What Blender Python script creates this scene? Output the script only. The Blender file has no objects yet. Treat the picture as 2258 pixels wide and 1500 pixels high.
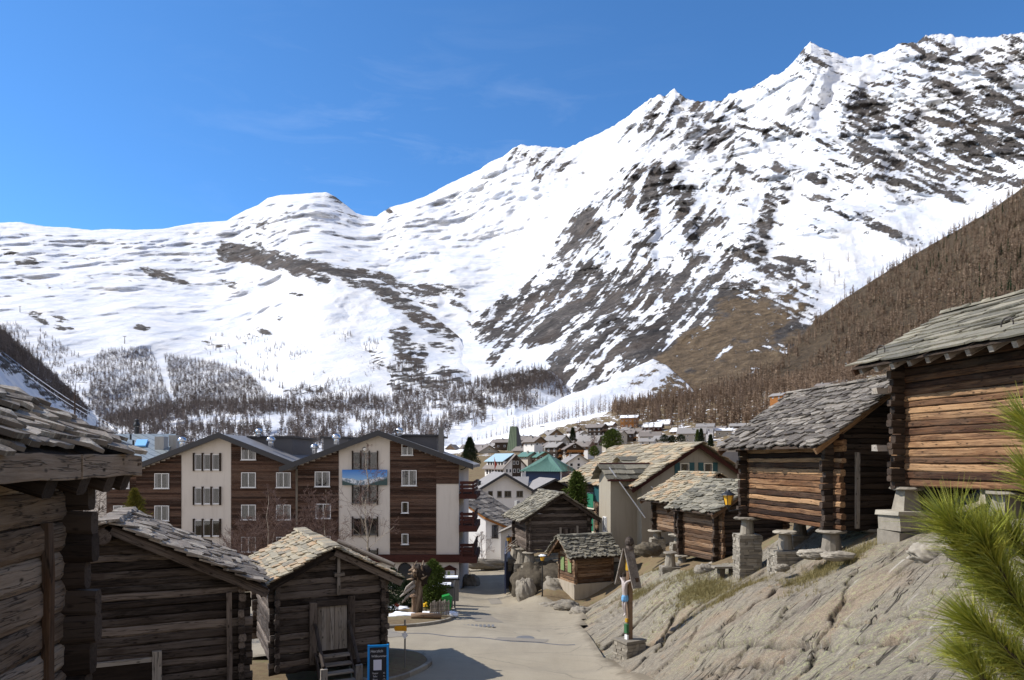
import bpy, math, random
import numpy as np
from mathutils import Vector, Matrix

S = bpy.context.scene
COL = S.collection
R = math.radians
F, UC, VH = 1550.0, 1129.0, 1015.0          # focal length, picture centre and horizon, in pixels of a 2258 px wide frame

def P(u, v, Y):
    return Vector(((u - UC) * Y / F, Y, (VH - v) * Y / F))

# ------------------------------------------------------------------ camera
cam_d = bpy.data.cameras.new("camera")
cam = bpy.data.objects.new("camera", cam_d)
COL.objects.link(cam)
cam.location = (0, 0, 0)
cam.rotation_euler = (R(90), 0, 0)
cam_d.sensor_width = 36
cam_d.lens = F / 2258 * 36
cam_d.shift_y = (VH - 750) / 2258
cam_d.clip_start = 0.05
cam_d.clip_end = 60000
cam_d.dof.use_dof = True
cam_d.dof.focus_distance = 60
cam_d.dof.aperture_fstop = 14.0
S.camera = cam

# ------------------------------------------------------------------ sun and sky
SUN_EL, SUN_AZ = R(43), R(-80)               # azimuth measured from the view direction, negative to the left
sd = Vector((math.sin(SUN_AZ) * math.cos(SUN_EL), math.cos(SUN_AZ) * math.cos(SUN_EL), math.sin(SUN_EL)))
sun_d = bpy.data.lights.new("sun", 'SUN')
sun_d.energy = 4.4
sun_d.angle = R(0.5)
sun_d.color = (1.0, 0.95, 0.87)
sun = bpy.data.objects.new("sun", sun_d)
COL.objects.link(sun)
sun.rotation_euler = sd.to_track_quat('Z', 'Y').to_euler()
sun.location = sd * 200

W = bpy.data.worlds.new("World")
S.world = W
W.use_nodes = True
wn = W.node_tree
for n in list(wn.nodes):
    wn.nodes.remove(n)

def nd(nt, t, ins=None, **props):
    n = nt.nodes.new(t)
    for k, v in props.items():
        setattr(n, k, v)
    for k, v in (ins or {}).items():
        s = n.inputs[k]
        if isinstance(v, bpy.types.NodeSocket):
            nt.links.new(v, s)
        else:
            s.default_value = v
    return n

def mixc(nt, f, a, b, blend='MIX'):
    n = nt.nodes.new('ShaderNodeMix')
    n.data_type = 'RGBA'
    n.blend_type = blend
    for i, v in ((0, f), (6, a), (7, b)):
        if isinstance(v, bpy.types.NodeSocket):
            nt.links.new(v, n.inputs[i])
        else:
            n.inputs[i].default_value = v if i == 0 else (tuple(v) + (1,) if len(v) == 3 else v)
    return n.outputs[2]

def mth(nt, op, a, b=0.5, c=0.5, clamp=False):
    n = nt.nodes.new('ShaderNodeMath')
    n.operation = op
    n.use_clamp = clamp
    for i, v in enumerate((a, b, c)):
        if isinstance(v, bpy.types.NodeSocket):
            nt.links.new(v, n.inputs[i])
        else:
            n.inputs[i].default_value = v
    return n.outputs[0]

def ramp(nt, f, stops, interp='LINEAR'):
    n = nt.nodes.new('ShaderNodeValToRGB')
    n.color_ramp.interpolation = interp
    e = n.color_ramp.elements
    while len(e) < len(stops):
        e.new(0.5)
    for q, (p, c) in zip(e, stops):
        q.position = p
        if not hasattr(c, '__len__'):
            c = (c, c, c)
        q.color = tuple(c) + (1,) if len(c) == 3 else c
    nt.links.new(f, n.inputs[0])
    return n.outputs[0]

def noise(nt, vec, scale, detail=4, rough=0.55, dist=0.0):
    n = nd(nt, 'ShaderNodeTexNoise', {'Scale': scale, 'Detail': detail, 'Roughness': rough, 'Distortion': dist})
    nt.links.new(vec, n.inputs['Vector'])
    return n.outputs['Fac']

def vmul(nt, vec, s):
    n = nd(nt, 'ShaderNodeVectorMath', operation='MULTIPLY')
    nt.links.new(vec, n.inputs[0])
    n.inputs[1].default_value = s
    return n.outputs[0]

sky = nd(wn, 'ShaderNodeTexSky', sky_type='NISHITA')
sky.sun_disc = False
sky.sun_elevation = SUN_EL
sky.sun_rotation = SUN_AZ
sky.altitude = 2600
sky.air_density = 1.0
sky.dust_density = 0.15
sky.ozone_density = 5.0
wtc = nd(wn, 'ShaderNodeTexCoord').outputs['Generated']
# very thin cirrus low over the ridge
sx = nd(wn, 'ShaderNodeSeparateXYZ', {0: wtc})
el = sx.outputs[2]
cv = nd(wn, 'ShaderNodeMapping', {'Vector': wtc, 'Scale': (3.0, 3.0, 14.0), 'Rotation': (0, R(-14), 0)}).outputs[0]
cn = noise(wn, cv, 2.0, 8, 0.62, 0.6)
cn = ramp(wn, cn, [(0.50, 0.0), (0.78, 1.0)])
band = ramp(wn, el, [(0.22, 0.0), (0.36, 1.0), (0.42, 1.0), (0.55, 0.0)])
side = ramp(wn, mth(wn, 'ADD', mth(wn, 'MULTIPLY', sx.outputs[0], 1.0), 0.5), [(0.05, 0.0), (0.30, 1.0), (0.50, 1.0), (0.75, 0.0)])
cf = mth(wn, 'MULTIPLY', mth(wn, 'MULTIPLY', cn, band), mth(wn, 'MULTIPLY', side, 0.09))
skyc = mixc(wn, 1.0, sky.outputs[0], (0.62, 0.98, 1.16), 'MULTIPLY')
skyc = mixc(wn, cf, skyc, (6.5, 7.0, 7.6))
# broken white cloud added to the unseen sky behind the camera, filling shaded walls
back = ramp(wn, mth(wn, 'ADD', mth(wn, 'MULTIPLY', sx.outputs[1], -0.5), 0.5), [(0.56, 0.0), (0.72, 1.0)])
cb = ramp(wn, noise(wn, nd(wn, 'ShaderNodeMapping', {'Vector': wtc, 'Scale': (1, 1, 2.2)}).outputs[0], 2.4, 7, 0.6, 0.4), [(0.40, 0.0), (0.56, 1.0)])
cb = mth(wn, 'MAXIMUM', cb, ramp(wn, el, [(0.16, 1.0), (0.34, 0.0)]))  # added cloud made solid near the horizon, for whiter window reflections
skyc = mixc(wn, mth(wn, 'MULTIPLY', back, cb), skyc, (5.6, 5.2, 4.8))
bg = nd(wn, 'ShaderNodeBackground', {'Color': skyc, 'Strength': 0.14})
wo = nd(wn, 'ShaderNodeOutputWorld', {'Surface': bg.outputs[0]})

S.view_settings.view_transform = 'Standard'
S.view_settings.look = 'None'
S.view_settings.exposure = 0.40
S.view_settings.gamma = 1.0
S.cycles.max_bounces = 5
S.cycles.diffuse_bounces = 3
S.cycles.glossy_bounces = 2
S.cycles.transmission_bounces = 2
S.cycles.transparent_max_bounces = 6
S.cycles.use_denoising = True
S.cycles.caustics_reflective = False
S.cycles.caustics_refractive = False

# ------------------------------------------------------------------ numpy noise
_rs = np.random.RandomState(7)
_perm = np.concatenate([_rs.permutation(512)] * 3)
_g2 = np.stack([np.cos(np.linspace(0, 2 * np.pi, 512, endpoint=False)), np.sin(np.linspace(0, 2 * np.pi, 512, endpoint=False))], 1)

def perlin(x, y, seed=0):
    x = np.asarray(x, float) + seed * 17.31
    y = np.asarray(y, float) + seed * 9.77
    xi = np.floor(x).astype(int); yi = np.floor(y).astype(int)
    xf = x - xi; yf = y - yi
    xi &= 511; yi &= 511
    u = xf * xf * xf * (xf * (xf * 6 - 15) + 10)
    v = yf * yf * yf * (yf * (yf * 6 - 15) + 10)
    def g(ix, iy, dx, dy):
        q = _g2[_perm[_perm[ix & 511] + (iy & 511)]]
        return q[..., 0] * dx + q[..., 1] * dy
    a = g(xi, yi, xf, yf); b = g(xi + 1, yi, xf - 1, yf)
    c = g(xi, yi + 1, xf, yf - 1); d = g(xi + 1, yi + 1, xf - 1, yf - 1)
    return (a + u * (b - a)) * (1 - v) + (c + u * (d - c)) * v

def fbm(x, y, oct=5, gain=0.5, lac=2.0, seed=0):
    s = 0; a = 1.0
    for i in range(oct):
        s = s + a * perlin(x * lac ** i, y * lac ** i, seed + i)
        a *= gain
    return s

def ridged(x, y, oct=5, gain=0.5, lac=2.0, seed=0):
    s = 0; a = 1.0; w = 1.0
    for i in range(oct):
        n = 1 - 2 * np.abs(perlin(x * lac ** i, y * lac ** i, seed + i))
        n = n * np.abs(n)
        s = s + a * n * w
        w = np.clip(n * 1.3 + 0.25, 0.15, 1)
        a *= gain
    return s

def tps(pts, vals, smooth=0.0):
    pts = np.asarray(pts, float); vals = np.asarray(vals, float)
    n = len(pts)
    def k(r2):
        return np.where(r2 > 1e-12, 0.5 * r2 * np.log(np.maximum(r2, 1e-12)), 0)
    d2 = ((pts[:, None] - pts[None]) ** 2).sum(-1)
    A = np.zeros((n + 3, n + 3))
    A[:n, :n] = k(d2) + smooth * np.eye(n)
    A[:n, n] = 1; A[:n, n + 1:] = pts
    A[n, :n] = 1; A[n + 1:, :n] = pts.T
    w = np.linalg.solve(A, np.concatenate([vals, [0, 0, 0]]))
    def f(x, y):
        x = np.asarray(x, float); y = np.asarray(y, float)
        sh = x.shape
        q = np.stack([x.ravel(), y.ravel()], 1)
        out = np.empty(len(q))
        for i in range(0, len(q), 20000):
            c = q[i:i + 20000]
            r2 = ((c[:, None] - pts[None]) ** 2).sum(-1)
            out[i:i + 20000] = k(r2) @ w[:n] + w[n] + c @ w[n + 1:]
        return out.reshape(sh)
    return f

def inpoly(x, y, poly):
    x = np.asarray(x, float); y = np.asarray(y, float)
    c = np.zeros(x.shape, bool)
    n = len(poly)
    for i in range(n):
        x0, y0 = poly[i]; x1, y1 = poly[(i + 1) % n]
        if y0 == y1:
            continue
        hit = ((y0 > y) != (y1 > y)) & (x < (x1 - x0) * (y - y0) / (y1 - y0) + x0)
        c ^= hit
    return c

def polydist(x, y, poly, closed=True):
    x = np.asarray(x, float); y = np.asarray(y, float)
    d = np.full(x.shape, 1e18)
    n = len(poly)
    for i in range(n if closed else n - 1):
        x0, y0 = poly[i]; x1, y1 = poly[(i + 1) % n]
        dx, dy = x1 - x0, y1 - y0
        t = np.clip(((x - x0) * dx + (y - y0) * dy) / (dx * dx + dy * dy + 1e-12), 0, 1)
        d = np.minimum(d, (x - x0 - t * dx) ** 2 + (y - y0 - t * dy) ** 2)
    return np.sqrt(d)

def sstep(a, b, x):
    t = np.clip((x - a) / (b - a), 0, 1)
    return t * t * (3 - 2 * t)
# ------------------------------------------------------------------ scene helpers
def thing(name, label, cat, loc=(0, 0, 0), rz=0.0, group=None):
    o = bpy.data.objects.new(name, None)
    COL.objects.link(o)
    o.empty_display_size = 0.3
    o.location = loc
    o.rotation_euler = (0, 0, rz)
    o["label"] = label
    o["category"] = cat
    if group:
        o["group"] = group
    return o

def tag(o, label=None, cat=None, group=None, kind=None):
    if label: o["label"] = label
    if cat: o["category"] = cat
    if group: o["group"] = group
    if kind: o["kind"] = kind
    return o

def copy_tree(root, loc=None, rz=None, scale=None, label=None, group=None):
    r = root.copy()
    COL.objects.link(r)
    for ch in root.children:
        c = ch.copy(); COL.objects.link(c); c.parent = r
        for g in ch.children:
            d = g.copy(); COL.objects.link(d); d.parent = c
    if loc is not None: r.location = loc
    if rz is not None: r.rotation_euler = (0, 0, rz)
    if scale is not None: r.scale = (scale, scale, scale) if not hasattr(scale, '__len__') else scale
    if label: r["label"] = label
    if group: r["group"] = group
    return r

class MB:
    """collects boxes, logs, slabs and tubes; build() links them as one mesh object"""
    def __init__(self, seed=0):
        self.v = []; self.f = []; self.r = []; self.g = []; self.m = []
        self.rng = random.Random(seed)

    def add(self, vs, fs, rnd=None, gr=None, mi=0):
        o = len(self.v)
        if rnd is None: rnd = self.rng.random()
        self.v.extend([tuple(p) for p in vs])
        self.r.extend([rnd] * len(vs))
        self.g.extend([tuple(q) for q in gr] if gr is not None else [tuple(p) for p in vs])
        self.f.extend([tuple(i + o for i in q) for q in fs])
        self.m.extend([mi] * len(fs))

    HF = [(0, 3, 2, 1), (4, 5, 6, 7), (0, 1, 5, 4), (1, 2, 6, 5), (2, 3, 7, 6), (3, 0, 4, 7)]

    def hexa(self, p, rnd=None, mi=0, gr=None):
        self.add(p, self.HF, rnd, gr, mi)

    def box(self, x0, x1, y0, y1, z0, z1, mi=0, j=0.0, rnd=None, ax=0):
        q = self.rng
        p = [(x0, y0, z0), (x1, y0, z0), (x1, y1, z0), (x0, y1, z0), (x0, y0, z1), (x1, y0, z1), (x1, y1, z1), (x0, y1, z1)]
        if j:
            p = [tuple(c + q.uniform(-j, j) for c in a) for a in p]
        gr = None
        if ax:
            gr = [(a[ax], a[(ax + 1) % 3], a[(ax + 2) % 3]) for a in p]
        self.hexa(p, rnd, mi, gr)

    def beam(self, p0, p1, w, h, up=(0, 0, 1), cham=0.18, nseg=1, wob=0.0, mi=0, rnd=None, taper=0.0):
        p0 = Vector(p0); p1 = Vector(p1)
        d = p1 - p0; L = d.length; d.normalize()
        up = Vector(up)
        s = d.cross(up)
        if s.length < 1e-4:
            s = d.cross(Vector((1, 0, 0)))
        s.normalize()
        up = s.cross(d)
        c = cham
        prof = [(-1 + c, -1), (1 - c, -1), (1, -1 + c), (1, 1 - c), (1 - c, 1), (-1 + c, 1), (-1, 1 - c), (-1, -1 + c)] if c else [(-1, -1), (1, -1), (1, 1), (-1, 1)]
        n = len(prof); q = self.rng
        vs = []; gr = []
        off = q.uniform(0, 50)
        for k in range(nseg + 1):
            t = k / nseg
            wx = q.uniform(-wob, wob); wz = q.uniform(-wob, wob)
            tw = 1 - taper * t
            for a, b in prof:
                vs.append(p0 + d * (L * t) + s * (a * w * 0.5 * tw + wx) + up * (b * h * 0.5 * tw + wz))
                gr.append((off + L * t, a * w * 0.5 + off * 0.37, b * h * 0.5 + off * 0.71))
        fs = []
        for k in range(nseg):
            for i in range(n):
                j = (i + 1) % n
                fs.append((k * n + i, k * n + j, (k + 1) * n + j, (k + 1) * n + i))
        fs.append(tuple(range(n - 1, -1, -1)))
        fs.append(tuple(nseg * n + i for i in range(n)))
        self.add(vs, fs, rnd, gr, mi)

    def tube(self, pts, rads, n=6, mi=0, rnd=None, cap=True):
        pts = [Vector(p) for p in pts]
        if not hasattr(rads, '__len__'): rads = [rads] * len(pts)
        vs = []; gr = []; L = 0
        off = self.rng.uniform(0, 30)
        for k, p in enumerate(pts):
            a = pts[max(k - 1, 0)]; b = pts[min(k + 1, len(pts) - 1)]
            d = (b - a)
            if d.length < 1e-9: d = Vector((0, 0, 1))
            d.normalize()
            x = d.cross(Vector((0, 0, 1)))
            if x.length < 0.05: x = d.cross(Vector((1, 0, 0)))
            x.normalize(); y = d.cross(x)
            if k: L += (p - pts[k - 1]).length
            for i in range(n):
                t = 2 * math.pi * i / n
                vs.append(p + (x * math.cos(t) + y * math.sin(t)) * rads[k])
                gr.append((off + L, math.cos(t) * rads[k], math.sin(t) * rads[k]))
        fs = []
        for k in range(len(pts) - 1):
            for i in range(n):
                j = (i + 1) % n
                fs.append((k * n + i, k * n + j, (k + 1) * n + j, (k + 1) * n + i))
        if cap:
            fs.append(tuple(range(n - 1, -1, -1)))
            fs.append(tuple((len(pts) - 1) * n + i for i in range(n)))
        self.add(vs, fs, rnd, gr, mi)

    def lathe(self, c, prof, n=16, mi=0, j=0.0, rnd=None, sq=0.0):
        """prof: list of (radius, z) from bottom to top"""
        q = self.rng
        vs = []
        for r, z in prof:
            for i in range(n):
                t = 2 * math.pi * i / n
                k = 1 + q.uniform(-j, j)
                vs.append((c[0] + math.cos(t) * r * k, c[1] + math.sin(t) * r * k, c[2] + z + q.uniform(-j, j) * 0.12))
        fs = []
        for k in range(len(prof) - 1):
            for i in range(n):
                jx = (i + 1) % n
                fs.append((k * n + i, k * n + jx, (k + 1) * n + jx, (k + 1) * n + i))
        fs.append(tuple(range(n - 1, -1, -1)))
        fs.append(tuple((len(prof) - 1) * n + i for i in range(n)))
        self.add(vs, fs, rnd, None, mi)

    def prism(self, poly, d, mi=0, rnd=None):
        """poly: list of 3-D points, extruded by vector d"""
        n = len(poly); d = Vector(d)
        a = [Vector(p) for p in poly]
        vs = a + [p + d for p in a]
        fs = [tuple(range(n - 1, -1, -1)), tuple(range(n, 2 * n))]
        for i in range(n):
            j = (i + 1) % n
            fs.append((i, j, n + j, n + i))
        self.add(vs, fs, rnd, None, mi)

    def slates(self, A, B, C, D, rows, wmin, wmax, th=0.05, over=1.55, jit=0.25, mi=0, lift=0.0):
        """slabs laid in courses from the eave A-B up to the ridge D-C"""
        A, B, C, D = map(Vector, (A, B, C, D))
        nrm = (B - A).cross(D - A).normalized()
        if nrm.z < 0: nrm = -nrm
        q = self.rng
        Ls = ((B - A).length + (C - D).length) / 2
        Lt = ((D - A).length + (C - B).length) / 2
        dt = 1.0 / rows
        def pt(s, t):
            return (A * (1 - s) + B * s) * (1 - t) + (D * (1 - s) + C * s) * t
        for r in range(rows):
            s = -q.uniform(0.0, 0.03) - 0.01
            row_j = q.uniform(-0.12, 0.12) * dt
            while s < 1.0:
                w = q.uniform(wmin, wmax) / Ls
                s0, s1 = s, min(s + w, 1.012)
                if 1.012 - s1 < 0.35 * w: s1 = 1.012 + q.uniform(0, 0.012)
                g = 0.012 / Ls
                t0 = r * dt + q.uniform(-jit, jit) * dt * 0.5 + row_j - 0.01
                t1 = min(r * dt + over * dt, 1.0)
                k = q.uniform(0.8, 1.25) * th
                lo = lift + th * 1.25 + q.uniform(-0.3, 0.9) * th * (0.6 + jit)
                hi = lift + 0.0 + q.uniform(0, 0.3) * th
                m = (s0 + s1) / 2 + q.uniform(-0.2, 0.2) * w
                j = lambda a: q.uniform(-a, a)
                sk = j(.22) * jit * dt
                nl = 4
                ring = []
                for kx in range(nl):
                    f_ = kx / (nl - 1)
                    ring.append((s0 + g + (s1 - s0 - 2 * g) * f_ + j(.04) * w, t0 + sk * (f_ - .5) * 2 + j(jit) * dt * .45 + (jit * dt * .35 if kx in (0, nl - 1) else 0), lo + j(.35) * th))
                ring += [(s1 - g * .6, t1, hi), (s0 + g * .6, t1, hi)]
                top = [pt(a, b) + nrm * (c + k) for a, b, c in ring]
                bot = [pt(a, b) + nrm * c for a, b, c in ring]
                off = q.uniform(0, 40)
                gr = [(a * Ls + off, b * Lt + off, c) for a, b, c in ring]
                n = len(ring)
                fs = [tuple(range(n)), tuple(range(2 * n - 1, n - 1, -1))]
                for i in range(n):
                    jx = (i + 1) % n
                    fs.append((i, n + i, n + jx, jx))
                self.add(top + bot, fs, None, gr + gr, mi)
                s = s1
    def build(self, name, mats, parent=None, smooth=False, loc=None):
        me = bpy.data.meshes.new(name)
        me.from_pydata(self.v, [], self.f)
        if not isinstance(mats, (list, tuple)): mats = [mats]
        for m in mats: me.materials.append(m)
        a = me.attributes.new('rnd', 'FLOAT', 'POINT')
        a.data.foreach_set('value', np.array(self.r, np.float32))
        a = me.attributes.new('gr', 'FLOAT_VECTOR', 'POINT')
        a.data.foreach_set('vector', np.array(self.g, np.float32).ravel())
        if any(self.m):
            me.polygons.foreach_set('material_index', np.array(self.m, np.int32))
        if smooth:
            me.polygons.foreach_set('use_smooth', np.ones(len(self.f), bool))
        me.update()
        o = bpy.data.objects.new(name, me)
        COL.objects.link(o)
        if parent is not None: o.parent = parent
        if loc is not None: o.location = loc
        return o

def np_mesh(name, V, Fq, mats, attrs=None, parent=None, smooth=True, mi=None, tri=False):
    me = bpy.data.meshes.new(name)
    V = np.asarray(V, np.float32); Fq = np.asarray(Fq, np.int32)
    k = Fq.shape[1]
    me.vertices.add(len(V)); me.vertices.foreach_set('co', V.ravel())
    me.loops.add(Fq.size); me.loops.foreach_set('vertex_index', Fq.ravel())
    me.polygons.add(len(Fq))
    me.polygons.foreach_set('loop_start', np.arange(0, Fq.size, k, dtype=np.int32))
    if not isinstance(mats, (list, tuple)): mats = [mats]
    for m in mats: me.materials.append(m)
    if mi is not None: me.polygons.foreach_set('material_index', np.asarray(mi, np.int32))
    me.polygons.foreach_set('use_smooth', np.full(len(Fq), smooth))
    for kx, val in (attrs or {}).items():
        val = np.asarray(val, np.float32)
        a = me.attributes.new(kx, 'FLOAT_VECTOR' if val.ndim == 2 else 'FLOAT', 'POINT')
        a.data.foreach_set('vector' if val.ndim == 2 else 'value', val.ravel())
    me.update(calc_edges=True); me.validate()
    o = bpy.data.objects.new(name, me)
    COL.objects.link(o)
    if parent is not None: o.parent = parent
    return o

def grid_faces(nu, nv, keep=None):
    i = np.arange(nu - 1)[:, None]; j = np.arange(nv - 1)[None]
    a = i * nv + j
    fq = np.stack([a, a + nv, a + nv + 1, a + 1], -1).reshape(-1, 4)
    if keep is not None: fq = fq[keep.ravel()]
    return fq

def boulder_mesh(mb, c, s, seed=0, n=14, amp=0.22, flat=0.0, mi=0, freq=1.3):
    rs = np.random.RandomState(seed)
    th = np.linspace(0.02, np.pi - 0.02, n); ph = np.linspace(0, 2 * np.pi, 2 * n, endpoint=False)
    T, Q = np.meshgrid(th, ph, indexing='ij')
    d = np.stack([np.sin(T) * np.cos(Q), np.sin(T) * np.sin(Q), np.cos(T)], -1)
    o = rs.rand(3) * 30
    k = 1 + amp * (fbm(d[..., 0] * freq + o[0] + d[..., 2] * .7, d[..., 1] * freq + o[1] - d[..., 2] * .7, 5, .62, seed=seed % 9) * 1.5 + ridged(d[..., 2] * 2.6 + d[..., 0] * .6 + o[2], d[..., 1] * .9 + o[0], 4, .6, seed=seed % 7) * .28)
    # squarish, broken faces
    e = np.abs(d) ** 3.0
    sqz = 1.0 / np.power(e.sum(-1), 1 / 3.0)
    k = k * (0.55 + 0.45 * sqz)
    V = d * k[..., None] * np.array(s) + np.array(c)
    nn = 2 * n
    fs = []
    for i in range(n - 1):
        for j in range(nn):
            jx = (j + 1) % nn
            fs.append((i * nn + j, (i + 1) * nn + j, (i + 1) * nn + jx, i * nn + jx))
    fs.append(tuple(range(nn))); fs.append(tuple((n - 1) * nn + j for j in range(nn - 1, -1, -1)))
    mb.add([tuple(p) for p in V.reshape(-1, 3)], fs, rs.rand(), None, mi)

def drystone(mb, x0, x1, y0, y1, z0, z1, lh=0.12, wl=0.4, mi=0, jit=0.03, taper=0.0):
    z = z0; q = mb.rng
    core = 0.06
    mb.box(x0 + core, x1 - core, y0 + core, y1 - core, z0, z1 - 0.02, mi, rnd=0.15)
    while z < z1 - 0.02:
        h = min(q.uniform(lh * .6, lh * 1.4), z1 - z)
        k = taper * (z - z0)
        X0, X1, Y0, Y1 = x0 + k, x1 - k, y0 + k, y1 - k
        for side in range(4):
            a0, a1 = (X0, X1) if side < 2 else (Y0, Y1)
            a = a0
            while a < a1 - 0.02:
                w = min(q.uniform(wl * .5, wl * 1.4), a1 - a)
                if a1 - a - w < wl * .3: w = a1 - a
                dp = q.uniform(0.12, 0.24); o = q.uniform(-jit, jit)
                if side == 0: b = (a, a + w - .012, Y0 + o, Y0 + dp)
                elif side == 1: b = (a, a + w - .012, Y1 - dp, Y1 + o)
                elif side == 2: b = (X0 + o, X0 + dp, a, a + w - .012)
                else: b = (X1 - dp, X1 + o, a, a + w - .012)
                mb.box(b[0], b[1], b[2], b[3], z, z + h - .012, mi, j=min(.02, h * .12))
                a += w
        z += h
# ------------------------------------------------------------------ materials
def newmat(name, rough=0.8, spec=0.3):
    m = bpy.data.materials.new(name)
    m.use_nodes = True
    nt = m.node_tree
    b = nt.nodes['Principled BSDF']
    b.inputs['Roughness'].default_value = rough
    b.inputs['Specular IOR Level'].default_value = spec
    return m, nt, b

def attr(nt, name):
    return nd(nt, 'ShaderNodeAttribute', attribute_name=name)

def bump(nt, b, h, strength=0.4, dist=0.02, prev=None):
    n = nd(nt, 'ShaderNodeBump', {'Strength': strength, 'Distance': dist, 'Height': h})
    if prev is not None: nt.links.new(prev, n.inputs['Normal'])
    nt.links.new(n.outputs[0], b.inputs['Normal'])
    return n.outputs[0]

def wood(name, stops, grey=(0.12, 0.11, 0.10), greyamt=0.4, fine=1.0, bstr=0.6, rndamt=0.5, knots=True, bdist=0.012):
    m, nt, b = newmat(name, 0.82, 0.15)
    g = attr(nt, 'gr').outputs['Vector']
    rnd = attr(nt, 'rnd').outputs['Fac']
    fib = noise(nt, vmul(nt, g, (1.1 * fine, 16 * fine, 16 * fine)), 1.0, 7, 0.70, 0.08)
    big = noise(nt, vmul(nt, g, (0.55, 3.0, 3.0)), 1.0, 5, 0.65, 0.2)
    f = mth(nt, 'ADD', mth(nt, 'MULTIPLY', fib, 0.62), mth(nt, 'MULTIPLY', big, 0.5))
    f = mth(nt, 'ADD', f, mth(nt, 'MULTIPLY', mth(nt, 'SUBTRACT', rnd, 0.5), rndamt))
    c = ramp(nt, f, stops)
    # weathered grey patches
    wn_ = noise(nt, vmul(nt, g, (0.45, 1.6, 1.6)), 1.0, 5, 0.65, 1.0)
    wn_ = ramp(nt, mth(nt, 'ADD', wn_, mth(nt, 'MULTIPLY', rnd, 0.16)), [(0.50, 0.0), (0.72, 1.0)])
    c = mixc(nt, mth(nt, 'MULTIPLY', wn_, greyamt), c, grey)
    h = mth(nt, 'ADD', fib, mth(nt, 'MULTIPLY', big, 0.5))
    # long drying cracks along the grain
    ck = noise(nt, vmul(nt, g, (0.55 * fine, 9 * fine, 9 * fine)), 1.0, 3, 0.5, 0.0)
    ck = mth(nt, 'ABSOLUTE', mth(nt, 'SUBTRACT', ck, 0.5))
    ck = ramp(nt, ck, [(0.0, 1.0), (0.018, 0.0)])
    c = mixc(nt, mth(nt, 'MULTIPLY', ck, 0.75), c, (0.010, 0.008, 0.007))
    h = mth(nt, 'SUBTRACT', h, mth(nt, 'MULTIPLY', ck, 0.8))
    if knots:
        kn = nd(nt, 'ShaderNodeTexVoronoi', {'Vector': vmul(nt, g, (3.0, 6.0, 6.0)), 'Scale': 1.0, 'Randomness': 1.0}).outputs['Distance']
        kn = ramp(nt, kn, [(0.06, 1.0), (0.17, 0.0)])
        c = mixc(nt, mth(nt, 'MULTIPLY', kn, 0.85), c, (0.016, 0.011, 0.008))
    nt.links.new(c, b.inputs['Base Color'])
    bump(nt, b, h, bstr, bdist)
    return m

M = {}
M['wood_warm'] = wood('weathered_warm_wood', [(0.28, (0.020, 0.011, 0.008)), (0.47, (0.066, 0.032, 0.018)), (0.65, (0.155, 0.076, 0.037)), (0.86, (0.43, 0.255, 0.13))], (0.16, 0.115, 0.08), 0.30, 1.35, 1.0, 0.62)
M['wood_brown'] = wood('weathered_brown_wood', [(0.22, (0.035, 0.020, 0.013)), (0.45, (0.10, 0.055, 0.030)), (0.65, (0.20, 0.115, 0.062)), (0.85, (0.32, 0.20, 0.115))], (0.19, 0.155, 0.125), 0.5)
M['wood_grey'] = wood('weathered_grey_wood',  [(0.25, (0.018, 0.0135, 0.0115)), (0.48, (0.052, 0.039, 0.032)), (0.68, (0.108, 0.084, 0.069)), (0.88, (0.225, 0.182, 0.152))], (0.155, 0.13, 0.115), 0.45, 1.5, 1.0, 0.6)
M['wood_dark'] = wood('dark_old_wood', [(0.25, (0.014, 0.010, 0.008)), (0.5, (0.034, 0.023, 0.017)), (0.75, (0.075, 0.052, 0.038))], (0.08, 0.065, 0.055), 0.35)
M['wood_near'] = wood('old_barn_wood', [(0.24, (0.055, 0.034, 0.022)), (0.46, (0.165, 0.110, 0.070)), (0.66, (0.30, 0.215, 0.145)), (0.86, (0.46, 0.36, 0.26))], (0.32, 0.26, 0.20), 0.35, 1.7, 1.0, 0.40)
M['wood_pale'] = wood('pale_grey_wood', [(0.25, (0.11, 0.09, 0.075)), (0.55, (0.26, 0.22, 0.18)), (0.85, (0.42, 0.37, 0.31))], (0.34, 0.32, 0.30), 0.5, 1.0, 0.5, 0.3)
M['wood_clad'] = wood('brown_hotel_boarding', [(0.25, (0.030, 0.016, 0.011)), (0.5, (0.075, 0.040, 0.028)), (0.8, (0.145, 0.084, 0.058))], (0.10, 0.08, 0.07), 0.3, 1.0, 0.5, 0.6, False)
M['wood_red'] = wood('red_brown_stained_wood', [(0.25, (0.040, 0.014, 0.012)), (0.6, (0.075, 0.027, 0.022)), (0.9, (0.11, 0.042, 0.034))], (0.10, 0.05, 0.04), 0.15, 1.0, 0.3, 0.3, False)
M['wood_orange'] = wood('new_orange_wood', [(0.25, (0.22, 0.085, 0.025)), (0.6, (0.40, 0.17, 0.05)), (0.9, (0.50, 0.25, 0.09))], (0.3, 0.17, 0.08), 0.2, 1.0, 0.3, 0.3, False)

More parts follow.
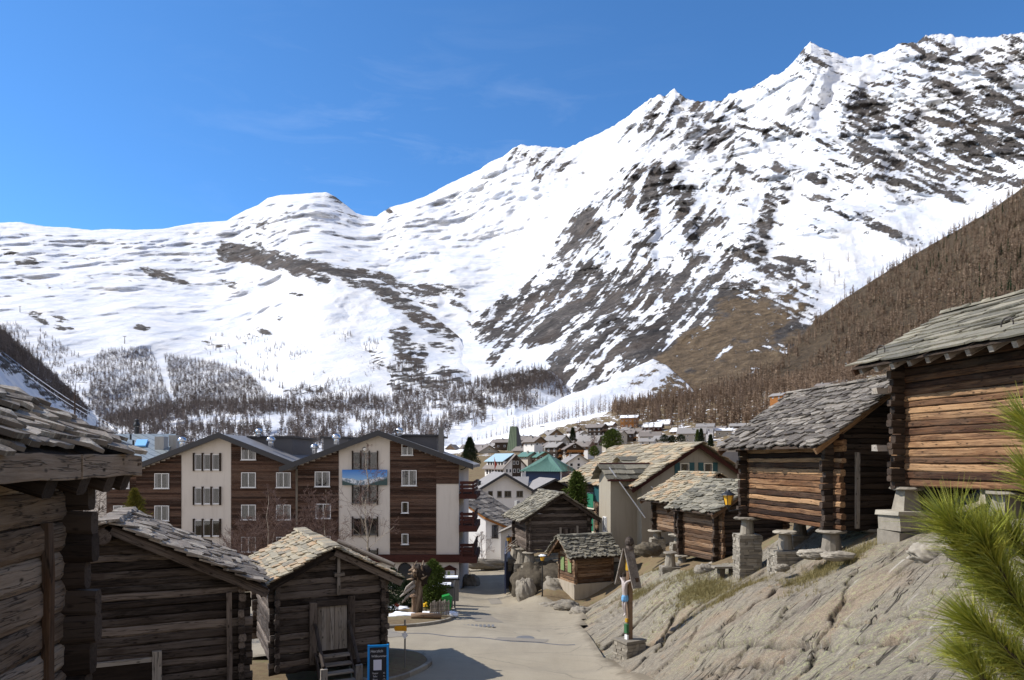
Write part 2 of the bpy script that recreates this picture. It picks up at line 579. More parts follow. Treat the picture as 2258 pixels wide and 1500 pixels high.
def slate(name, stops, lichen=(0.30, 0.27, 0.15), lamt=0.5, orange=0.12, bs=0.6):
    m, nt, b = newmat(name, 0.72, 0.35)
    g = attr(nt, 'gr').outputs['Vector']
    rnd = attr(nt, 'rnd').outputs['Fac']
    a = noise(nt, vmul(nt, g, (3.0, 3.0, 3.0)), 1.0, 6, 0.65, 0.3)
    f = mth(nt, 'ADD', mth(nt, 'MULTIPLY', rnd, 0.62), mth(nt, 'MULTIPLY', a, 0.40))
    c = ramp(nt, f, stops)
    l = noise(nt, vmul(nt, g, (7, 7, 7)), 1.0, 5, 0.75, 0.2)
    l = ramp(nt, mth(nt, 'ADD', l, mth(nt, 'MULTIPLY', rnd, 0.10)), [(0.56, 0.0), (0.66, 1.0)])
    c = mixc(nt, mth(nt, 'MULTIPLY', l, lamt), c, lichen)
    o = noise(nt, vmul(nt, g, (1.7, 1.7, 1.7)), 2.1, 6, 0.7, 0.4)
    o = ramp(nt, o, [(0.62, 0.0), (0.70, 1.0)])
    c = mixc(nt, mth(nt, 'MULTIPLY', o, orange * 3), c, (0.30, 0.135, 0.045))
    nt.links.new(c, b.inputs['Base Color'])
    h = noise(nt, vmul(nt, g, (9, 9, 9)), 1.0, 7, 0.7)
    bump(nt, b, mth(nt, 'ADD', h, l), bs, 0.012)
    return m

M['slate_grey'] = slate('grey_stone_slabs', [(0.15, (0.055, 0.045, 0.037)), (0.45, (0.115, 0.097, 0.08)), (0.7, (0.19, 0.163, 0.135)), (0.95, (0.34, 0.295, 0.245))], (0.36, 0.335, 0.29), 0.5, 0.10, 1.0)
M['slate_dark'] = slate('dark_lichened_slabs', [(0.15, (0.055, 0.045, 0.037)), (0.45, (0.12, 0.10, 0.082)), (0.7, (0.21, 0.178, 0.145)), (0.95, (0.33, 0.285, 0.235))], (0.46, 0.43, 0.38), 0.7, 0.14, 1.2)
M['slate_pale'] = slate('pale_lichened_slabs', [(0.12, (0.070, 0.055, 0.042)), (0.4, (0.155, 0.124, 0.097)), (0.7, (0.29, 0.240, 0.19)), (0.95, (0.45, 0.385, 0.31))], (0.50, 0.46, 0.38), 0.6, 0.08, 1.2)
M['slate_ochre'] = slate('ochre_stone_slabs', [(0.15, (0.17, 0.145, 0.105)), (0.4, (0.27, 0.235, 0.165)), (0.62, (0.36, 0.30, 0.20)), (0.82, (0.38, 0.24, 0.125)), (0.97, (0.42, 0.37, 0.28))], (0.36, 0.34, 0.27), 0.35, 0.14)
M['slate_green'] = slate('green_grey_stone_slabs', [(0.15, (0.075, 0.068, 0.052)), (0.45, (0.15, 0.137, 0.104)), (0.7, (0.23, 0.207, 0.158)), (0.95, (0.35, 0.305, 0.225))], (0.33, 0.315, 0.235), 0.45, 0.12)

def plaster(name, col, var=0.06, stain=0.12, stainc=(0.35, 0.30, 0.25)):
    m, nt, b = newmat(name, 0.9, 0.2)
    g = nd(nt, 'ShaderNodeTexCoord').outputs['Object']
    n1 = noise(nt, g, 0.5, 5, 0.6)
    n2 = noise(nt, vmul(nt, g, (3, 3, 0.35)), 1.0, 5, 0.65)
    c = mixc(nt, n1, tuple(x * (1 - var) for x in col), tuple(min(1, x * (1 + var)) for x in col))
    c = mixc(nt, mth(nt, 'MULTIPLY', ramp(nt, n2, [(0.5, 0.0), (0.75, 1.0)]), stain), c, tuple(x * y for x, y in zip(col, stainc)))
    nt.links.new(c, b.inputs['Base Color'])
    bump(nt, b, noise(nt, g, 14, 5, 0.7), 0.35, 0.01)
    return m

M['plaster_white'] = plaster('white_render', (0.78, 0.76, 0.74))
M['plaster_cream'] = plaster('cream_render', (0.66, 0.61, 0.56), 0.05, 0.2)
M['plaster_grey'] = plaster('grey_roughcast', (0.33, 0.295, 0.235), 0.08, 0.25)
M['plaster_pale'] = plaster('pale_grey_render', (0.46, 0.42, 0.36), 0.06, 0.2)
M['plaster_yellow'] = plaster('yellow_render', (0.70, 0.55, 0.30), 0.05, 0.1)
M['concrete'] = plaster('grey_concrete', (0.36, 0.35, 0.33), 0.12, 0.3)
M['mortar'] = plaster('old_mortared_wall', (0.40, 0.345, 0.27), 0.15, 0.4)

def plain(name, col, rough=0.5, metal=0.0, var=0.08, spec=0.4, sc=6.0, bs=0.0):
    m, nt, b = newmat(name, rough, spec)
    g = nd(nt, 'ShaderNodeTexCoord').outputs['Object']
    n = noise(nt, g, sc, 4, 0.6)
    c = mixc(nt, n, tuple(x * (1 - 2 * var) for x in col), tuple(min(1, x * (1 + 2 * var)) for x in col))
    nt.links.new(c, b.inputs['Base Color'])
    b.inputs['Metallic'].default_value = metal
    if bs: bump(nt, b, n, bs, 0.02)
    return m

def rndmat(name, stops, rough=0.8, spec=0.2, sc=4.0, bs=0.3, mixn=0.4):
    m, nt, b = newmat(name, rough, spec)
    g = attr(nt, 'gr').outputs['Vector']
    rnd = attr(nt, 'rnd').outputs['Fac']
    n = noise(nt, g, sc, 5, 0.65)
    f = mth(nt, 'ADD', mth(nt, 'MULTIPLY', rnd, 1 - mixn), mth(nt, 'MULTIPLY', n, mixn))
    nt.links.new(ramp(nt, f, stops), b.inputs['Base Color'])
    if bs: bump(nt, b, n, bs, 0.03)
    return m

M['stone'] = rndmat('rough_grey_stone', [(0.1, (0.13, 0.115, 0.095)), (0.5, (0.27, 0.24, 0.195)), (0.9, (0.42, 0.38, 0.31))], 0.9, 0.15, 5.0, 0.7, 0.55)
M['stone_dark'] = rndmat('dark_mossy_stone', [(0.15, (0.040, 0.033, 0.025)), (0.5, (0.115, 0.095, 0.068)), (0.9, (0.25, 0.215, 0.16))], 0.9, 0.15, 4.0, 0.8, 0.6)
M['roof_metal'] = plain('grey_sheet_roof', (0.20, 0.195, 0.20), 0.55, 0.0, 0.05, 0.4, 2.0)
M['roof_dark'] = plain('charcoal_roof', (0.085, 0.085, 0.095), 0.55, 0.0, 0.06, 0.4, 2.0)
M['roof_fascia'] = plain('charcoal_fascia', (0.038, 0.038, 0.043), 0.5, 0.0, 0.06)
M['roof_brown'] = plain('brown_grey_roof', (0.19, 0.165, 0.15), 0.7, 0.0, 0.1, 0.3, 1.0)
M['roof_grey'] = plain('grey_tile_roof', (0.25, 0.235, 0.225), 0.7, 0.0, 0.1, 0.3, 1.0)
M['roof_green'] = plain('green_copper_roof', (0.10, 0.20, 0.16), 0.5, 0.2, 0.12, 0.4, 1.0)
M['roof_blue'] = plain('pale_blue_metal_roof', (0.34, 0.48, 0.56), 0.4, 0.1, 0.05, 0.4, 1.0)
M['tower_green'] = plain('green_copper_cladding', (0.165, 0.215, 0.145), 0.6, 0.0, 0.12, 0.3, 0.4)
M['navy'] = plain('navy_cladding', (0.018, 0.045, 0.13), 0.5, 0.0, 0.1)
M['white_paint'] = plain('white_paint', (0.80, 0.80, 0.81), 0.45, 0.0, 0.02)
M['cream_paint'] = plain('cream_paint', (0.72, 0.68, 0.55), 0.5, 0.0, 0.03)
M['green_paint'] = plain('green_shutter_paint', (0.022, 0.19, 0.105), 0.5, 0.0, 0.1)
M['teal_paint'] = plain('teal_shutter_paint', (0.015, 0.075, 0.085), 0.5, 0.0, 0.1)
M['sage_paint'] = plain('faded_green_paint', (0.20, 0.27, 0.11), 0.6, 0.0, 0.12)
M['black'] = plain('black_metal', (0.016, 0.016, 0.018), 0.45, 0.0, 0.05)
M['iron'] = plain('dark_iron', (0.045, 0.037, 0.033), 0.6, 0.4, 0.1)
M['steel'] = plain('bright_steel', (0.55, 0.56, 0.58), 0.25, 0.9, 0.04)
M['grey_metal'] = plain('grey_metal', (0.16, 0.155, 0.15), 0.5, 0.2, 0.08)
M['blue_frame'] = plain('blue_board_frame', (0.005, 0.25, 0.68), 0.45, 0.0, 0.04)
M['board_black'] = plain('chalkboard', (0.014, 0.013, 0.016), 0.7, 0.0, 0.1)
M['chalk'] = plain('chalk', (0.62, 0.62, 0.65), 0.9, 0.0, 0.1)
M['paper'] = plain('paper', (0.62, 0.62, 0.74), 0.8, 0.0, 0.03)
M['yellow_sign'] = plain('yellow_sign', (0.66, 0.30, 0.012), 0.5, 0.0, 0.05)
M['lamp_yellow'] = plain('amber_glass', (0.78, 0.42, 0.035), 0.3, 0.0, 0.1)
M['bin_green'] = plain('green_plastic', (0.018, 0.24, 0.045), 0.4, 0.0, 0.04)
M['conifer_flat'] = plain('dull_green_paint', (0.03, 0.12, 0.045), 0.6, 0.0, 0.15)
M['yellow'] = plain('yellow_plastic', (0.80, 0.50, 0.01), 0.45, 0.0, 0.05)
M['red'] = plain('red_paint', (0.48, 0.06, 0.03), 0.5, 0.0, 0.1)
M['blue_metal'] = plain('blue_grey_metal', (0.045, 0.06, 0.12), 0.5, 0.1, 0.05)
M['pale_blue'] = plain('pale_blue_paint', (0.16, 0.40, 0.70), 0.6, 0.0, 0.05)
M['skin_paint'] = plain('painted_flesh', (0.44, 0.38, 0.36), 0.5, 0.0, 0.05)
M['gold'] = plain('gilded_paint', (0.62, 0.36, 0.03), 0.35, 0.3, 0.1)
M['snow'] = plain('old_snow', (0.80, 0.82, 0.86), 0.8, 0.0, 0.05, 0.3, 3.0, 0.4)
M['curtain'] = plain('net_curtain', (0.46, 0.46, 0.48), 0.9, 0.0, 0.15, 0.1, 8.0)
M['curtain_green'] = plain('dim_green_curtain', (0.075, 0.073, 0.075), 0.9, 0.0, 0.15, 0.1, 8.0)
M['interior'] = plain('dark_interior', (0.012, 0.011, 0.012), 0.9, 0.0, 0.1)
M['bark_white'] = rndmat('birch_bark', [(0.2, (0.16, 0.13, 0.10)), (0.5, (0.50, 0.44, 0.36)), (0.8, (0.62, 0.56, 0.48))], 0.8, 0.2, 6.0, 0.2, 0.8)
M['twig'] = plain('birch_twigs', (0.17, 0.115, 0.098), 0.85, 0.0, 0.2, 0.1)
M['bark'] = plain('larch_bark', (0.085, 0.06, 0.048), 0.9, 0.0, 0.2, 0.1)

def _glass():
    m, nt, b = newmat('window_glass', 0.03, 0.6)
    nt.nodes.remove(b)
    tr = nd(nt, 'ShaderNodeBsdfTransparent', {'Color': (0.82, 0.82, 0.83, 1)})
    gl = nd(nt, 'ShaderNodeBsdfGlossy', {'Color': (0.9, 0.92, 0.95, 1), 'Roughness': 0.03})
    fr = nd(nt, 'ShaderNodeFresnel', {'IOR': 1.5})
    mx = nd(nt, 'ShaderNodeMixShader', {0: mth(nt, 'ADD', fr.outputs[0], 0.02), 1: tr.outputs[0], 2: gl.outputs[0]})
    nt.links.new(mx.outputs[0], nt.nodes['Material Output'].inputs[0])
    return m
M['glass'] = _glass()
M['glass_dark'] = plain('dark_glass', (0.022, 0.026, 0.035), 0.08, 0.0, 0.05, 0.6)

def larchmat(name, a, b_, c_):
    return rndmat(name, [(0.1, a), (0.5, b_), (0.9, c_)], 0.9, 0.05, 0.022, 0.0, 0.55)
M['larch'] = larchmat('bare_larch_twigs', (0.12, 0.088, 0.070), (0.185, 0.135, 0.105), (0.26, 0.19, 0.145))
M['larch_far'] = larchmat('far_larch_twigs', (0.105, 0.086, 0.079), (0.165, 0.136, 0.121), (0.24, 0.20, 0.175))
M['larch_hill'] = larchmat('hillside_larch_twigs', (0.11, 0.078, 0.056), (0.22, 0.158, 0.112), (0.36, 0.265, 0.19))
M['conifer'] = larchmat('dark_conifer', (0.012, 0.020, 0.012), (0.024, 0.038, 0.018), (0.05, 0.062, 0.024))
M['conifer_light'] = larchmat('yellow_green_conifer', (0.035, 0.060, 0.014), (0.075, 0.105, 0.024), (0.13, 0.155, 0.036))
M['conifer_gold'] = larchmat('golden_conifer', (0.06, 0.07, 0.015), (0.15, 0.14, 0.028), (0.30, 0.22, 0.045))

def needlemat():
    m, nt, b = newmat('pine_needles', 0.45, 0.4)
    rnd = attr(nt, 'rnd').outputs['Fac']
    g = attr(nt, 'gr').outputs['Vector']
    t = nd(nt, 'ShaderNodeSeparateXYZ', {0: g}).outputs[0]
    c = ramp(nt, rnd, [(0.0, (0.09, 0.13, 0.014)), (0.5, (0.25, 0.29, 0.032)), (1.0, (0.48, 0.46, 0.07))])
    c = mixc(nt, mth(nt, 'MULTIPLY', t, 0.45), c, (0.30, 0.30, 0.07))
    nt.links.new(c, b.inputs['Base Color'])
    return m
M['needle'] = needlemat()

# --- ground, road, rock, mountains
def groundmat():
    m, nt, b = newmat('ground_earth', 0.95, 0.1)
    g = nd(nt, 'ShaderNodeTexCoord').outputs['Object']
    n1 = noise(nt, g, 0.35, 6, 0.65)
    n2 = noise(nt, g, 3.0, 6, 0.7)
    n3 = noise(nt, g, 18.0, 4, 0.7)
    c = ramp(nt, mth(nt, 'ADD', mth(nt, 'MULTIPLY', n1, 0.5), mth(nt, 'MULTIPLY', n2, 0.5)), [(0.3, (0.085, 0.062, 0.038)), (0.5, (0.17, 0.125, 0.075)), (0.7, (0.24, 0.20, 0.12))])
    gs = ramp(nt, mth(nt, 'ADD', n2, mth(nt, 'MULTIPLY', n1, 0.6)), [(0.84, 0.0), (1.0, 1.0)])
    c = mixc(nt, mth(nt, 'MULTIPLY', gs, 0.6), c, (0.085, 0.105, 0.030))
    sn = attr(nt, 'snow').outputs['Fac']
    s = mth(nt, 'ADD', sn, mth(nt, 'MULTIPLY', mth(nt, 'SUBTRACT', noise(nt, g, 0.13, 6, 0.72), 0.5), 2.1))
    s = ramp(nt, s, [(0.48, 0.0), (0.54, 1.0)])
    c = mixc(nt, s, c, (0.84, 0.85, 0.88))
    nt.links.new(c, b.inputs['Base Color'])
    bump(nt, b, mth(nt, 'ADD', n2, mth(nt, 'MULTIPLY', n3, 0.4)), 0.6, 0.08)
    return m
M['ground'] = groundmat()

def roadmat():
    m, nt, b = newmat('worn_pale_asphalt', 0.85, 0.25)
    g = nd(nt, 'ShaderNodeTexCoord').outputs['Object']
    n1 = noise(nt, g, 0.28, 5, 0.6)
    n2 = noise(nt, g, 60.0, 3, 0.7)
    n3 = noise(nt, vmul(nt, g, (0.9, 0.12, 0.9)), 1.0, 5, 0.6, 0.4)
    c = ramp(nt, mth(nt, 'ADD', mth(nt, 'MULTIPLY', n1, 0.5), mth(nt, 'MULTIPLY', n3, 0.5)), [(0.3, (0.26, 0.22, 0.16)), (0.55, (0.33, 0.285, 0.21)), (0.75, (0.38, 0.33, 0.25))])
    c = mixc(nt, ramp(nt, n2, [(0.45, 0.0), (0.75, 0.55)]), c, (0.13, 0.115, 0.095))
    pt_ = ramp(nt, noise(nt, g, 0.55, 6, 0.7, 0.5), [(0.52, 0.0), (0.70, 0.40)])
    c = mixc(nt, pt_, c, (0.20, 0.175, 0.14))
    # fine cracks and tar seams
    d = nd(nt, 'ShaderNodeVectorMath', operation='ADD')
    nt.links.new(g, d.inputs[0])
    dn = nd(nt, 'ShaderNodeTexNoise', {'Vector': g, 'Scale': 0.5, 'Detail': 4})
    sc_ = nd(nt, 'ShaderNodeVectorMath', {0: dn.outputs['Color'], 'Scale': 1.6}, operation='SCALE')
    nt.links.new(sc_.outputs[0], d.inputs[1])
    vo = nd(nt, 'ShaderNodeTexVoronoi', {'Vector': d.outputs[0], 'Scale': 0.20}, feature='DISTANCE_TO_EDGE').outputs['Distance']
    ck = ramp(nt, vo, [(0.0, 1.0), (0.010, 0.0)])
    ck = mth(nt, 'MULTIPLY', ck, ramp(nt, noise(nt, g, 0.33, 3), [(0.46, 0.0), (0.54, 1.0)]))
    c = mixc(nt, mth(nt, 'MULTIPLY', ck, 0.45), c, (0.06, 0.055, 0.05))
    ed = attr(nt, 'edge').outputs['Fac']
    ef = ramp(nt, mth(nt, 'ADD', ed, mth(nt, 'MULTIPLY', mth(nt, 'SUBTRACT', noise(nt, g, 1.3, 6, 0.7), 0.5), 1.6)), [(0.45, 0.0), (0.9, 0.75)])
    c = mixc(nt, ef, c, (0.115, 0.092, 0.062))
    ty = noise(nt, vmul(nt, nd(nt, 'ShaderNodeMapping', {'Vector': g, 'Rotation': (0, 0, R(-62))}).outputs[0], (2.4, 0.09, 1)), 1.0, 5, 0.6, 0.3)
    c = mixc(nt, ramp(nt, ty, [(0.56, 0.0), (0.72, 0.42)]), c, (0.15, 0.13, 0.105))
    nt.links.new(c, b.inputs['Base Color'])
    bump(nt, b, n2, 0.25, 0.01)
    return m
M['road'] = roadmat()
M['road_patch'] = plain('newer_asphalt', (0.23, 0.205, 0.17), 0.9, 0.0, 0.12, 0.2, 30.0, 0.3)

def rockmat(name, warm=1.0):
    m, nt, b = newmat(name, 0.9, 0.2)
    g = nd(nt, 'ShaderNodeTexCoord').outputs['Object']
    rot = nd(nt, 'ShaderNodeMapping', {'Vector': g, 'Rotation': (R(12), R(22), R(-33))}).outputs[0]
    st = noise(nt, vmul(nt, rot, (0.5, 4.5, 3.0)), 1.0, 7, 0.62, 0.8)
    n1 = noise(nt, g, 0.45, 6, 0.6, 0.4)
    n2 = noise(nt, g, 7.0, 7, 0.72)
    f = mth(nt, 'ADD', mth(nt, 'MULTIPLY', st, 0.25), mth(nt, 'MULTIPLY', n2, 0.75))
    c = ramp(nt, f, [(0.30, (0.12, 0.104, 0.082)), (0.45, (0.215, 0.187, 0.145)), (0.60, (0.29, 0.252, 0.192)), (0.76, (0.40, 0.355, 0.285))])
    c = mixc(nt, mth(nt, 'MULTIPLY', ramp(nt, n1, [(0.52, 0.0), (0.66, 1.0)]), 0.30), c, (0.36, 0.225, 0.13))
    # water stains and lichen
    ws = noise(nt, vmul(nt, rot, (0.35, 1.9, 1.2)), 1.0, 5, 0.6, 0.7)
    c = mixc(nt, mth(nt, 'MULTIPLY', ramp(nt, ws, [(0.55, 0.0), (0.70, 1.0)]), 0.42), c, (0.11, 0.075, 0.068))
    li = noise(nt, g, 9.0, 6, 0.78)
    lr = ramp(nt, noise(nt, g, 0.22, 3, 0.5), [(0.48, 0.0), (0.62, 1.0)])
    c = mixc(nt, mth(nt, 'MULTIPLY', mth(nt, 'MULTIPLY', ramp(nt, li, [(0.52, 0.0), (0.58, 1.0)]), lr), 0.65), c, (0.37, 0.38, 0.19))
    sp = noise(nt, g, 38.0, 4, 0.7)
    c = mixc(nt, 0.75, c, mixc(nt, ramp(nt, sp, [(0.36, 0.0), (0.62, 1.0)]), (0.45, 0.45, 0.45), (1.25, 1.25, 1.25)), 'MULTIPLY')
    pl = ramp(nt, noise(nt, g, 15.0, 5, 0.8), [(0.61, 0.0), (0.66, 1.0)])
    c = mixc(nt, mth(nt, 'MULTIPLY', pl, 0.45), c, (0.55, 0.53, 0.47))
    qz = noise(nt, vmul(nt, rot, (0.22, 3.4, 2.0)), 1.0, 5, 0.6, 0.2)
    c = mixc(nt, mth(nt, 'MULTIPLY', ramp(nt, qz, [(0.63, 0.0), (0.69, 1.0)]), 0.6), c, (0.50, 0.46, 0.40))
    ru = ramp(nt, noise(nt, vmul(nt, rot, (0.4, 1.2, 1.2)), 1.3, 6, 0.7, 0.5), [(0.60, 0.0), (0.70, 1.0)])
    c = mixc(nt, mth(nt, 'MULTIPLY', ru, 0.40), c, (0.33, 0.17, 0.075))
    ck = noise(nt, vmul(nt, rot, (0.16, 1.5, 0.9)), 1.0, 4, 0.5, 0.25)
    ck = ramp(nt, mth(nt, 'ABSOLUTE', mth(nt, 'SUBTRACT', ck, 0.5)), [(0.0, 1.0), (0.009, 0.0)])
    cs = ramp(nt, noise(nt, g, 0.5, 3), [(0.42, 0.0), (0.55, 1.0)])
    ck = mth(nt, 'MULTIPLY', ck, cs)
    c = mixc(nt, mth(nt, 'MULTIPLY', ck, 0.9), c, (0.028, 0.022, 0.018))
    cr = attr(nt, 'crack').outputs['Fac']
    c = mixc(nt, mth(nt, 'MULTIPLY', cr, 0.85), c, (0.035, 0.028, 0.022))
    gr = attr(nt, 'moss').outputs['Fac']
    gm = ramp(nt, mth(nt, 'ADD', gr, mth(nt, 'MULTIPLY', mth(nt, 'SUBTRACT', n2, 0.5), 1.2)), [(0.45, 0.0), (0.6, 1.0)])
    c = mixc(nt, gm, c, mixc(nt, n2, (0.085, 0.070, 0.028), (0.20, 0.175, 0.075)))
    nt.links.new(c, b.inputs['Base Color'])
    h = mth(nt, 'ADD', mth(nt, 'MULTIPLY', st, 0.25), mth(nt, 'MULTIPLY', n2, 0.7))
    h = mth(nt, 'SUBTRACT', h, mth(nt, 'MULTIPLY', ck, 0.9))
    bump(nt, b, h, 1.0, 0.10)
    return m
M['rock'] = rockmat('lichened_bedrock')

def mountmat(name, sc=1.0, gd=1.0):
    """snow, rock, dry grass and brush by the vertex attributes rock, grass; broken up by noise in object space"""
    m, nt, b = newmat(name, 0.85, 0.15)
    g = nd(nt, 'ShaderNodeTexCoord').outputs['Object']
    rk = attr(nt, 'rock').outputs['Fac']
    gs = attr(nt, 'grass').outputs['Fac']
    ro = nd(nt, 'ShaderNodeMapping', {'Vector': g, 'Rotation': (0, R(28), 0)}).outputs[0]
    n1 = noise(nt, vmul(nt, ro, (0.012 * sc, 0.012 * sc, 0.034 * sc)), 1.0, 9, 0.74, 0.6)
    n2 = noise(nt, g, 0.05 * sc, 5, 0.7)
    n3 = noise(nt, vmul(nt, ro, (0.030 * sc, 0.030 * sc, 0.085 * sc)), 1.0, 8, 0.75, 0.3)
    f = mth(nt, 'ADD', rk, mth(nt, 'MULTIPLY', mth(nt, 'SUBTRACT', mth(nt, 'ADD', mth(nt, 'MULTIPLY', n1, 0.6), mth(nt, 'MULTIPLY', n3, 0.4)), 0.5), 2.3))
    fr = ramp(nt, f, [(0.45, 0.0), (0.55, 1.0)])
    rock = ramp(nt, mth(nt, 'ADD', mth(nt, 'MULTIPLY', n3, 0.6), mth(nt, 'MULTIPLY', n2, 0.4)), [(0.36, (0.035, 0.032, 0.033)), (0.5, (0.095, 0.085, 0.079)), (0.62, (0.185, 0.165, 0.148))])
    tone = ramp(nt, noise(nt, vmul(nt, ro, (0.005 * sc, 0.005 * sc, 0.009 * sc)), 1.0, 6, 0.65, 0.8), [(0.36, 0.45), (0.64, 1.55)])
    rock = mixc(nt, 1.0, rock, tone, 'MULTIPLY')
    brn = ramp(nt, noise(nt, g, 0.0035 * sc, 4, 0.6), [(0.5, 0.0), (0.62, 1.0)])
    rock = mixc(nt, mth(nt, 'MULTIPLY', brn, 0.38), rock, (0.14, 0.10, 0.072))
    grass = ramp(nt, mth(nt, 'ADD', mth(nt, 'MULTIPLY', n3, 0.5), mth(nt, 'MULTIPLY', n2, 0.5)), [(0.38, (0.075 * gd, 0.056 * gd, 0.036 * gd)), (0.52, (0.18 * gd, 0.128 * gd, 0.078 * gd)), (0.64, (0.28 * gd, 0.21 * gd, 0.13 * gd))])
    gf = ramp(nt, mth(nt, 'ADD', gs, mth(nt, 'MULTIPLY', mth(nt, 'SUBTRACT', n1, 0.5), 1.0)), [(0.42, 0.0), (0.58, 1.0)])
    rg = mixc(nt, gf, rock, grass)
    sn = mixc(nt, ramp(nt, noise(nt, vmul(nt, ro, (0.006 * sc, 0.006 * sc, 0.014 * sc)), 1.0, 7, 0.68, 0.4), [(0.38, 0.0), (0.60, 1.0)]), (0.58, 0.62, 0.70), (0.78, 0.78, 0.79))
    c = mixc(nt, fr, sn, rg)
    nt.links.new(c, b.inputs['Base Color'])
    h = mth(nt, 'ADD', n3, mth(nt, 'MULTIPLY', n2, mth(nt, 'ADD', mth(nt, 'MULTIPLY', fr, 0.5), 0.05)))
    bump(nt, b, mth(nt, 'MULTIPLY', h, mth(nt, 'ADD', mth(nt, 'MULTIPLY', fr, 0.80), 0.28)), 0.9, 26.0 / sc)
    return m
M['mountain'] = mountmat('snowy_mountainside', 1.0)
M['hill'] = mountmat('snowy_hillside', 3.0)
M['flank'] = mountmat('brown_flank', 3.0, 0.55)
# ------------------------------------------------------------------ mountains: sheets of terrain at their real distances
RIDGE = [(-700,440),(-520,468),(-300,455),(-90,492),(0,491),(45,490),(100,500),(150,502),(205,508),(240,505),(300,507),(360,505),(400,497),(430,492),(500,487),(520,475),(545,462),(570,452),(590,437),(620,430),(660,428),(700,425),(720,424),(740,434),(760,450),(785,470),(800,475),(830,478),(840,470),(860,457),(900,447),(945,430),(985,408),(1020,392),(1055,375),(1085,355),(1110,345),(1130,328),(1150,319),(1165,322),(1190,322),(1210,325),(1255,326),(1290,308),(1330,290),(1370,268),(1400,245),(1425,222),(1440,215),(1450,211),(1470,210),(1487,196),(1497,205),(1510,217),(1540,224),(1570,224),(1590,222),(1610,207),(1640,200),(1665,190),(1700,167),(1725,160),(1750,135),(1765,115),(1775,105),(1787,92),(1800,99),(1830,112),(1860,127),(1880,128),(1900,124),(1940,118),(1970,105),(1990,95),(2000,96),(2020,95),(2040,80),(2070,75),(2095,75),(2105,82),(2150,83),(2200,82),(2215,75),(2258,73),(2350,70),(2500,40),(2700,55)]
MD = [(-700,440,4800),(-700,750,2200),(-700,960,1200),(2700,55,2800),(2700,450,1700),(2700,960,900),(-90,492,5600),(200,505,6000),(430,490,6400),(600,435,6700),(720,425,6600),(830,476,6500),(1000,402,6300),(1150,320,6000),(1300,303,5700),(1487,198,5300),(1600,215,4900),(1787,93,4260),(1950,115,4000),(2080,76,3800),(2258,73,3300),(2350,70,3150),
      (-90,620,3600),(0,750,2300),(0,960,1300),(250,620,3900),(300,720,2700),(300,900,1700),(560,560,5000),(560,700,3000),(700,620,3100),(850,560,4600),(850,480,6000),(1000,500,5400),(1000,620,3500),(1000,700,2700),(1050,780,2000),(1100,420,5500),(1120,560,4300),(1150,700,2600),(1150,840,1500),
      (1250,500,4300),(1250,640,2800),(1250,800,1600),(1280,400,5000),(1330,860,1300),(1400,360,4400),(1400,500,3300),(1400,640,2350),(1400,780,1500),(1400,960,950),(1500,300,4500),(1550,440,3300),(1550,600,2200),(1550,760,1450),
      (1650,300,4000),(1700,420,3100),(1700,560,2200),(1700,700,1550),(1650,860,1050),(1800,200,3750),(1850,330,3100),(1850,500,2250),(1850,640,1750),(1900,760,1350),(2000,220,3200),(2000,420,2450),(2000,560,1950),(2150,200,3000),(2150,380,2400),(2200,500,1900),(2300,250,2650),(2300,450,1900),(2000,960,1000)]
_md = tps([(a / 1000, b / 1000) for a, b, c in MD], [math.log(c) for a, b, c in MD], 1e-4)

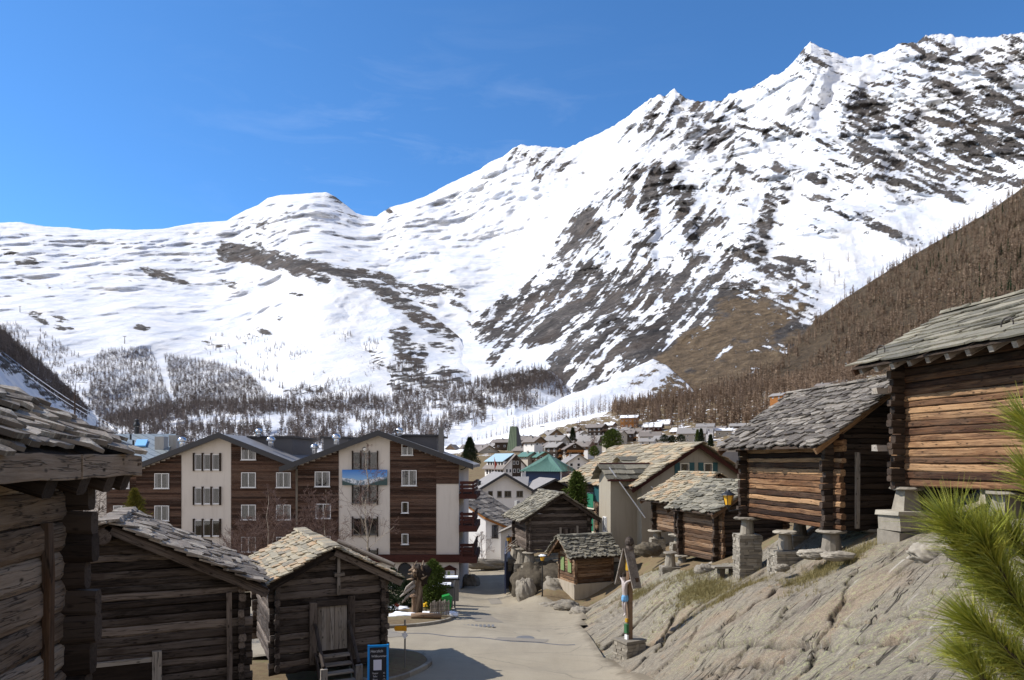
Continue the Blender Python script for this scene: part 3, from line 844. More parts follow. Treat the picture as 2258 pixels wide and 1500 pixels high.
# (u, v, half width, half height, tilt in degrees (positive falls to the right), strength)
ROCKS = [(1800,128,42,40,20,.50),(1770,120,14,40,-15,.55),(1500,250,95,48,-25,.56),(1430,235,30,26,0,.42),(1570,285,90,60,15,.60),(1610,235,50,32,0,.55),(1660,210,36,22,-20,.42),(1700,215,40,60,-40,.33),(1760,190,50,30,20,.36),
  (1905,250,48,52,20,1.05),(1860,285,16,22,10,.9),(2060,115,70,40,25,.66),(2000,112,40,22,0,.5),(2120,150,60,50,35,.52),(2080,215,80,60,35,.72),(2130,290,90,60,25,.92),(2220,170,60,80,30,.72),(2240,110,50,30,20,.6),(2235,300,50,70,30,.98),(2190,240,50,60,30,.8),(2020,270,60,36,25,.72),(1985,185,40,50,30,.42),(2175,385,95,26,22,.62),(2060,365,80,26,25,.72),(2000,300,50,40,25,.75),
  (1700,282,95,26,8,.55),(1830,310,60,26,12,.44),(1760,240,60,22,-10,.36),(1930,345,62,32,28,.88),(1900,325,24,26,10,.8),(1880,378,80,20,12,.62),(2010,405,95,16,12,.92),(1800,396,24,16,0,.85),(1730,375,46,26,20,.5),(2090,430,50,12,15,.62),(1960,510,60,11,20,.85),(1875,470,60,13,20,.62),(1820,445,60,12,20,.50),(1790,505,70,12,8,.4),(1975,425,60,16,18,.66),(2120,335,60,30,25,.85),
  (1720,425,24,24,-30,.95),(1690,475,16,60,14,1.0),(1700,400,50,18,30,.62),(1640,370,70,26,25,.34),(1600,420,70,32,20,.42),(1655,545,32,46,20,.85),(1620,560,40,30,25,.6),
  (1432,420,20,56,16,1.15),(1478,400,24,38,25,.95),(1500,450,26,46,30,.75),(1530,500,26,30,35,.8),(1570,480,46,26,25,.42),(1400,385,22,22,0,.7),(1380,420,30,50,-25,.55),(1330,450,40,40,-40,.42),(1295,500,44,32,-40,.88),(1255,545,24,50,20,.95),(1230,600,36,40,-40,.85),(1330,545,60,30,25,.66),(1405,540,36,36,10,.72),(1400,600,40,40,10,.50),
  (1270,620,60,40,-30,1.0),(1190,670,60,50,-40,.85),(1150,720,50,40,-40,.90),(1085,720,40,40,10,.95),(1110,680,26,30,-20,.72),(1230,710,70,40,-30,1.0),(1330,680,70,60,20,1.05),(1420,640,80,50,15,1.0),(1375,740,60,50,10,1.0),(1500,655,60,60,10,1.0),(1440,720,46,40,10,.75),(1570,640,60,46,15,.9),(1600,590,50,30,25,.66),(1540,580,50,26,25,.72),(1480,590,40,26,25,.5),(1290,770,40,36,-30,.86),(1310,830,50,30,-30,.82),(1370,810,50,30,-30,.72),(1240,810,30,40,-30,.8),(1430,790,50,20,-35,.9),(1100,790,30,20,10,.5),(1130,835,40,30,-20,.55),
  (1690,610,50,30,15,.72),(1750,590,50,30,-10,.60),(1640,700,90,70,-30,1.15),(1560,760,90,50,-35,1.2),(1480,820,90,40,-35,1.2),(1700,720,70,60,-30,1.05),(1760,650,40,40,-30,.72),(1620,820,120,60,-10,1.2),(1800,760,70,60,0,.75),(1760,740,24,60,-30,.45),
  (575,510,16,34,12,.56),(565,480,18,18,0,.42),(745,448,34,20,35,.48),(700,445,24,12,20,.25),(655,460,30,10,0,.12),(780,472,22,8,20,.5),(850,465,22,10,-20,.46),(950,440,30,10,-25,.3),(1150,350,60,20,-10,.36),(1200,365,60,34,-10,.42),(1130,345,20,22,0,.4),(1180,420,60,14,0,.24),
  (52,576,26,9,5,.72),(15,560,24,6,0,.52),(120,631,24,10,8,.66),(45,615,30,6,25,.42),(175,570,40,7,8,.26),(240,560,40,6,8,.24),(375,612,42,9,22,.95),(330,600,20,8,20,.6),(505,625,26,8,20,.56),(560,632,18,6,20,.6),(210,612,30,8,12,.36),(290,617,26,6,12,.4),(90,705,32,12,30,.66),(140,712,30,9,25,.56),(310,722,22,9,0,.66),(130,720,16,6,20,.5),(490,760,40,22,0,.42),(560,745,40,20,-20,.36),(440,560,60,9,8,.2),(620,700,10,6,0,.6),(655,650,16,4,10,.5)]
STROKES = [([(500,556),(560,568),(620,575),(700,600),(780,612),(850,622)], 20, .98), ([(560,545),(620,560),(680,585)], 12, .5), ([(840,625),(900,640),(960,665)], 12, .8),
  ([(1420,372),(1380,400),(1330,450),(1290,490),(1250,560),(1210,620),(1170,660)], 14, .62), ([(1440,470),(1425,540),(1440,600)], 16, .7), ([(930,630),(990,640),(1020,650)], 9, .8), ([(1000,670),(1030,690)], 10, .7)]
GRASS = [(1640,720,110,70,-30,1.0),(1540,780,120,50,-35,1.1),(1460,840,110,40,-35,1.1),(1700,690,80,60,-30,.8),(1620,830,150,60,-10,1.1),(1780,780,80,60,0,.8),(1730,640,60,30,-20,.5),(1250,680,50,50,-30,.25),(1160,720,50,30,-30,.2)]

def blobs(u, v, L, add=True):
    o = np.zeros(u.shape)
    for a, b, ra, rb, ang, s in L:
        t = math.radians(ang); c, sn = math.cos(t), math.sin(t)
        du, dv = u - a, v - b
        p = (du * c + dv * sn) / ra; q = (-du * sn + dv * c) / rb
        o = np.maximum(o, s * np.exp(-0.5 * (p * p + q * q) ** 1.6))
    return o

def sheet(name, mat, top, vbot, du, nv, depth, post, u0=None, u1=None, power=1.0):
    """terrain sheet under a crest line: rays through a grid of bearings and heights, each point at its own distance"""
    tu, tv = zip(*top)
    u0 = tu[0] if u0 is None else u0; u1 = tu[-1] if u1 is None else u1
    us = np.arange(u0, u1 + du, du)
    vt = np.interp(us, tu, tv)
    t = np.linspace(0, 1, nv) ** power
    U = np.repeat(us[:, None], nv, 1)
    vb = np.interp(us, *zip(*vbot)) if hasattr(vbot, '__len__') else np.full(us.shape, vbot)
    V = vt[:, None] + (np.maximum(vb, vt + 2)[:, None] - vt[:, None]) * t[None]
    Y = depth(U, V)
    Y, V, at = post(U, V, Y, vt)
    X = (U - UC) * Y / F; Z = (VH - V) * Y / F
    # the far side behind the crest
    bx = X[:, :1] * 1.06; by = Y[:, :1] * 1.06; bz = Z[:, :1] - 0.05 * Y[:, :1]
    X = np.concatenate([bx, X], 1); Yy = np.concatenate([by, Y], 1); Z = np.concatenate([bz, Z], 1)
    at = {k: np.concatenate([a[:, :1], a], 1).ravel() for k, a in at.items()}
    o = np_mesh(name, np.stack([X, Yy, Z], -1).reshape(-1, 3), grid_faces(len(us), nv + 1)[:, ::-1], mat, at)
    tag(o, kind='structure')
    def look(u, v):
        """point of the sheet on a bearing"""
        ui = np.clip(np.round((np.asarray(u) - us[0]) / du).astype(int), 0, len(us) - 1)
        tt = (np.asarray(v) - vt[ui]) / (np.maximum(vb, vt + 2)[ui] - vt[ui])
        k = np.clip(np.round(np.clip(tt, 0, 1) ** (1 / power) * (nv - 1)).astype(int), 0, nv - 1)
        return np.stack([X[ui, k + 1], Yy[ui, k + 1], Z[ui, k + 1]], -1), (tt >= 0) & (tt <= 1)
    return o, look

def main_post(U, V, Y, vt):
    X = (U - UC) * Y / F; Z = (VH - V) * Y / F
    below = V - vt[:, None]
    rock = blobs(U, V, ROCKS)
    for pl, w, s in STROKES:
        d = polydist(U, V, pl, False)
        rock = np.maximum(rock, s * np.exp(-0.5 * (d / w) ** 3))
    grass = blobs(U, V, GRASS)
    ice = blobs(U, V, [(950,560,230,50,8,1),(330,560,330,60,8,.8),(1000,620,110,40,0,1),(640,450,90,26,0,.7),(1080,480,110,70,-20,.6),(250,520,250,16,2,.8),(1130,400,140,60,-30,.6),(600,600,110,40,10,.6)])
    # relief: gullies and ribs
    wx = fbm(X / 900, Z / 900, 3, .5, seed=31) * 260
    a = math.radians(28)
    xr = X * math.cos(a) - Z * math.sin(a); zr = X * math.sin(a) + Z * math.cos(a)
    big = ridged((X + wx) / 820, (Z + wx) / 1250, 4, .5, seed=3)
    mid = ridged((xr + wx * .5) / 300, (zr + wx * .5) / 170, 5, .55, seed=11)
    rib = ridged((X - Z * .35 + wx) / 210, (Z + wx) / 620, 4, .55, seed=5)
    fine = fbm(xr / 60, zr / 34, 4, .6, seed=21)
    crev = ridged(X / 150 + wx / 120 + Z / 300, Z / 95 + wx / 80, 5, .62, seed=41)
    right = sstep(1000, 1350, U)
    amp = (0.35 + 0.65 * np.clip(rock * 1.3, 0, 1)) * (.25 + .75 * right)
    Yk = Y / 4000
    d = -(big * 120 * (0.3 + 0.7 * right) + (mid * 60 * amp + rib * 105 * right * amp) + fine * 18 * np.clip(rock * 1.4, 0.0, 1)) * np.clip(Yk, .25, 1.2)
    d -= ice * crev * 6 * Yk
    d -= fbm(X / 55, Z / 46, 4, .6, seed=59) * 7 * Yk
    soft = fbm(X / 420, Z / 210, 4, .5, seed=55)
    d -= (soft * 190 + fbm(X / 190 + wx / 120, Z / 150 + wx / 90, 4, .55, seed=57) * 32) * (1 - right) * Yk * np.clip(1 - rock, .2, 1)
    d *= sstep(0, 26, below) * 0.9 + 0.1
    Y = Y + d
    # ragged crest
    jag = fbm(U / 14, U * 0 + 3.3, 3, .6, seed=9)[:, :1] * np.interp(U[:, :1], [0, 480, 820, 1000, 1100, 1400, 1800, 2258], [1.0, .5, .8, 1.5, 2.5, 5, 5, 4])
    V = V + jag * np.exp(-below / 18)
    # where rock shows through: streaks along the strata, and the steep lips of the relief
    th = np.where(U > 1620, math.radians(24), math.radians(-38))
    su = U * np.cos(th) + V * np.sin(th); sv = -U * np.sin(th) + V * np.cos(th)
    th2 = np.where(U > 1620, math.radians(24), np.where(U < 1040, math.radians(16), math.radians(-50)))
    cu = U * np.cos(th2) + V * np.sin(th2); cw = -U * np.sin(th2) + V * np.cos(th2)
    st = fbm(cu / 130 + wx / 300, cw / 15 + wx / 160, 6, .66, seed=61) * .85 + fbm(U / 26, V / 15, 5, .66, seed=63) * .42
    lip = np.clip(mid * .30 + rib * .15, -.4, .4)
    zone = right * blobs(U, V, [(2080,260,260,150,10,.42),(1700,320,260,120,-20,.26),(1480,520,230,190,-30,.30),(1850,450,260,90,10,.24),(1500,270,160,70,-20,.34)])
    rock = np.maximum(rock * 1.05, zone)
    rock = 1.16 * (1 - np.exp(-1.5 * rock))
    rr = rock + (st * 0.70 - lip * .55) * np.clip(rock * 2.2, 0.10, 1.0) - 0.05
    spk = np.clip(fbm(U / 9, V / 5, 3, .6, seed=71) - .22, 0, 1) * 1.7 * np.clip(right * sstep(150, 420, V), 0, 1) * (fbm(U / 120, V / 70, 2, .5, seed=73) * .5 + .6)
    rr = np.clip(np.maximum(rr, spk), 0, 1.3)
    rr = np.maximum(rr, sstep(.55, .9, grass) * (.74 + .62 * fbm(cu / 60, cw / 16, 5, .62, seed=83)))
    return Y, V, {'rock': rr, 'grass': grass * (0.75 + 0.4 * fbm(U / 60, V / 30, 3, .5, seed=81))}

main_o, main_look = sheet('mountain', M['mountain'], RIDGE, 965, 3.0, 300, lambda u, v: np.exp(_md(u / 1000, v / 1000)), main_post)

def simple_depth(pts):
    f = tps([(a / 1000, b / 1000) for a, b, c in pts], [math.log(c) for a, b, c in pts], 1e-4)
    return lambda u, v: np.exp(f(u / 1000, v / 1000))

def hill_post(relief, wl, rocks=(), base=0.0, grass=0.0, jag=1.0, seed=0, gblobs=()):
    def post(U, V, Y, vt):
        X = (U - UC) * Y / F; Z = (VH - V) * Y / F
        below = V - vt[:, None]
        d = -(ridged(X / wl, Z / wl * 1.1, 4, .5, seed=seed) * relief + fbm(X / wl * 4, Z / wl * 5, 4, .55, seed=seed + 4) * relief * .35)
        Y = Y + d * (sstep(0, 30, below) * .9 + .1)
        V = V + fbm(U / 22, U * 0 + 1.7, 3, .6, seed=seed + 2)[:, :1] * jag * np.exp(-below / 20)
        rk = np.maximum(.84 * (1 - np.exp(-1.6 * blobs(U, V, rocks))), base)
        rk = rk + fbm(U / 30, V / 8, 4, .6, seed=seed + 6) * .45 * np.clip(rk * 2, .1, 1)
        gr = np.maximum(blobs(U, V, gblobs), grass)
        return Y, V, {'rock': np.clip(rk, 0, 1.3), 'grass': gr}
    return post

# moraine ridge below the glacier
C_TOP = [(500,960),(560,905),(600,835),(630,752),(660,703),(700,652),(735,613),(760,621),(800,612),(840,618),(880,640),(930,676),(975,712),(1012,742),(1035,790),(1060,826),(1100,850),(1150,880),(1200,915)]
cm_o, cm_look = sheet('moraine_hill', M['mountain'], C_TOP, 965, 3.0, 130, simple_depth([(500,960,1500),(630,752,2350),(735,613,2900),(850,620,3000),(1010,742,2300),(1100,850,1650),(1200,915,1300),(700,760,2150),(800,700,2450),(900,760,2050),(640,860,1650),(760,860,1600),(900,860,1550),(700,960,1250),(1000,960,1200),(1000,860,1500)]),
    hill_post(46, 330, [(870,660,60,16,32,1.0),(930,700,60,16,35,1.0),(985,730,30,12,35,1.0),(810,628,40,10,5,.95),(890,770,26,50,-10,.78),(925,800,16,36,10,.8),(760,790,90,26,0,.52),(700,800,60,30,-30,.55),(850,830,90,30,10,.56),(930,840,60,16,10,.75),(1000,830,50,18,20,.6),(720,850,90,24,0,.55),(1060,860,60,20,0,.6),(640,800,16,30,-20,.4),(975,765,40,10,20,.6)], 0.02, seed=13))

# wooded knoll behind the village
D_TOP = [(150,1010),(224,932),(300,912),(392,890),(480,892),(560,892),(640,886),(720,884),(800,880),(880,876),(950,866),(1000,858),(1060,842),(1130,824),(1180,814),(1215,818),(1240,840),(1262,872),(1300,905),(1340,960)]
kn_o, kn_look = sheet('wooded_hill', M['hill'], D_TOP, 1010, 3.0, 70, simple_depth([(150,1010,560),(224,932,900),(400,890,1050),(640,886,1100),(900,876,1150),(1180,814,1200),(1262,872,1150),(1340,960,900),(300,1000,600),(600,1000,620),(900,1000,640),(600,940,800),(900,940,820),(1100,930,880),(1100,1000,680),(300,950,760)]),
    hill_post(14, 70, [(520,905,300,10,0,.35),(1150,835,70,20,-15,.85),(700,900,200,8,0,.35),(380,905,120,12,-10,.4),(950,890,120,14,-12,.35),(1050,890,60,30,-30,.45)], 0.20, seed=23, grass=0.3))

# avalanche fan of snow running down to the valley floor
G_TOP = [(930,1000),(960,978),(1000,962),(1050,948),(1100,934),(1180,908),(1250,872),(1290,860),(1340,842),(1400,810),(1440,792),(1470,806),(1520,850),(1560,900),(1600,950)]
fan_o, fan_look = sheet('snow_fan', M['hill'], G_TOP, 1000, 3.0, 50, simple_depth([(930,1000,640),(1000,962,760),(1180,908,880),(1290,860,980),(1440,792,1180),(1600,950,850),(1200,1000,640),(1400,1000,680),(1300,930,820)]),
    hill_post(7, 60, [(1420,830,60,10,-35,.5),(1480,850,40,20,-30,.9),(1100,940,40,4,-20,.3)], 0.0, seed=33, grass=0.6))

# shaded side of the valley on the left
L_TOP = [(-700,420),(-400,530),(-90,668),(0,730),(50,768),(100,808),(150,853),(200,903),(240,960),(270,1010)]
ls_o, ls_look = sheet('valley_side', M['hill'], L_TOP, 1030, 3.0, 90, simple_depth([(-700,420,330),(-700,900,140),(-400,530,430),(-400,900,190),(-90,668,560),(0,730,760),(100,808,1000),(200,903,1250),(270,1010,1300),(-90,900,260),(0,900,400),(100,900,700),(0,1000,300),(100,1000,480),(200,1000,900)]),
    hill_post(9, 45, [(20,800,40,20,30,.8),(80,850,50,12,35,.75),(40,760,60,20,38,.9),(120,880,40,10,30,.6),(60,880,50,10,30,.6),(150,870,40,16,40,.9)], 0.22, seed=43, grass=0.1))

# brown wooded flank on the right
E_TOP = [(1290,960),(1330,930),(1380,905),(1450,884),(1520,867),(1600,842),(1660,828),(1700,815),(1740,775),(1770,740),(1800,704),(1860,660),(1930,615),(2000,571),(2060,536),(2100,514),(2180,467),(2258,412),(2350,345),(2520,240),(2700,160)]
E_PTS = [(2700,160,1000),(2700,500,650),(2700,900,280),(1290,960,760),(1380,905,860),(1520,867,900),(1600,842,920),(1700,815,960),(1800,704,1150),(1930,615,1250),(2100,514,1250),(2258,412,1150),(2350,345,1100),(1500,940,640),(1700,900,640),(1800,820,820),(1900,760,880),(1900,860,620),(2050,700,860),(2050,850,560),(2200,600,840),(2200,750,620),(2300,900,380),(1400,1000,560),(1700,1000,460),(2000,1000,380),(2300,1000,300)]
fl_o, fl_look = sheet('wooded_flank', M['flank'], E_TOP, 1010, 3.0, 170, simple_depth(E_PTS),
    hill_post(13, 80, [(1800,780,60,30,-35,1.0)], .92, seed=53, grass=0.85))

# ------------------------------------------------------------------ larches
def spiky(ns, seed, rad=0.16, thick=0.014, up=0.25, t0=0.12):
    """unit-height bare larch: tapered trunk with thin tapering limbs; arrays for stamping"""
    rs = np.random.RandomState(seed)
    V = []; T = []
    def pyr(a, b, r):
        o = len(V)
        d = np.array(b) - np.array(a); d /= np.linalg.norm(d) + 1e-9
        x = np.cross(d, [0.3, 0.2, 1.0]); x /= np.linalg.norm(x) + 1e-9
        y = np.cross(d, x)
        for k in range(3):
            t = 2 * np.pi * k / 3
            V.append(np.array(a) + (x * np.cos(t) + y * np.sin(t)) * r)
        V.append(np.array(b))
        for k in range(3):
            T.append((o + k, o + (k + 1) % 3, o + 3))
    pyr((0, 0, -.03), (rs.uniform(-.01, .01), rs.uniform(-.01, .01), 1.0), thick * 1.5)
    for i in range(ns):
        t = t0 + (0.97 - t0) * (i + rs.rand()) / ns
        L = rad * (1 - t) ** 0.75 * (0.6 + .7 * rs.rand()) + 0.012
        a = rs.rand() * 2 * np.pi
        z1 = t + L * rs.uniform(-.2, up * 2)
        pyr((0, 0, t), (math.cos(a) * L, math.sin(a) * L, z1), thick * (1.15 - .6 * t) * 1.3)
    return np.array(V), np.array(T)

def stamp(name, pts, h, variants, mat, label, seed=0, kind='stuff', lean=0.03):
    rs = np.random.RandomState(seed)
    Vs, Ts, Rn, Gr = [], [], [], []
    o = 0
    for vi, (bv, bt) in enumerate(variants):
        idx = np.arange(len(pts))[vi::len(variants)]
        if not len(idx): continue
        n = len(idx); k = len(bv)
        hh = np.asarray(h)[idx] * rs.uniform(.55, 1.25, n)
        a = rs.rand(n) * 2 * np.pi
        c, s = np.cos(a), np.sin(a)
        x = bv[None, :, 0] * c[:, None] - bv[None, :, 1] * s[:, None]
        y = bv[None, :, 0] * s[:, None] + bv[None, :, 1] * c[:, None]
        wd = rs.uniform(.8, 1.25, n)
        q = np.stack([x * wd[:, None], y * wd[:, None], np.repeat(bv[None, :, 2], n, 0)], -1) * hh[:, None, None] + pts[idx][:, None]
        Vs.append(q.reshape(-1, 3))
        Ts.append((bt[None] + (o + np.arange(n) * k)[:, None, None]).reshape(-1, 3))
        Rn.append(np.repeat(rs.rand(n), k))
        o += n * k
    V = np.concatenate(Vs)
    ob = np_mesh(name, V, np.concatenate(Ts), mat, {'rnd': np.concatenate(Rn), 'gr': V}, smooth=False)
    if kind: ob["kind"] = kind
    if label: ob["label"] = label
    return ob

def scatter(look, poly, n, seed, keep=None):
    rs = np.random.RandomState(seed)
    poly = [tuple(p) for p in poly]
    xs, ys = zip(*poly)
    out = []
    got = 0
    for _ in range(40):
        u = rs.uniform(min(xs), max(xs), n * 2); v = rs.uniform(min(ys), max(ys), n * 2)
        k = inpoly(u, v, poly)
        if keep is not None: k &= keep(u, v, rs)
        u, v = u[k], v[k]
        p, ok = look(u, v)
        out.append(p[ok]); got += ok.sum()
        if got >= n: break
    return np.concatenate(out)[:n]

VAR_F = [spiky(30 + 3 * i, 100 + i, .17 + .03 * i, .024) for i in range(5)]
VAR_E = [spiky(36 + 4 * i, 150 + i, .15 + .03 * i, .019, .35) for i in range(5)]
VAR_N = [spiky(34, 200 + i, .19, .0125) for i in range(6)]
VAR_C = [spiky(40, 300 + i, .17, .030, -.25, .04) for i in range(3)]

# far larch woods on the snow slopes
p1 = scatter(main_look, [(205,800),(222,775),(330,770),(345,800),(382,900),(330,930),(240,945),(195,900)], 2300, 1)
p2 = scatter(main_look, [(362,785),(470,800),(545,825),(600,880),(640,900),(420,915),(378,870)], 2900, 2)
p3 = scatter(main_look, [(0,715),(60,715),(140,760),(200,800),(215,860),(190,880),(100,800),(0,740)], 480, 3, lambda u, v, r: fbm(u / 40, v / 25, 2, .5, seed=2) > -.1)
p4 = scatter(cm_look, [(630,770),(650,745),(690,790),(650,830)], 150, 4)
p5 = scatter(cm_look, [(560,900),(620,850),(900,790),(1000,830),(1150,880),(1100,960),(600,960)], 1700, 5, lambda u, v, r: fbm(u / 50, v / 25, 2, .5, seed=5) > 0)
p6 = scatter(main_look, [(470,740),(560,735),(640,760),(600,850),(500,800),(440,780)], 110, 6, lambda u, v, r: fbm(u / 40, v / 25, 2, .5, seed=6) > .05)
p7 = scatter(cm_look, [(700,745),(760,735),(860,740),(800,800),(700,800)], 90, 7, lambda u, v, r: fbm(u / 30, v / 20, 2, .5, seed=7) > 0)
pf = np.concatenate([p1, p2, p3, p4, p5, p6, p7])
stamp('far_larch_forest', pf, np.full(len(pf), 15.0), VAR_F, M['larch_far'], None, 11)
# knoll
q1 = scatter(kn_look, [(190,985),(224,930),(392,886),(800,876),(1000,855),(1180,812),(1240,835),(1262,870),(1190,900),(1100,926),(1000,955),(960,1000)], 4200, 12, lambda u, v, r: (fbm(u / 60, v / 22, 3, .5, seed=8) + .9 * blobs(u, v, [(1150,835,70,22,-15,1),(560,903,330,9,0,.6),(380,905,120,20,-10,1)]) + r.uniform(-.3, .3, len(u))) > .05)
q2 = scatter(kn_look, [(224,930),(392,886),(560,888),(640,884),(720,880),(800,876),(1000,855),(1180,812),(1240,835),(1255,862),(1200,860),(1000,885),(800,905),(400,915),(260,950)], 1500, 13)
qk = np.concatenate([q1, q2])
stamp('hill_larch_forest', qk, np.full(len(qk), 12.5), VAR_F, M['larch_far'], None, 12)
# shaded valley side
ql = scatter(ls_look, [(-20,725),(0,732),(100,812),(200,905),(190,930),(100,860),(30,800),(-20,770)], 1500, 14)
stamp('valley_larch_forest', ql, np.full(len(ql), 11.0), VAR_F, M['larch_far'], None, 14)
# right flank, dense
e1 = scatter(fl_look, E_TOP + [(2350,960),(1850,960),(1850,880),(1700,890),(1620,905),(1500,915),(1400,930)], 6500, 15, lambda u, v, r: blobs(u, v, [(1800,770,46,16,-38,1.2),(1745,820,50,10,-35,1)]) + r.rand(len(u)) * .5 < .7)
h1 = np.interp(e1[:, 1], [500, 900, 1250], [13, 16, 17])
stamp('flank_larch_forest', e1, h1, VAR_E, M['larch_hill'], None, 15)
e2 = scatter(fl_look, E_TOP + [(2350,960),(1850,960),(1850,880)], 620, 16, lambda u, v, r: (fbm(u / 130, v / 90, 2, .5, seed=17) + .9 * (u - 2000) / 400 - .15 > .1) & (u > 1850))
stamp('dark_conifer_stand', e2, np.full(len(e2), 14.0), VAR_C, M['conifer'], None, 16)
# ------------------------------------------------------------------ ground, road, bedrock
VS = 1.35                                    # the upper village stands this much farther than first paced out
G_PTS = [(0,0,-1.75),(-4,2,-2.3),(4,2,-1.4),(0,6,-3.1),(-6,8,-4.2),(-3,12,-4.9),(0,14,-5.3),(-2,17,-6.2),(-12,6,-4.0),(-20,12,-5.0),
         (-7,21,-6.85),(-4.5,22.5,-6.85),(-9.5,17,-6.3),(-8.5,27,-7.35),(-12,16,-6.0),(-20,25,-6.9),(-40,30,-7.2),(-40,60,-10.0),(-70,110,-12),
         (-15,58,-10.8),(-30,60,-10.6),(-22,45,-9.3),(-1,72,-11.6),(-2,80,-11.7),(0,110,-13),(-30,110,-13),(20,110,-10),(45,100,-5),
         (3,50,-7.9),(8,53,-6.4),(8.5,57,-6.3),(14,50,-4.9),(18,40,-3.2),(9.8,35,-5.1),(8.7,38.5,-5.5),(4.4,45,-8.9),(7.3,45.5,-7.7),(1.9,45,-8.7),(6.5,41.5,-7.5),
         (7.25,22,-4.1),(10.06,22.0,-2.9),(12.5,24,-2.2),(13,29,-2.1),(9.5,28.5,-4.3),(8.9,27,-4.5),(9.55,24.5,-3.75),(10.6,19.6,-2.35),(13,16,-1.3),(15,22,-1.1),(14.5,10,-0.4),(22,18,1.0),(28,40,1.5),
         (7.2,30,-5.1),(8.55,21,-3.5),(10.7,15,-1.5),(4.3,25.3,-7.0),(5.34,14.5,-4.5),(4.43,18.5,-5.75),(5.0,9,-2.75),(6.26,17,-4.2),(7.46,15,-3.2),(5.98,25,-5.85),(7.9,12,-2.15),(4.2,30,-7.2),(4.6,36,-7.9),(2.2,8,-3.3),(3.0,13,-4.9)]
def road_z(y): return -(4.365 + 0.11 * np.minimum(np.asarray(y, float), 62) + 0.02 * np.maximum(np.asarray(y, float) - 62, 0))
for _x, _y in [(3.4,21.5),(3.0,25.1),(3.0,33.1),(3.7,38.8),(2.9,42.4),(.5,46.8),(-.1,54),(-.2,62),(-4,62),(-4.5,57),(-10,52),(-4,50),(-2,42),(-8,42),(-14,44),(-2,34),(-8,34),(-14,34),(0,28),(-4,28),(-3,24),(0,22),(2,18.5),(0,19)]:
    G_PTS.append((_x, _y, float(road_z(_y))))
for _u, _v, _Y in [(1100,1034,245),(1150,1012,258),(1205,1002,282),(1300,1000,320),(1380,958,430),(1450,968,375),(1550,990,290),(1640,928,410),(1710,880,430),(1850,876,340),(1600,1040,150),(1720,985,150),(1060,1075,190),(1180,1062,200),(1110,1100,130),(900,1040,260),(1300,1045,190)]:
    k = VS if _Y > 160 else 1.0
    G_PTS.append(((_u - UC) * _Y * k / F, _Y * k, (VH - _v) * _Y * k / F))
for _u, _v, _Y in [(980,988,620),(1100,961,650),(1200,936,680),(1330,910,730),(1450,893,760),(1550,884,700),(980,996,760),(1200,950,820),(1450,905,880),(950,995,400),(600,1022,350),(300,1015,320),(0,1005,280),(2000,900,400),(2258,860,300),(700,1010,640),(300,1010,560),(-200,990,300)]:
    G_PTS.append(((_u - UC) * _Y / F, _Y, (VH - _v) * _Y / F))
_gp = np.array(G_PTS)
# interpolate in a compressed plane so that near and far control points weigh alike
def _cmp(x, y):
    y = np.asarray(y, float); x = np.asarray(x, float)
    L = np.log(np.maximum(y, 0) + 12)
    return x / (np.maximum(y, 0) + 12) * 1.6, L
_gx, _gy = _cmp(_gp[:, 0], _gp[:, 1])
_gf = tps(np.stack([_gx, _gy], 1), _gp[:, 2], 1e-5)
def gz(x, y):
    a, b = _cmp(x, y)
    return _gf(a, b)
def gz1(x, y): return float(gz(np.array([x]), np.array([y]))[0])
def gpt(u, Y):
    """a point standing on the ground at a bearing and a distance"""
    x = (u - UC) * Y / F
    return Vector((x, Y, gz1(x, Y)))

ROCK_POLY = [(3.55,17.2),(3.62,21.5),(3.2,25.1),(3.15,33.1),(3.95,38.8),(3.9,41.6),(5.2,42.6),(7.2,42.2),(8.2,37.5),(8.6,33),(9.6,30),(14,30),(18,24),(18,7),(4.6,6),(3.2,12)]
def hit(u, v):
    """where a sight line meets the ground"""
    Ys = np.linspace(4, 46, 900); xs = (u - UC) * Ys / F
    g = gz(xs, Ys) - (VH - v) * Ys / F
    i = int(np.argmax(g > 0)) if (g > 0).any() else 899
    return (float(xs[i]), float(Ys[i]))
CRACKS = [([hit(*q) for q in pl], w) for pl, w in (
    ([(1370,1440),(1440,1425),(1480,1400),(1530,1345),(1560,1322),(1600,1300)], .16), ([(1540,1432),(1620,1425),(1700,1418),(1800,1422),(1900,1420),(2040,1412)], .10),
    ([(1800,1425),(1840,1370),(1865,1300),(1890,1255)], .07), ([(1600,1375),(1650,1345),(1700,1310),(1760,1270)], .09), ([(1400,1480),(1440,1445),(1470,1440)], .12),
    ([(1760,1500),(1790,1450),(1810,1420)], .07), ([(1450,1440),(1475,1390),(1490,1355)], .11), ([(1830,1380),(1950,1365),(2050,1360)], .06), ([(1330,1430),(1400,1380),(1460,1330)], .10), ([(1560,1500),(1640,1470),(1720,1462)], .08), ([(1900,1480),(1980,1465),(2060,1470)], .06))]
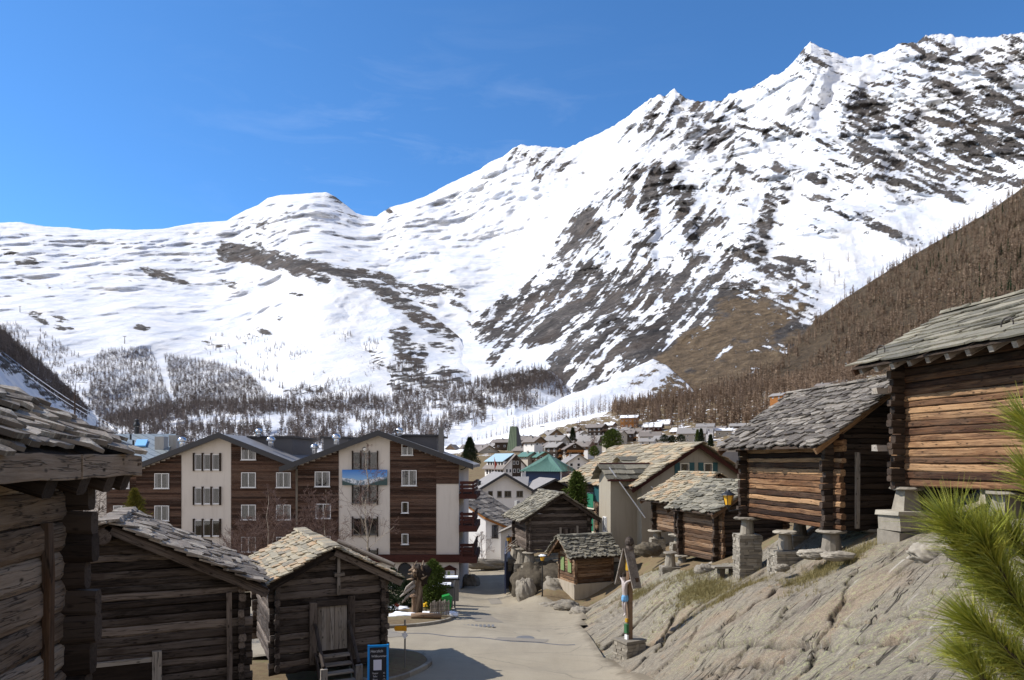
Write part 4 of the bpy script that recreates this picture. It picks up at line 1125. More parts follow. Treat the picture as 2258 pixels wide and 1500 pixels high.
def rock_height(x, y):
    ins = inpoly(x, y, ROCK_POLY)
    d = polydist(x, y, ROCK_POLY)
    sdist = np.where(ins, d, -d)
    a = math.radians(-33)
    xr = x * math.cos(a) - y * math.sin(a); yr = x * math.sin(a) + y * math.cos(a)
    wv = fbm(x / 5, y / 5, 3, .5, seed=91)
    cr = np.zeros(np.shape(x))
    for pl, w in CRACKS:
        dd = polydist(x + fbm(x * 1.7, y * 1.7, 3, .5, seed=98) * .22, y + fbm(x * 1.7, y * 1.7, 3, .5, seed=99) * .22, pl, False)
        cr = np.maximum(cr, np.exp(-(dd / (w * .62)) ** 2))
    lam = ridged(yr / 2.3 + wv * .5, xr / 9 + wv, 4, .5, seed=92)
    fin = fbm(yr / .5, xr / 1.8, 4, .55, seed=93)
    big = fbm(x / 3.6, y / 3.6, 4, .5, seed=94)
    stepz = np.abs(((xr * .11 + yr * .24 + wv * .55) % 1.0) - .5)
    z = gz(x, y) + lam * .01 + fin * .02 + big * .11 + (sstep(.0, .025, stepz) - 1) * .10 - cr * .26
    f1 = np.full(np.shape(x), 9.0); f2 = np.full(np.shape(x), 9.0); hv = np.zeros(np.shape(x))
    px_ = xr / 4.2 + wv * .25 + 100; py_ = yr / 1.9 + fbm(x / 1.3, y / 1.3, 3, .5, seed=95) * .22 + 100
    ix = np.floor(px_).astype(int); iy = np.floor(py_).astype(int)
    for a_ in (-1, 0, 1):
        for b_ in (-1, 0, 1):
            q_ = _perm[(_perm[(ix + a_) & 511] + iy + b_) & 511]; q2_ = _perm[(q_ + 77) & 511]
            dd = np.hypot(ix + a_ + .15 + .7 * q_ / 512 - px_, iy + b_ + .15 + .7 * q2_ / 512 - py_)
            hv = np.where(dd < f1, ((q2_ * 7) % 97) / 97., hv)
            f2 = np.where(dd < f1, f1, np.minimum(f2, dd)); f1 = np.minimum(f1, dd)
    edge = np.exp(-((f2 - f1) / .032) ** 2)
    z = z + (hv - .5) * .13 - edge * .05
    cr = np.maximum(cr, edge * .75 * sstep(-.1, .25, wv + big * .5))
    z = z + np.where(sdist > 0, .10 * sstep(0, .8, sdist), sdist * 1.6) - .05
    return z, sdist, cr

# the ground
_u = np.arange(-420, 2720, 8.0); _y = np.concatenate([[-6, -2, 0.6], 2.0 * (860 / 2.0) ** np.linspace(0, 1, 250)])
_U, _Yg = np.meshgrid(_u, _y, indexing='ij')
_X = (_U - UC) * np.maximum(_Yg, 4) / F * np.where(_Yg < 20, 2.0 - np.clip(_Yg, 0, 20) / 20, 1)
_Z = gz(_X, _Yg)
_ins = inpoly(_X, _Yg, ROCK_POLY); _d = polydist(_X, _Yg, ROCK_POLY)
_Z = _Z - np.where(_ins, sstep(0, .6, _d) * 1.1, 0) + fbm(_X / 6, _Yg / 6, 3, .5, seed=96) * .10 * sstep(0, .8, np.where(_ins, 0, _d)) * np.clip(_Yg / 30, .2, 1)
_far = sstep(230, 420, _Yg)
_sn = -.25 + .60 * _far
PISTE = [(960,1000),(960,975),(1100,948),(1200,922),(1330,896),(1370,892),(1320,918),(1220,944),(1215,960),(1130,975),(1030,995)]
_vv = VH - _Z / np.maximum(_Yg, 1) * F
_sn = np.where(inpoly(_U, _vv, PISTE) & (_Yg > 300), 1.6, _sn)
_sn = np.where((_Yg > 520) & (_U < 1000), .9, _sn)
ground = np_mesh('ground', np.stack([_X, _Yg, _Z], -1).reshape(-1, 3), grid_faces(len(_u), len(_y)), M['ground'], {'snow': _sn.ravel()})
tag(ground, kind='structure')

# the road, draped over the ground
ROAD_POLY = [(3.85,14),(3.95,18),(3.80,21.5),(3.4,25.1),(3.35,33.1),(4.1,38.8),(3.15,42.6),(.75,46.9),(.12,50),(.05,56),(-.1,62),(.6,70),(1.5,82),(-5.0,82),(-4.4,70),(-4.1,60),(-4.35,58.3),(-22,58.3),(-22,44),(-17,36),(-16,27),(-9,25.6),(-6.5,24.4),(-3.6,21.5),(-2.6,18),(-1,15)]
_x = np.arange(-23, 6, .35); _yy = np.arange(13, 83, .35)
_RX, _RY = np.meshgrid(_x, _yy, indexing='ij')
_cx = (_RX[:-1, :-1] + _RX[1:, 1:]) / 2; _cy = (_RY[:-1, :-1] + _RY[1:, 1:]) / 2
_keep = inpoly(_cx, _cy, ROAD_POLY)
_in = inpoly(_RX, _RY, ROAD_POLY); _rd = polydist(_RX, _RY, ROAD_POLY)
_RZ = gz(_RX, _RY) + .12 - np.where(_in, 0, np.minimum(_rd * .5, .3))
_V = np.stack([_RX, _RY, _RZ], -1).reshape(-1, 3)
road = np_mesh('road', _V, grid_faces(len(_x), len(_yy), _keep), M['road'], {'edge': np.where(_in, np.exp(-_rd / .55), 1).ravel()})
tag(road, kind='structure')
def rz_(x, y): return gz1(x, y) + .12

# newer patches of asphalt
for _k, (_x0, _y0, _w, _h, _a) in enumerate(((-1.6, 37.5, 1.5, 3.2, .3), (.4, 29.5, 2.2, 1.0, -.2), (-5.6, 31.0, 1.2, 2.6, .5), (-1.2, 49.0, .8, 3.5, .1))):
    _mb = MB(50 + _k); _c, _s = math.cos(_a), math.sin(_a)
    for _i in range(8):
        def _q(f, e):
            lx = _w * (f - .5); ly = _h * (e - .5); X_ = _x0 + lx * _c - ly * _s; Y_ = _y0 + lx * _s + ly * _c
            return (X_, Y_, rz_(X_, Y_) + .010)
        _mb.add([_q(0, _i / 8), _q(1, _i / 8), _q(1, (_i + 1) / 8), _q(0, (_i + 1) / 8)], [(0, 1, 2, 3)])
    _o = _mb.build('road_patch', M['road_patch']); tag(_o, kind='structure')

# bedrock slope
_x = np.concatenate([np.arange(1.8, 12, .055), np.arange(12, 19, .3)]); _yy = np.concatenate([np.arange(5, 32, .06), np.arange(32, 44, .16)])
_RX, _RY = np.meshgrid(_x, _yy, indexing='ij')
_RZ, _sd, _ck = rock_height(_RX, _RY)
_cs = (_sd[:-1, :-1] + _sd[1:, 1:]) / 2
_moss = fbm(_RX / 2.4, _RY / 2.4, 4, .5, seed=97) * .5 + .9 * np.exp(-((_RX - 7.6) / 1.3) ** 2 - ((_RY - 27) / 4.0) ** 2) + .7 * np.exp(-((_RX - 9.6) / 1.6) ** 2 - ((_RY - 20.5) / 1.2) ** 2) + .5 * np.exp(-((_RX - 6.2) / 1.2) ** 2 - ((_RY - 35) / 3.0) ** 2) - .05
rock = np_mesh('rock_slope', np.stack([_RX, _RY, _RZ], -1).reshape(-1, 3), grid_faces(len(_x), len(_yy), _cs > -1.0), M['rock'], {'moss': _moss.ravel(), 'crack': _ck.ravel()})
tag(rock, kind='structure')
def rk(x, y): return float(rock_height(np.array([x]), np.array([y]))[0][0])

# traffic islands with kerbs
def Yv(v): return 4.365 / ((v - VH) / F - .11)
def island(name, px, label, cat):
    pts = []
    for u, v in px:
        y = Yv(v); pts.append(((u - UC) * y / F, y))
    n = len(pts)
    # smooth the outline
    sm = []
    for i in range(n):
        a, b = pts[i], pts[(i + 1) % n]
        for t in (0.0, 0.33, 0.66): sm.append((a[0] + (b[0] - a[0]) * t, a[1] + (b[1] - a[1]) * t))
    for _ in range(2):
        sm = [((sm[i - 1][0] + 2 * sm[i][0] + sm[(i + 1) % len(sm)][0]) / 4, (sm[i - 1][1] + 2 * sm[i][1] + sm[(i + 1) % len(sm)][1]) / 4) for i in range(len(sm))]
    cx = sum(p[0] for p in sm) / len(sm); cy = sum(p[1] for p in sm) / len(sm)
    mb = MB(3); kb = MB(4)
    N = len(sm)
    for i in range(N):
        a, b = sm[i], sm[(i + 1) % N]
        def ins(p, w):
            dx, dy = cx - p[0], cy - p[1]; L = math.hypot(dx, dy)
            return (p[0] + dx / L * w, p[1] + dy / L * w)
        ai, bi = ins(a, .16), ins(b, .16)
        za, zb = rz_(*a), rz_(*b)
        kb.hexa([(a[0], a[1], za - .2), (b[0], b[1], zb - .2), (bi[0], bi[1], zb - .2), (ai[0], ai[1], za - .2), (a[0], a[1], za + .13), (b[0], b[1], zb + .13), (bi[0], bi[1], zb + .13), (ai[0], ai[1], za + .13)])
        rings = 6
        for k in range(rings):
            t0, t1 = k / rings, (k + 1) / rings
            def q(p, t, z):
                x = p[0] + (cx - p[0]) * t; y = p[1] + (cy - p[1]) * t
                return (x, y, gz1(x, y) + .23 + .10 * math.sin(t * 1.5))
            mb.add([q(ai, t0, za), q(bi, t0, zb), q(bi, t1, zb), q(ai, t1, za)], [(0, 1, 2, 3)])
    o = mb.build(name, M['ground'], None, True)
    tag(o, kind='structure')
    k = kb.build('kerb', M['stone'], o)
    return o
isl_b = island('planted_ground', [(800,1394),(850,1393),(920,1390),(975,1382),(1003,1372),(1006,1354),(990,1341),(930,1337),(850,1343),(790,1360)], '', '')
isl_f = island('verge_ground', [(760,1440),(850,1443),(900,1446),(935,1453),(957,1470),(945,1482),(915,1496),(880,1510),(780,1525)], '', '')
def isl_z(x, y): return gz1(x, y) + .28

# dry grass along the crest, the ledges and the verges
def grass(name, pts, hmin, hmax, seed, mats):
    rs = np.random.RandomState(seed)
    n = len(pts)
    k = 7
    P0 = np.repeat(pts, k, 0) + np.concatenate([rs.normal(0, .045, (n * k, 2)), np.zeros((n * k, 1))], 1)
    h = rs.uniform(hmin, hmax, n * k); a = rs.rand(n * k) * 6.28; ln = rs.uniform(.1, .8, n * k) * h
    w = .006
    sx_, sy_ = np.cos(a) * w, np.sin(a) * w
    tip = P0 + np.stack([np.cos(a + 1.3) * ln, np.sin(a + 1.3) * ln, h], 1)
    b1 = P0 + np.stack([sx_, sy_, np.zeros(n * k) - .02], 1); b2 = P0 - np.stack([sx_, sy_, np.zeros(n * k) + .02], 1)
    b3 = P0 + np.stack([-sy_, sx_, np.zeros(n * k) - .02], 1)
    V = np.stack([b1, b2, b3, tip], 1).reshape(-1, 3)
    o = np.arange(n * k)[:, None] * 4
    T = np.concatenate([o + [0, 1, 3], o + [1, 2, 3], o + [2, 0, 3]])
    ob = np_mesh(name, V, T, mats, {'rnd': np.repeat(rs.rand(n * k), 4), 'gr': V}, smooth=False)
    ob['kind'] = 'stuff'
    return ob
_rs2 = np.random.RandomState(8)
_gx = _rs2.uniform(3, 13, 60000); _gy = _rs2.uniform(7, 42, 60000)
_zz, _sdd, _cc = rock_height(_gx, _gy)
_m = (_sdd > -1.2) & ((fbm(_gx / 2.4, _gy / 2.4, 4, .5, seed=97) * .5 + .9 * np.exp(-((_gx - 7.6) / 1.3) ** 2 - ((_gy - 27) / 4.0) ** 2) + .8 * np.exp(-((_gx - 9.6) / 1.6) ** 2 - ((_gy - 20.5) / 1.2) ** 2) + .5 * np.exp(-((_gx - 6.2) / 1.2) ** 2 - ((_gy - 35) / 3.0) ** 2) + _cc * .22 + np.where(_sdd < .25, .25, 0) + _rs2.normal(0, .14, 60000)) >.52)
grass('dry_grass', np.stack([_gx, _gy, _zz], 1)[_m][:3000], .05, .20, 3, rndmat('dry_grass_blades', [(0.1, (0.10, 0.085, 0.03)), (0.5, (0.22, 0.18, 0.075)), (0.9, (0.36, 0.30, 0.15))], 0.9, 0.1, 0.5, 0.0, 0.3))
# ------------------------------------------------------------------ log barns
def log_barn(name, label, loc, rz, W, D, h, rise, wood_m, slate_m, lh=0.25, th=0.16, ext=0.32, os_=0.6, of=0.5, ob=0.5,
             rows=12, wmin=.35, wmax=.8, sth=.05, seed=1, sides='lrfb', cat='log barn', over=1.55, jit=.25, deck_m=None, gend=None, roof_tilt=0.0, rafters=True, ridge_cap=True, group=None):
    root = thing(name, label, cat, loc, R(rz), group)
    q = random.Random(seed)
    hw = W / 2
    sl = rise / hw
    def wall_side(sgn):
        mb = MB(seed + 5 + sgn)
        z = 0.0; i = 0
        while z < h - 0.05:
            lz = min(lh * q.uniform(.82, 1.2), h - z)
            e0 = ext * q.uniform(.75, 1.15); e1 = ext * q.uniform(.75, 1.15)
            mb.beam((sgn * (hw - th / 2) + q.uniform(-.012, .012), -e0, z + lz / 2), (sgn * (hw - th / 2) + q.uniform(-.012, .012), D + e1, z + lz / 2), th * q.uniform(.88, 1.14), lz * .965, cham=.36, nseg=11, wob=.015)
            z += lz; i += 1
        mb.box(sgn * (hw - th * .5) - .02, sgn * (hw - th * .5) + .02, .05, D - .05, 0, h - .05, rnd=0.0)
        return mb.build('wall', wood_m, root)
    def wall_end(y, front):
        mb = MB(seed + (17 if front else 29))
        z = -lh * .45 if True else 0; i = 0
        zt = h + rise
        while z < zt - .10:
            lz = lh * q.uniform(.82, 1.2)
            zc = z + lz / 2
            if zc < h:
                e0 = ext * q.uniform(.75, 1.15); e1 = ext * q.uniform(.75, 1.15)
                x0, x1 = -hw - e0, hw + e1
            else:
                k = hw * (1 - (zc + lz * .35 - h) / rise)
                if k < .12: break
                x0, x1 = -k, k
            yy = y + (th / 2 if front else -th / 2) + q.uniform(-.012, .012)
            mb.beam((x0, yy, zc), (x1, yy + q.uniform(-.012, .012), zc), th * q.uniform(.88, 1.14), lz * .965, cham=.36, nseg=11, wob=.015)
            z += lz; i += 1
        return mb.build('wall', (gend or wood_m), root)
    if 'l' in sides: wall_side(-1)
    if 'r' in sides: wall_side(1)
    if 'f' in sides: wall_end(0, True)
    if 'b' in sides: wall_end(D, False)
    # roof: boards, rafters and slabs
    y0, y1 = -of, D + ob
    rt = .12
    zr = h + rise + rt
    ze = h - os_ * sl + rt
    xe = hw + os_
    rb = MB(seed + 41)
    for sgn in (-1, 1):
        a = [(0, y0, zr - .06), (sgn * xe, y0, ze - .06), (sgn * xe, y1, ze - .06), (0, y1, zr - .06)]
        b = [(p[0], p[1], p[2] + .05) for p in a]
        rb.hexa(a + b, mi=1)
        A = (sgn * xe, y0 - .05, ze + .0); B = (sgn * xe, y1 + .05, ze + .0); C = (0, y1 + .05, zr + .0); Dd = (0, y0 - .05, zr + .0)
        rb.slates(A, B, C, Dd, rows, wmin, wmax, sth, over, jit)
    if ridge_cap:
        y = y0
        while y < y1:
            L = q.uniform(.28, .62)
            rb.hexa([(-.24 + q.uniform(-.05, .05), y, zr + .0), (.26 + q.uniform(-.05, .05), y, zr + .0), (.26, y + L, zr + .0), (-.24, y + L, zr + .0),
                     (-.2 + q.uniform(-.06, .06), y, zr + sth * q.uniform(1.4, 2.4)), (.2 + q.uniform(-.06, .06), y, zr + sth * q.uniform(1.4, 2.4)), (.2, y + L, zr + sth * q.uniform(1.4, 2.6)), (-.2, y + L, zr + sth * q.uniform(1.4, 2.6))])
            y += L * .93
    rb.build('roof', [slate_m, deck_m or M['wood_dark']], root)
    if rafters:
        fb = MB(seed + 43)
        for y, s in ((y0 + .07, 1), (y1 - .07, -1)):
            for sgn in (-1, 1):
                fb.beam((sgn * .05, y, zr - .16), (sgn * xe, y, ze - .16), .10, .20, cham=.1, nseg=4, wob=.01)
        for x in (-hw + th / 2, 0, hw - th / 2):
            zz = h - .05 if x else h + rise - .17
            fb.beam((x, y0 + .2, zz), (x, y1 - .2, zz), .2, .22, cham=.3)
        fb.build('roof_timber', wood_m, root)
    return root

def rotp(root, x, y, z):
    c, s = math.cos(root.rotation_euler[2]), math.sin(root.rotation_euler[2])
    return Vector((root.location.x + x * c - y * s, root.location.y + x * s + y * c, root.location.z + z))

def from_fl(fl, rz, W):
    """front centre from the front-left corner"""
    return Vector(fl) + Vector((math.cos(R(rz)), math.sin(R(rz)), 0)) * (W / 2)

# --- barn close on the left, its wall and eave turned to the right
W1 = 4.6
TH = 9.1
br = P(157, 1500, 8.5)
d = Vector((-math.sin(R(TH)), math.cos(R(TH)), 0)); e = Vector((math.cos(R(TH)), math.sin(R(TH)), 0))
D1 = 6.0
loc = Vector((br.x, br.y, 0)) - d * D1 - e * (W1 / 2)
zb = -3.75
b1 = log_barn('log_barn', 'old grey brown log barn cut by the frame edge, thick lichened roof slabs', (loc.x, loc.y, zb), TH, W1, D1, 3.93, 1.12, M['wood_near'], M['slate_pale'], .33, .20, .30, .55, .5, .62,
              12, .22, .55, .05, 3, 'rb', over=1.9, jit=.8, gend=M['wood_dark'])
mb = MB(5)   # heavy eave board and beam ends under it
sl1 = 1.12 / (W1 / 2)
xe = W1 / 2 + .55; ze = 3.93 - .55 * sl1 + .12
for k in range(4):
    ya = -.5 + k * 1.8; mb.beam((xe - .02, ya + .01, ze - .10), (xe - .02, min(ya + 1.8, D1 + .64), ze - .10), .09, .26, cham=.1, nseg=6, wob=.012)
mb.build('eave_board', M['wood_near'], b1)
for k, y in enumerate((2.2, 3.3, 4.4, 5.15, 5.85, 6.35)):
    mb = MB(6 + k)
    mb.beam((W1 / 2 - .5, y, 3.83), (xe - .06, y, ze - .30), .24, .24, cham=.3)
    mb.build('beam_end', M['wood_dark'], b1)
mb = MB(7)
mb.beam((W1 / 2 + .03, D1 - .62, -.4), (W1 / 2 + .03, D1 - .64, 3.05), .09, .12, cham=.15, nseg=6, wob=.01, up=(0, 1, 0))
mb.build('wall_batten', M['wood_brown'], b1)

# --- hut with the long dark gable
TH = 24
fr = P(540, 1500, 17.0)
W2 = 5.7
c2 = Vector((math.cos(R(TH)), math.sin(R(TH)), 0))
ctr = Vector((fr.x, fr.y, 0)) - c2 * (W2 / 2)
b2 = log_barn('log_hut', 'dark weathered log hut whose broad gable stands behind the barn corner, sunlit slab roof', (ctr.x, ctr.y, -6.35), TH, W2, 3.6, 3.42, 1.42, M['wood_grey'], M['slate_pale'], .19, .15, .16, .5, .35, .3,
              13, .22, .85, .042, 13, 'lrfb', over=1.9, jit=.75)
mb = MB(8)
mb.beam((W2 / 2 - .34, -.10, 0.2), (W2 / 2 - .36, -.10, 3.2), .12, .14, cham=.15, nseg=5, wob=.012, up=(0, 1, 0))
mb.build('upright_post', M['wood_grey'], b2)
mb = MB(9)
mb.box(-.9, .85, -.06, .0, 1.2, 1.72, 0, .01)
mb.build('hatch', M['wood_dark'], b2)
mb = MB(10)
mb.box(.85, 1.05, -.10, .0, .6, 1.95, 0, .01, ax=2)
mb.build('hatch_post', M['wood_pale'], b2)
mb = MB(10); mb.box(-.95, .85, -.09, .0, 1.72, 1.82, 0, .01)
mb.build('hatch_frame', M['wood_pale'], b2)
mb = MB(11)
mb.tube([(-.1, -.40, 4.66), (-.1, .1, 4.66)], .17, 10)
mb.build('purlin_end', M['wood_grey'], b2)

# --- small hut with the stair and door
TH = 26
W3 = 3.35
b3 = log_barn('log_hut', 'small log storehouse with wooden stair, plank door and a sunlit ochre slab roof', tuple(from_fl((-7.1, 21.0, -6.35), TH, W3)), TH, W3, 4.9, 2.72, .86, M['wood_grey'], M['slate_ochre'], .2, .14, .16, .46, .42, .4,
              13, .22, .62, .034, 23, 'lrfb', over=1.6, jit=.45)
mb = MB(12)
for k in range(7):
    x = -.42 + k * .13
    mb.box(x, x + .125, -.045, -.0, .50, 1.85, 0, .006, ax=2)
mb.build('door', M['wood_pale'], b3)
mb = MB(13)
mb.box(-.66, -.45, -.12, 0, .12, 2.0, 0, .01, ax=2); mb.box(.50, .72, -.12, 0, .15, 2.12, 0, .01, ax=2); mb.box(-.46, .51, -.10, 0, 1.86, 2.05, 0, .01)
mb.build('door_frame', M['wood_grey'], b3)
mb = MB(14)
mb.box(.16, .24, -.2, -.03, 2.2, 3.5, 0, .01, ax=2)
mb.box(.06, .36, -.24, -.02, 2.78, 2.88, 0, .01)
mb.build('gable_post', M['wood_pale'], b3)
st = thing('wooden_stair', 'short grey wooden stair with two sloping handrails up to the storehouse door', 'stair', tuple(rotp(b3, 0, 0, 0)), b3.rotation_euler[2])
for k in range(5):
    mb = MB(30 + k)
    y = -.28 - k * .27; z = .36 - k * .19
    mb.box(-.42, .48, y - .15, y + .12, z, z + .05, 0, .008)
    mb.build('tread', M['wood_pale'], st)
for sx in (-.50, .52):
    mb = MB(40)
    mb.beam((sx, -.05, .42), (sx, -1.55, -.62), .06, .2, cham=.1, nseg=3, wob=.008)
    mb.build('stringer', M['wood_grey'], st)
    mb = MB(41)
    mb.tube([(sx, -.12, 1.35), (sx, -.75, .88), (sx, -1.42, .38)], [.05, .055, .06], 8)
    mb.build('handrail', M['wood_grey'], st)
    mb = MB(42)
    mb.box(sx - .09, sx + .09, -1.52, -1.36, -.95, .34, 0, .012, ax=2)
    mb.build('newel_post', M['wood_pale'], st)
pipe = MB(15)
p0 = Vector((.55, 1.6, 2.72 + .86 * (1 - .55 / (W3 / 2)) + .36)); p1 = Vector((2.12, .35, 2.72 - .46 * .86 / (W3 / 2) + .43))
pipe.tube([rotp(b3, *p0), rotp(b3, *(p0.lerp(p1, .5))), rotp(b3, *p1)], .075, 10)
tag(pipe.build('log_gutter', M['wood_pale']), 'pale wooden pole lying down the storehouse roof slabs', 'pole')

# --- barn on stilts in the middle distance
TH = 12.5
W4 = 4.5
b4 = log_barn('log_barn', 'dark log barn on stone stilts above the street, mossy slab roof', tuple(from_fl(P(1166, 1216, 50), TH, W4)), TH, W4, 4.6, 2.55, 1.45, M['wood_grey'], M['slate_green'], .24, .15, .22, .8, .7, .5,
              15, .2, .6, .045, 33, 'lrfb', over=1.9, jit=.7)
mb = MB(16)
for k in range(7): mb.box(.15 + k * .16, .15 + k * .16 + .15, -.05, 0, .05, 1.55, 0, .008, ax=2)
mb.build('door', M['wood_grey'], b4)
mb = MB(17)
mb.box(1.28, 1.40, -.10, 0, .0, 1.75, 0, .01, ax=2)
mb.build('door_post', M['wood_pale'], b4)
mb = MB(17); mb.box(.02, .14, -.10, 0, .0, 1.65, 0, .01, ax=2)
mb.build('door_post', M['wood_pale'], b4)

# --- the two raised barns on the right
TH = 11.5
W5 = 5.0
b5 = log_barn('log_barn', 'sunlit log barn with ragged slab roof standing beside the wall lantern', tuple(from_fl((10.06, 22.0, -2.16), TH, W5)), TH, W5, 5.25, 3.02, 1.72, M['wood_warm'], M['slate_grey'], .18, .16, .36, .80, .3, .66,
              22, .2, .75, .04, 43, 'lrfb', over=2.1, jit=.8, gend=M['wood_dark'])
mb = MB(18)
mb.box(-W5 / 2 + .5, -W5 / 2 + .62, -.42, -.34, .05, 2.4, 0, .012, ax=2)
mb.build('corner_batten', M['wood_pale'], b5)
mb = MB(19)
mb.box(1.3, 1.55, -.14, 0, .0, 2.2, 0, .01, ax=2); mb.box(.6, 1.3, -.06, 0, .1, 1.95, 0, .01, ax=2)
mb.build('door', M['wood_grey'], b5)
W6 = 5.2
D6 = 8.6
dd = Vector((-math.sin(R(TH)), math.cos(R(TH)), 0))
fl6 = Vector((11.05, 20.0, -.73)) - dd * D6
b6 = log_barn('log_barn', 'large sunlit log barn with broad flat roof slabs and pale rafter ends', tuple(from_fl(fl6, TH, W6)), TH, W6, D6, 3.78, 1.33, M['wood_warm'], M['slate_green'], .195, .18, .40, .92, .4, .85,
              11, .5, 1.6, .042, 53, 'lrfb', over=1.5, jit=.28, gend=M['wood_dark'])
mb = MB(20)
sl6 = 1.33 / (W6 / 2)
for k in range(15):
    y = .5 + k * .62
    xe6 = W6 / 2 + .80
    mb = MB(20 + k); mb.beam((-W6 / 2 + .2, y, 3.78 + .2 * sl6 - .07), (-xe6 - .02, y, 3.78 - .82 * sl6 - .07), .13, .16, cham=.06)
    mb.build('rafter', M['wood_pale'], b6)
for y, x in ((D6 + .35, -W6 / 2 - .35), (D6 - 3.7, -W6 / 2 - .30)):
    zc = 3.78 - .35 * sl6 + .28
    pts = [(x + .0, y + .16 * math.cos(t), zc + .16 * math.sin(t)) for t in [2 * math.pi * k / 16 for k in range(17)]]
    mb = MB(21); mb.tube(pts, .018, 6)
    mb.build('iron_ring', M['iron'], b6)
for z, dx in ((1.0, .35), (2.62, .40)):
    mb = MB(22); mb.box(-W6 / 2 - .75, -W6 / 2 - .2, D6 + .02, D6 + .20, z, z + .16, 0, .02)
    mb.build('beam_end', M['wood_pale'], b6)

# --- two lower barns beyond
TH = 16
W7 = 4.0
b7 = log_barn('log_barn', 'low log barn with greenish slab roof and gappy log corners behind the wayside cross', tuple(from_fl(P(1585, 1240, 34), 20, W7)), 20, W7, 3.2, 2.62, 1.15, M['wood_brown'], M['slate_green'], .2, .15, .30, .62, .4, .5,
              15, .25, .8, .045, 63, 'lrfb', over=1.8, jit=.65, gend=M['wood_dark'])
W8 = 4.6
b8 = log_barn('log_barn', 'log barn with ochre slab roof close below the grey house', tuple(from_fl(P(1498, 1178, 41), TH, W8)), TH, W8, 3.0, 2.12, 1.30, M['wood_brown'], M['slate_ochre'], .2, .15, .28, .75, .5, .6,
              15, .25, .75, .045, 73, 'lrfb', over=1.7, jit=.55, gend=M['wood_dark'])

# --- shed with green shutters on a mortared base
TH = -68
W9, D9 = 2.45, 2.75
fl9 = Vector(P(1232, 1268, 47.2)); 
b9 = log_barn('log_shed', 'small brown log shed with faded green shutters on a pale mortared base', tuple(from_fl((fl9.x, fl9.y, P(0, 1284, 45.5).z), TH, W9)), TH, W9, D9, 1.90, .92, M['wood_brown'], M['slate_green'], .2, .13, .06, .48, .62, .35,
              12, .2, .6, .05, 83, 'lrfb', over=1.9, jit=.75, cat='log shed')
mb = MB(23)
mb.box(-W9 / 2 - .08, W9 / 2 + .08, -.12, D9 + .12, -1.6, -.05, 0, .03)
mb.build('base', M['mortar'], b9)
for x in (-.55, .5):
    mb = MB(24)
    for k in range(3): mb.box(x - .24 + k * .16, x - .24 + k * .16 + .15, -.07, -.0, .62, 1.5, 0, .004, ax=2)
    mb.build('shutter', M['sage_paint'], b9)
# ------------------------------------------------------------------ windows and houses
_wc = {}
def window_set(w, h, panes=2, frame='white_paint', sill=True, curtain='curtain', trim=.055, slope=0.0):
    key = (round(w, 2), round(h, 2), panes, frame, sill, curtain, slope)
    if key in _wc: return _wc[key]
    fb = MB(1); t = trim
    hw = w / 2
    zl, zr_ = h + (slope if slope < 0 else 0) * 0, h
    hl, hr = h, h - slope            # a raked head when slope is set
    fb.hexa([(-hw, -.07, 0), (-hw + t, -.07, 0), (-hw + t, 0, 0), (-hw, 0, 0), (-hw, -.07, hl), (-hw + t, -.07, hl - slope * t / w), (-hw + t, 0, hl - slope * t / w), (-hw, 0, hl)])
    fb.hexa([(hw - t, -.07, 0), (hw, -.07, 0), (hw, 0, 0), (hw - t, 0, 0), (hw - t, -.07, hr + slope * t / w), (hw, -.07, hr), (hw, 0, hr), (hw - t, 0, hr + slope * t / w)])
    fb.hexa([(-hw + t, -.068, 0), (hw - t, -.068, 0), (hw - t, 0, 0), (-hw + t, 0, 0), (-hw + t, -.068, t), (hw - t, -.068, t), (hw - t, 0, t), (-hw + t, 0, t)])
    fb.hexa([(-hw + t, -.068, hl - slope * t / w - t), (hw - t, -.068, hr + slope * t / w - t), (hw - t, 0, hr + slope * t / w - t), (-hw + t, 0, hl - slope * t / w - t),
             (-hw + t, -.068, hl - slope * t / w), (hw - t, -.068, hr + slope * t / w), (hw - t, 0, hr + slope * t / w), (-hw + t, 0, hl - slope * t / w)])
    for k in range(1, panes):
        x = -hw + w * k / panes
        fb.box(x - t * .6, x + t * .6, -.066, 0, t, h - max(slope, 0) - t if slope >= 0 else h - t)
    fb.box(-hw + t, hw - t, -.010, -.002, t, min(hl, hr) - t * .5, mi=1)
    if sill: fb.box(-hw - .05, hw + .05, -.13, -.01, -.06, -.004)
    gb = MB(2); gb.box(-hw + t, hw - t, -.046, -.040, t, min(hl, hr) - t)
    cb = None
    if curtain:
        cb = MB(3)
        rr = random.Random(int(w * 100) + panes)
        for s in (-1, 1):
            n = 5
            cw = (w - 2 * t) * (.20 if curtain == 'curtain' else .26)
            for k in range(n):
                x0 = s * (hw - t) - s * cw * k / n; x1 = s * (hw - t) - s * cw * (k + 1) / n
                cb.box(min(x0, x1), max(x0, x1), -.026 - .008 * (k % 2), -.018, t, min(hl, hr) - t)
    _wc[key] = dict(f=fb, g=gb, c=cb, fm=frame, cm=curtain, me=None)
    return _wc[key]

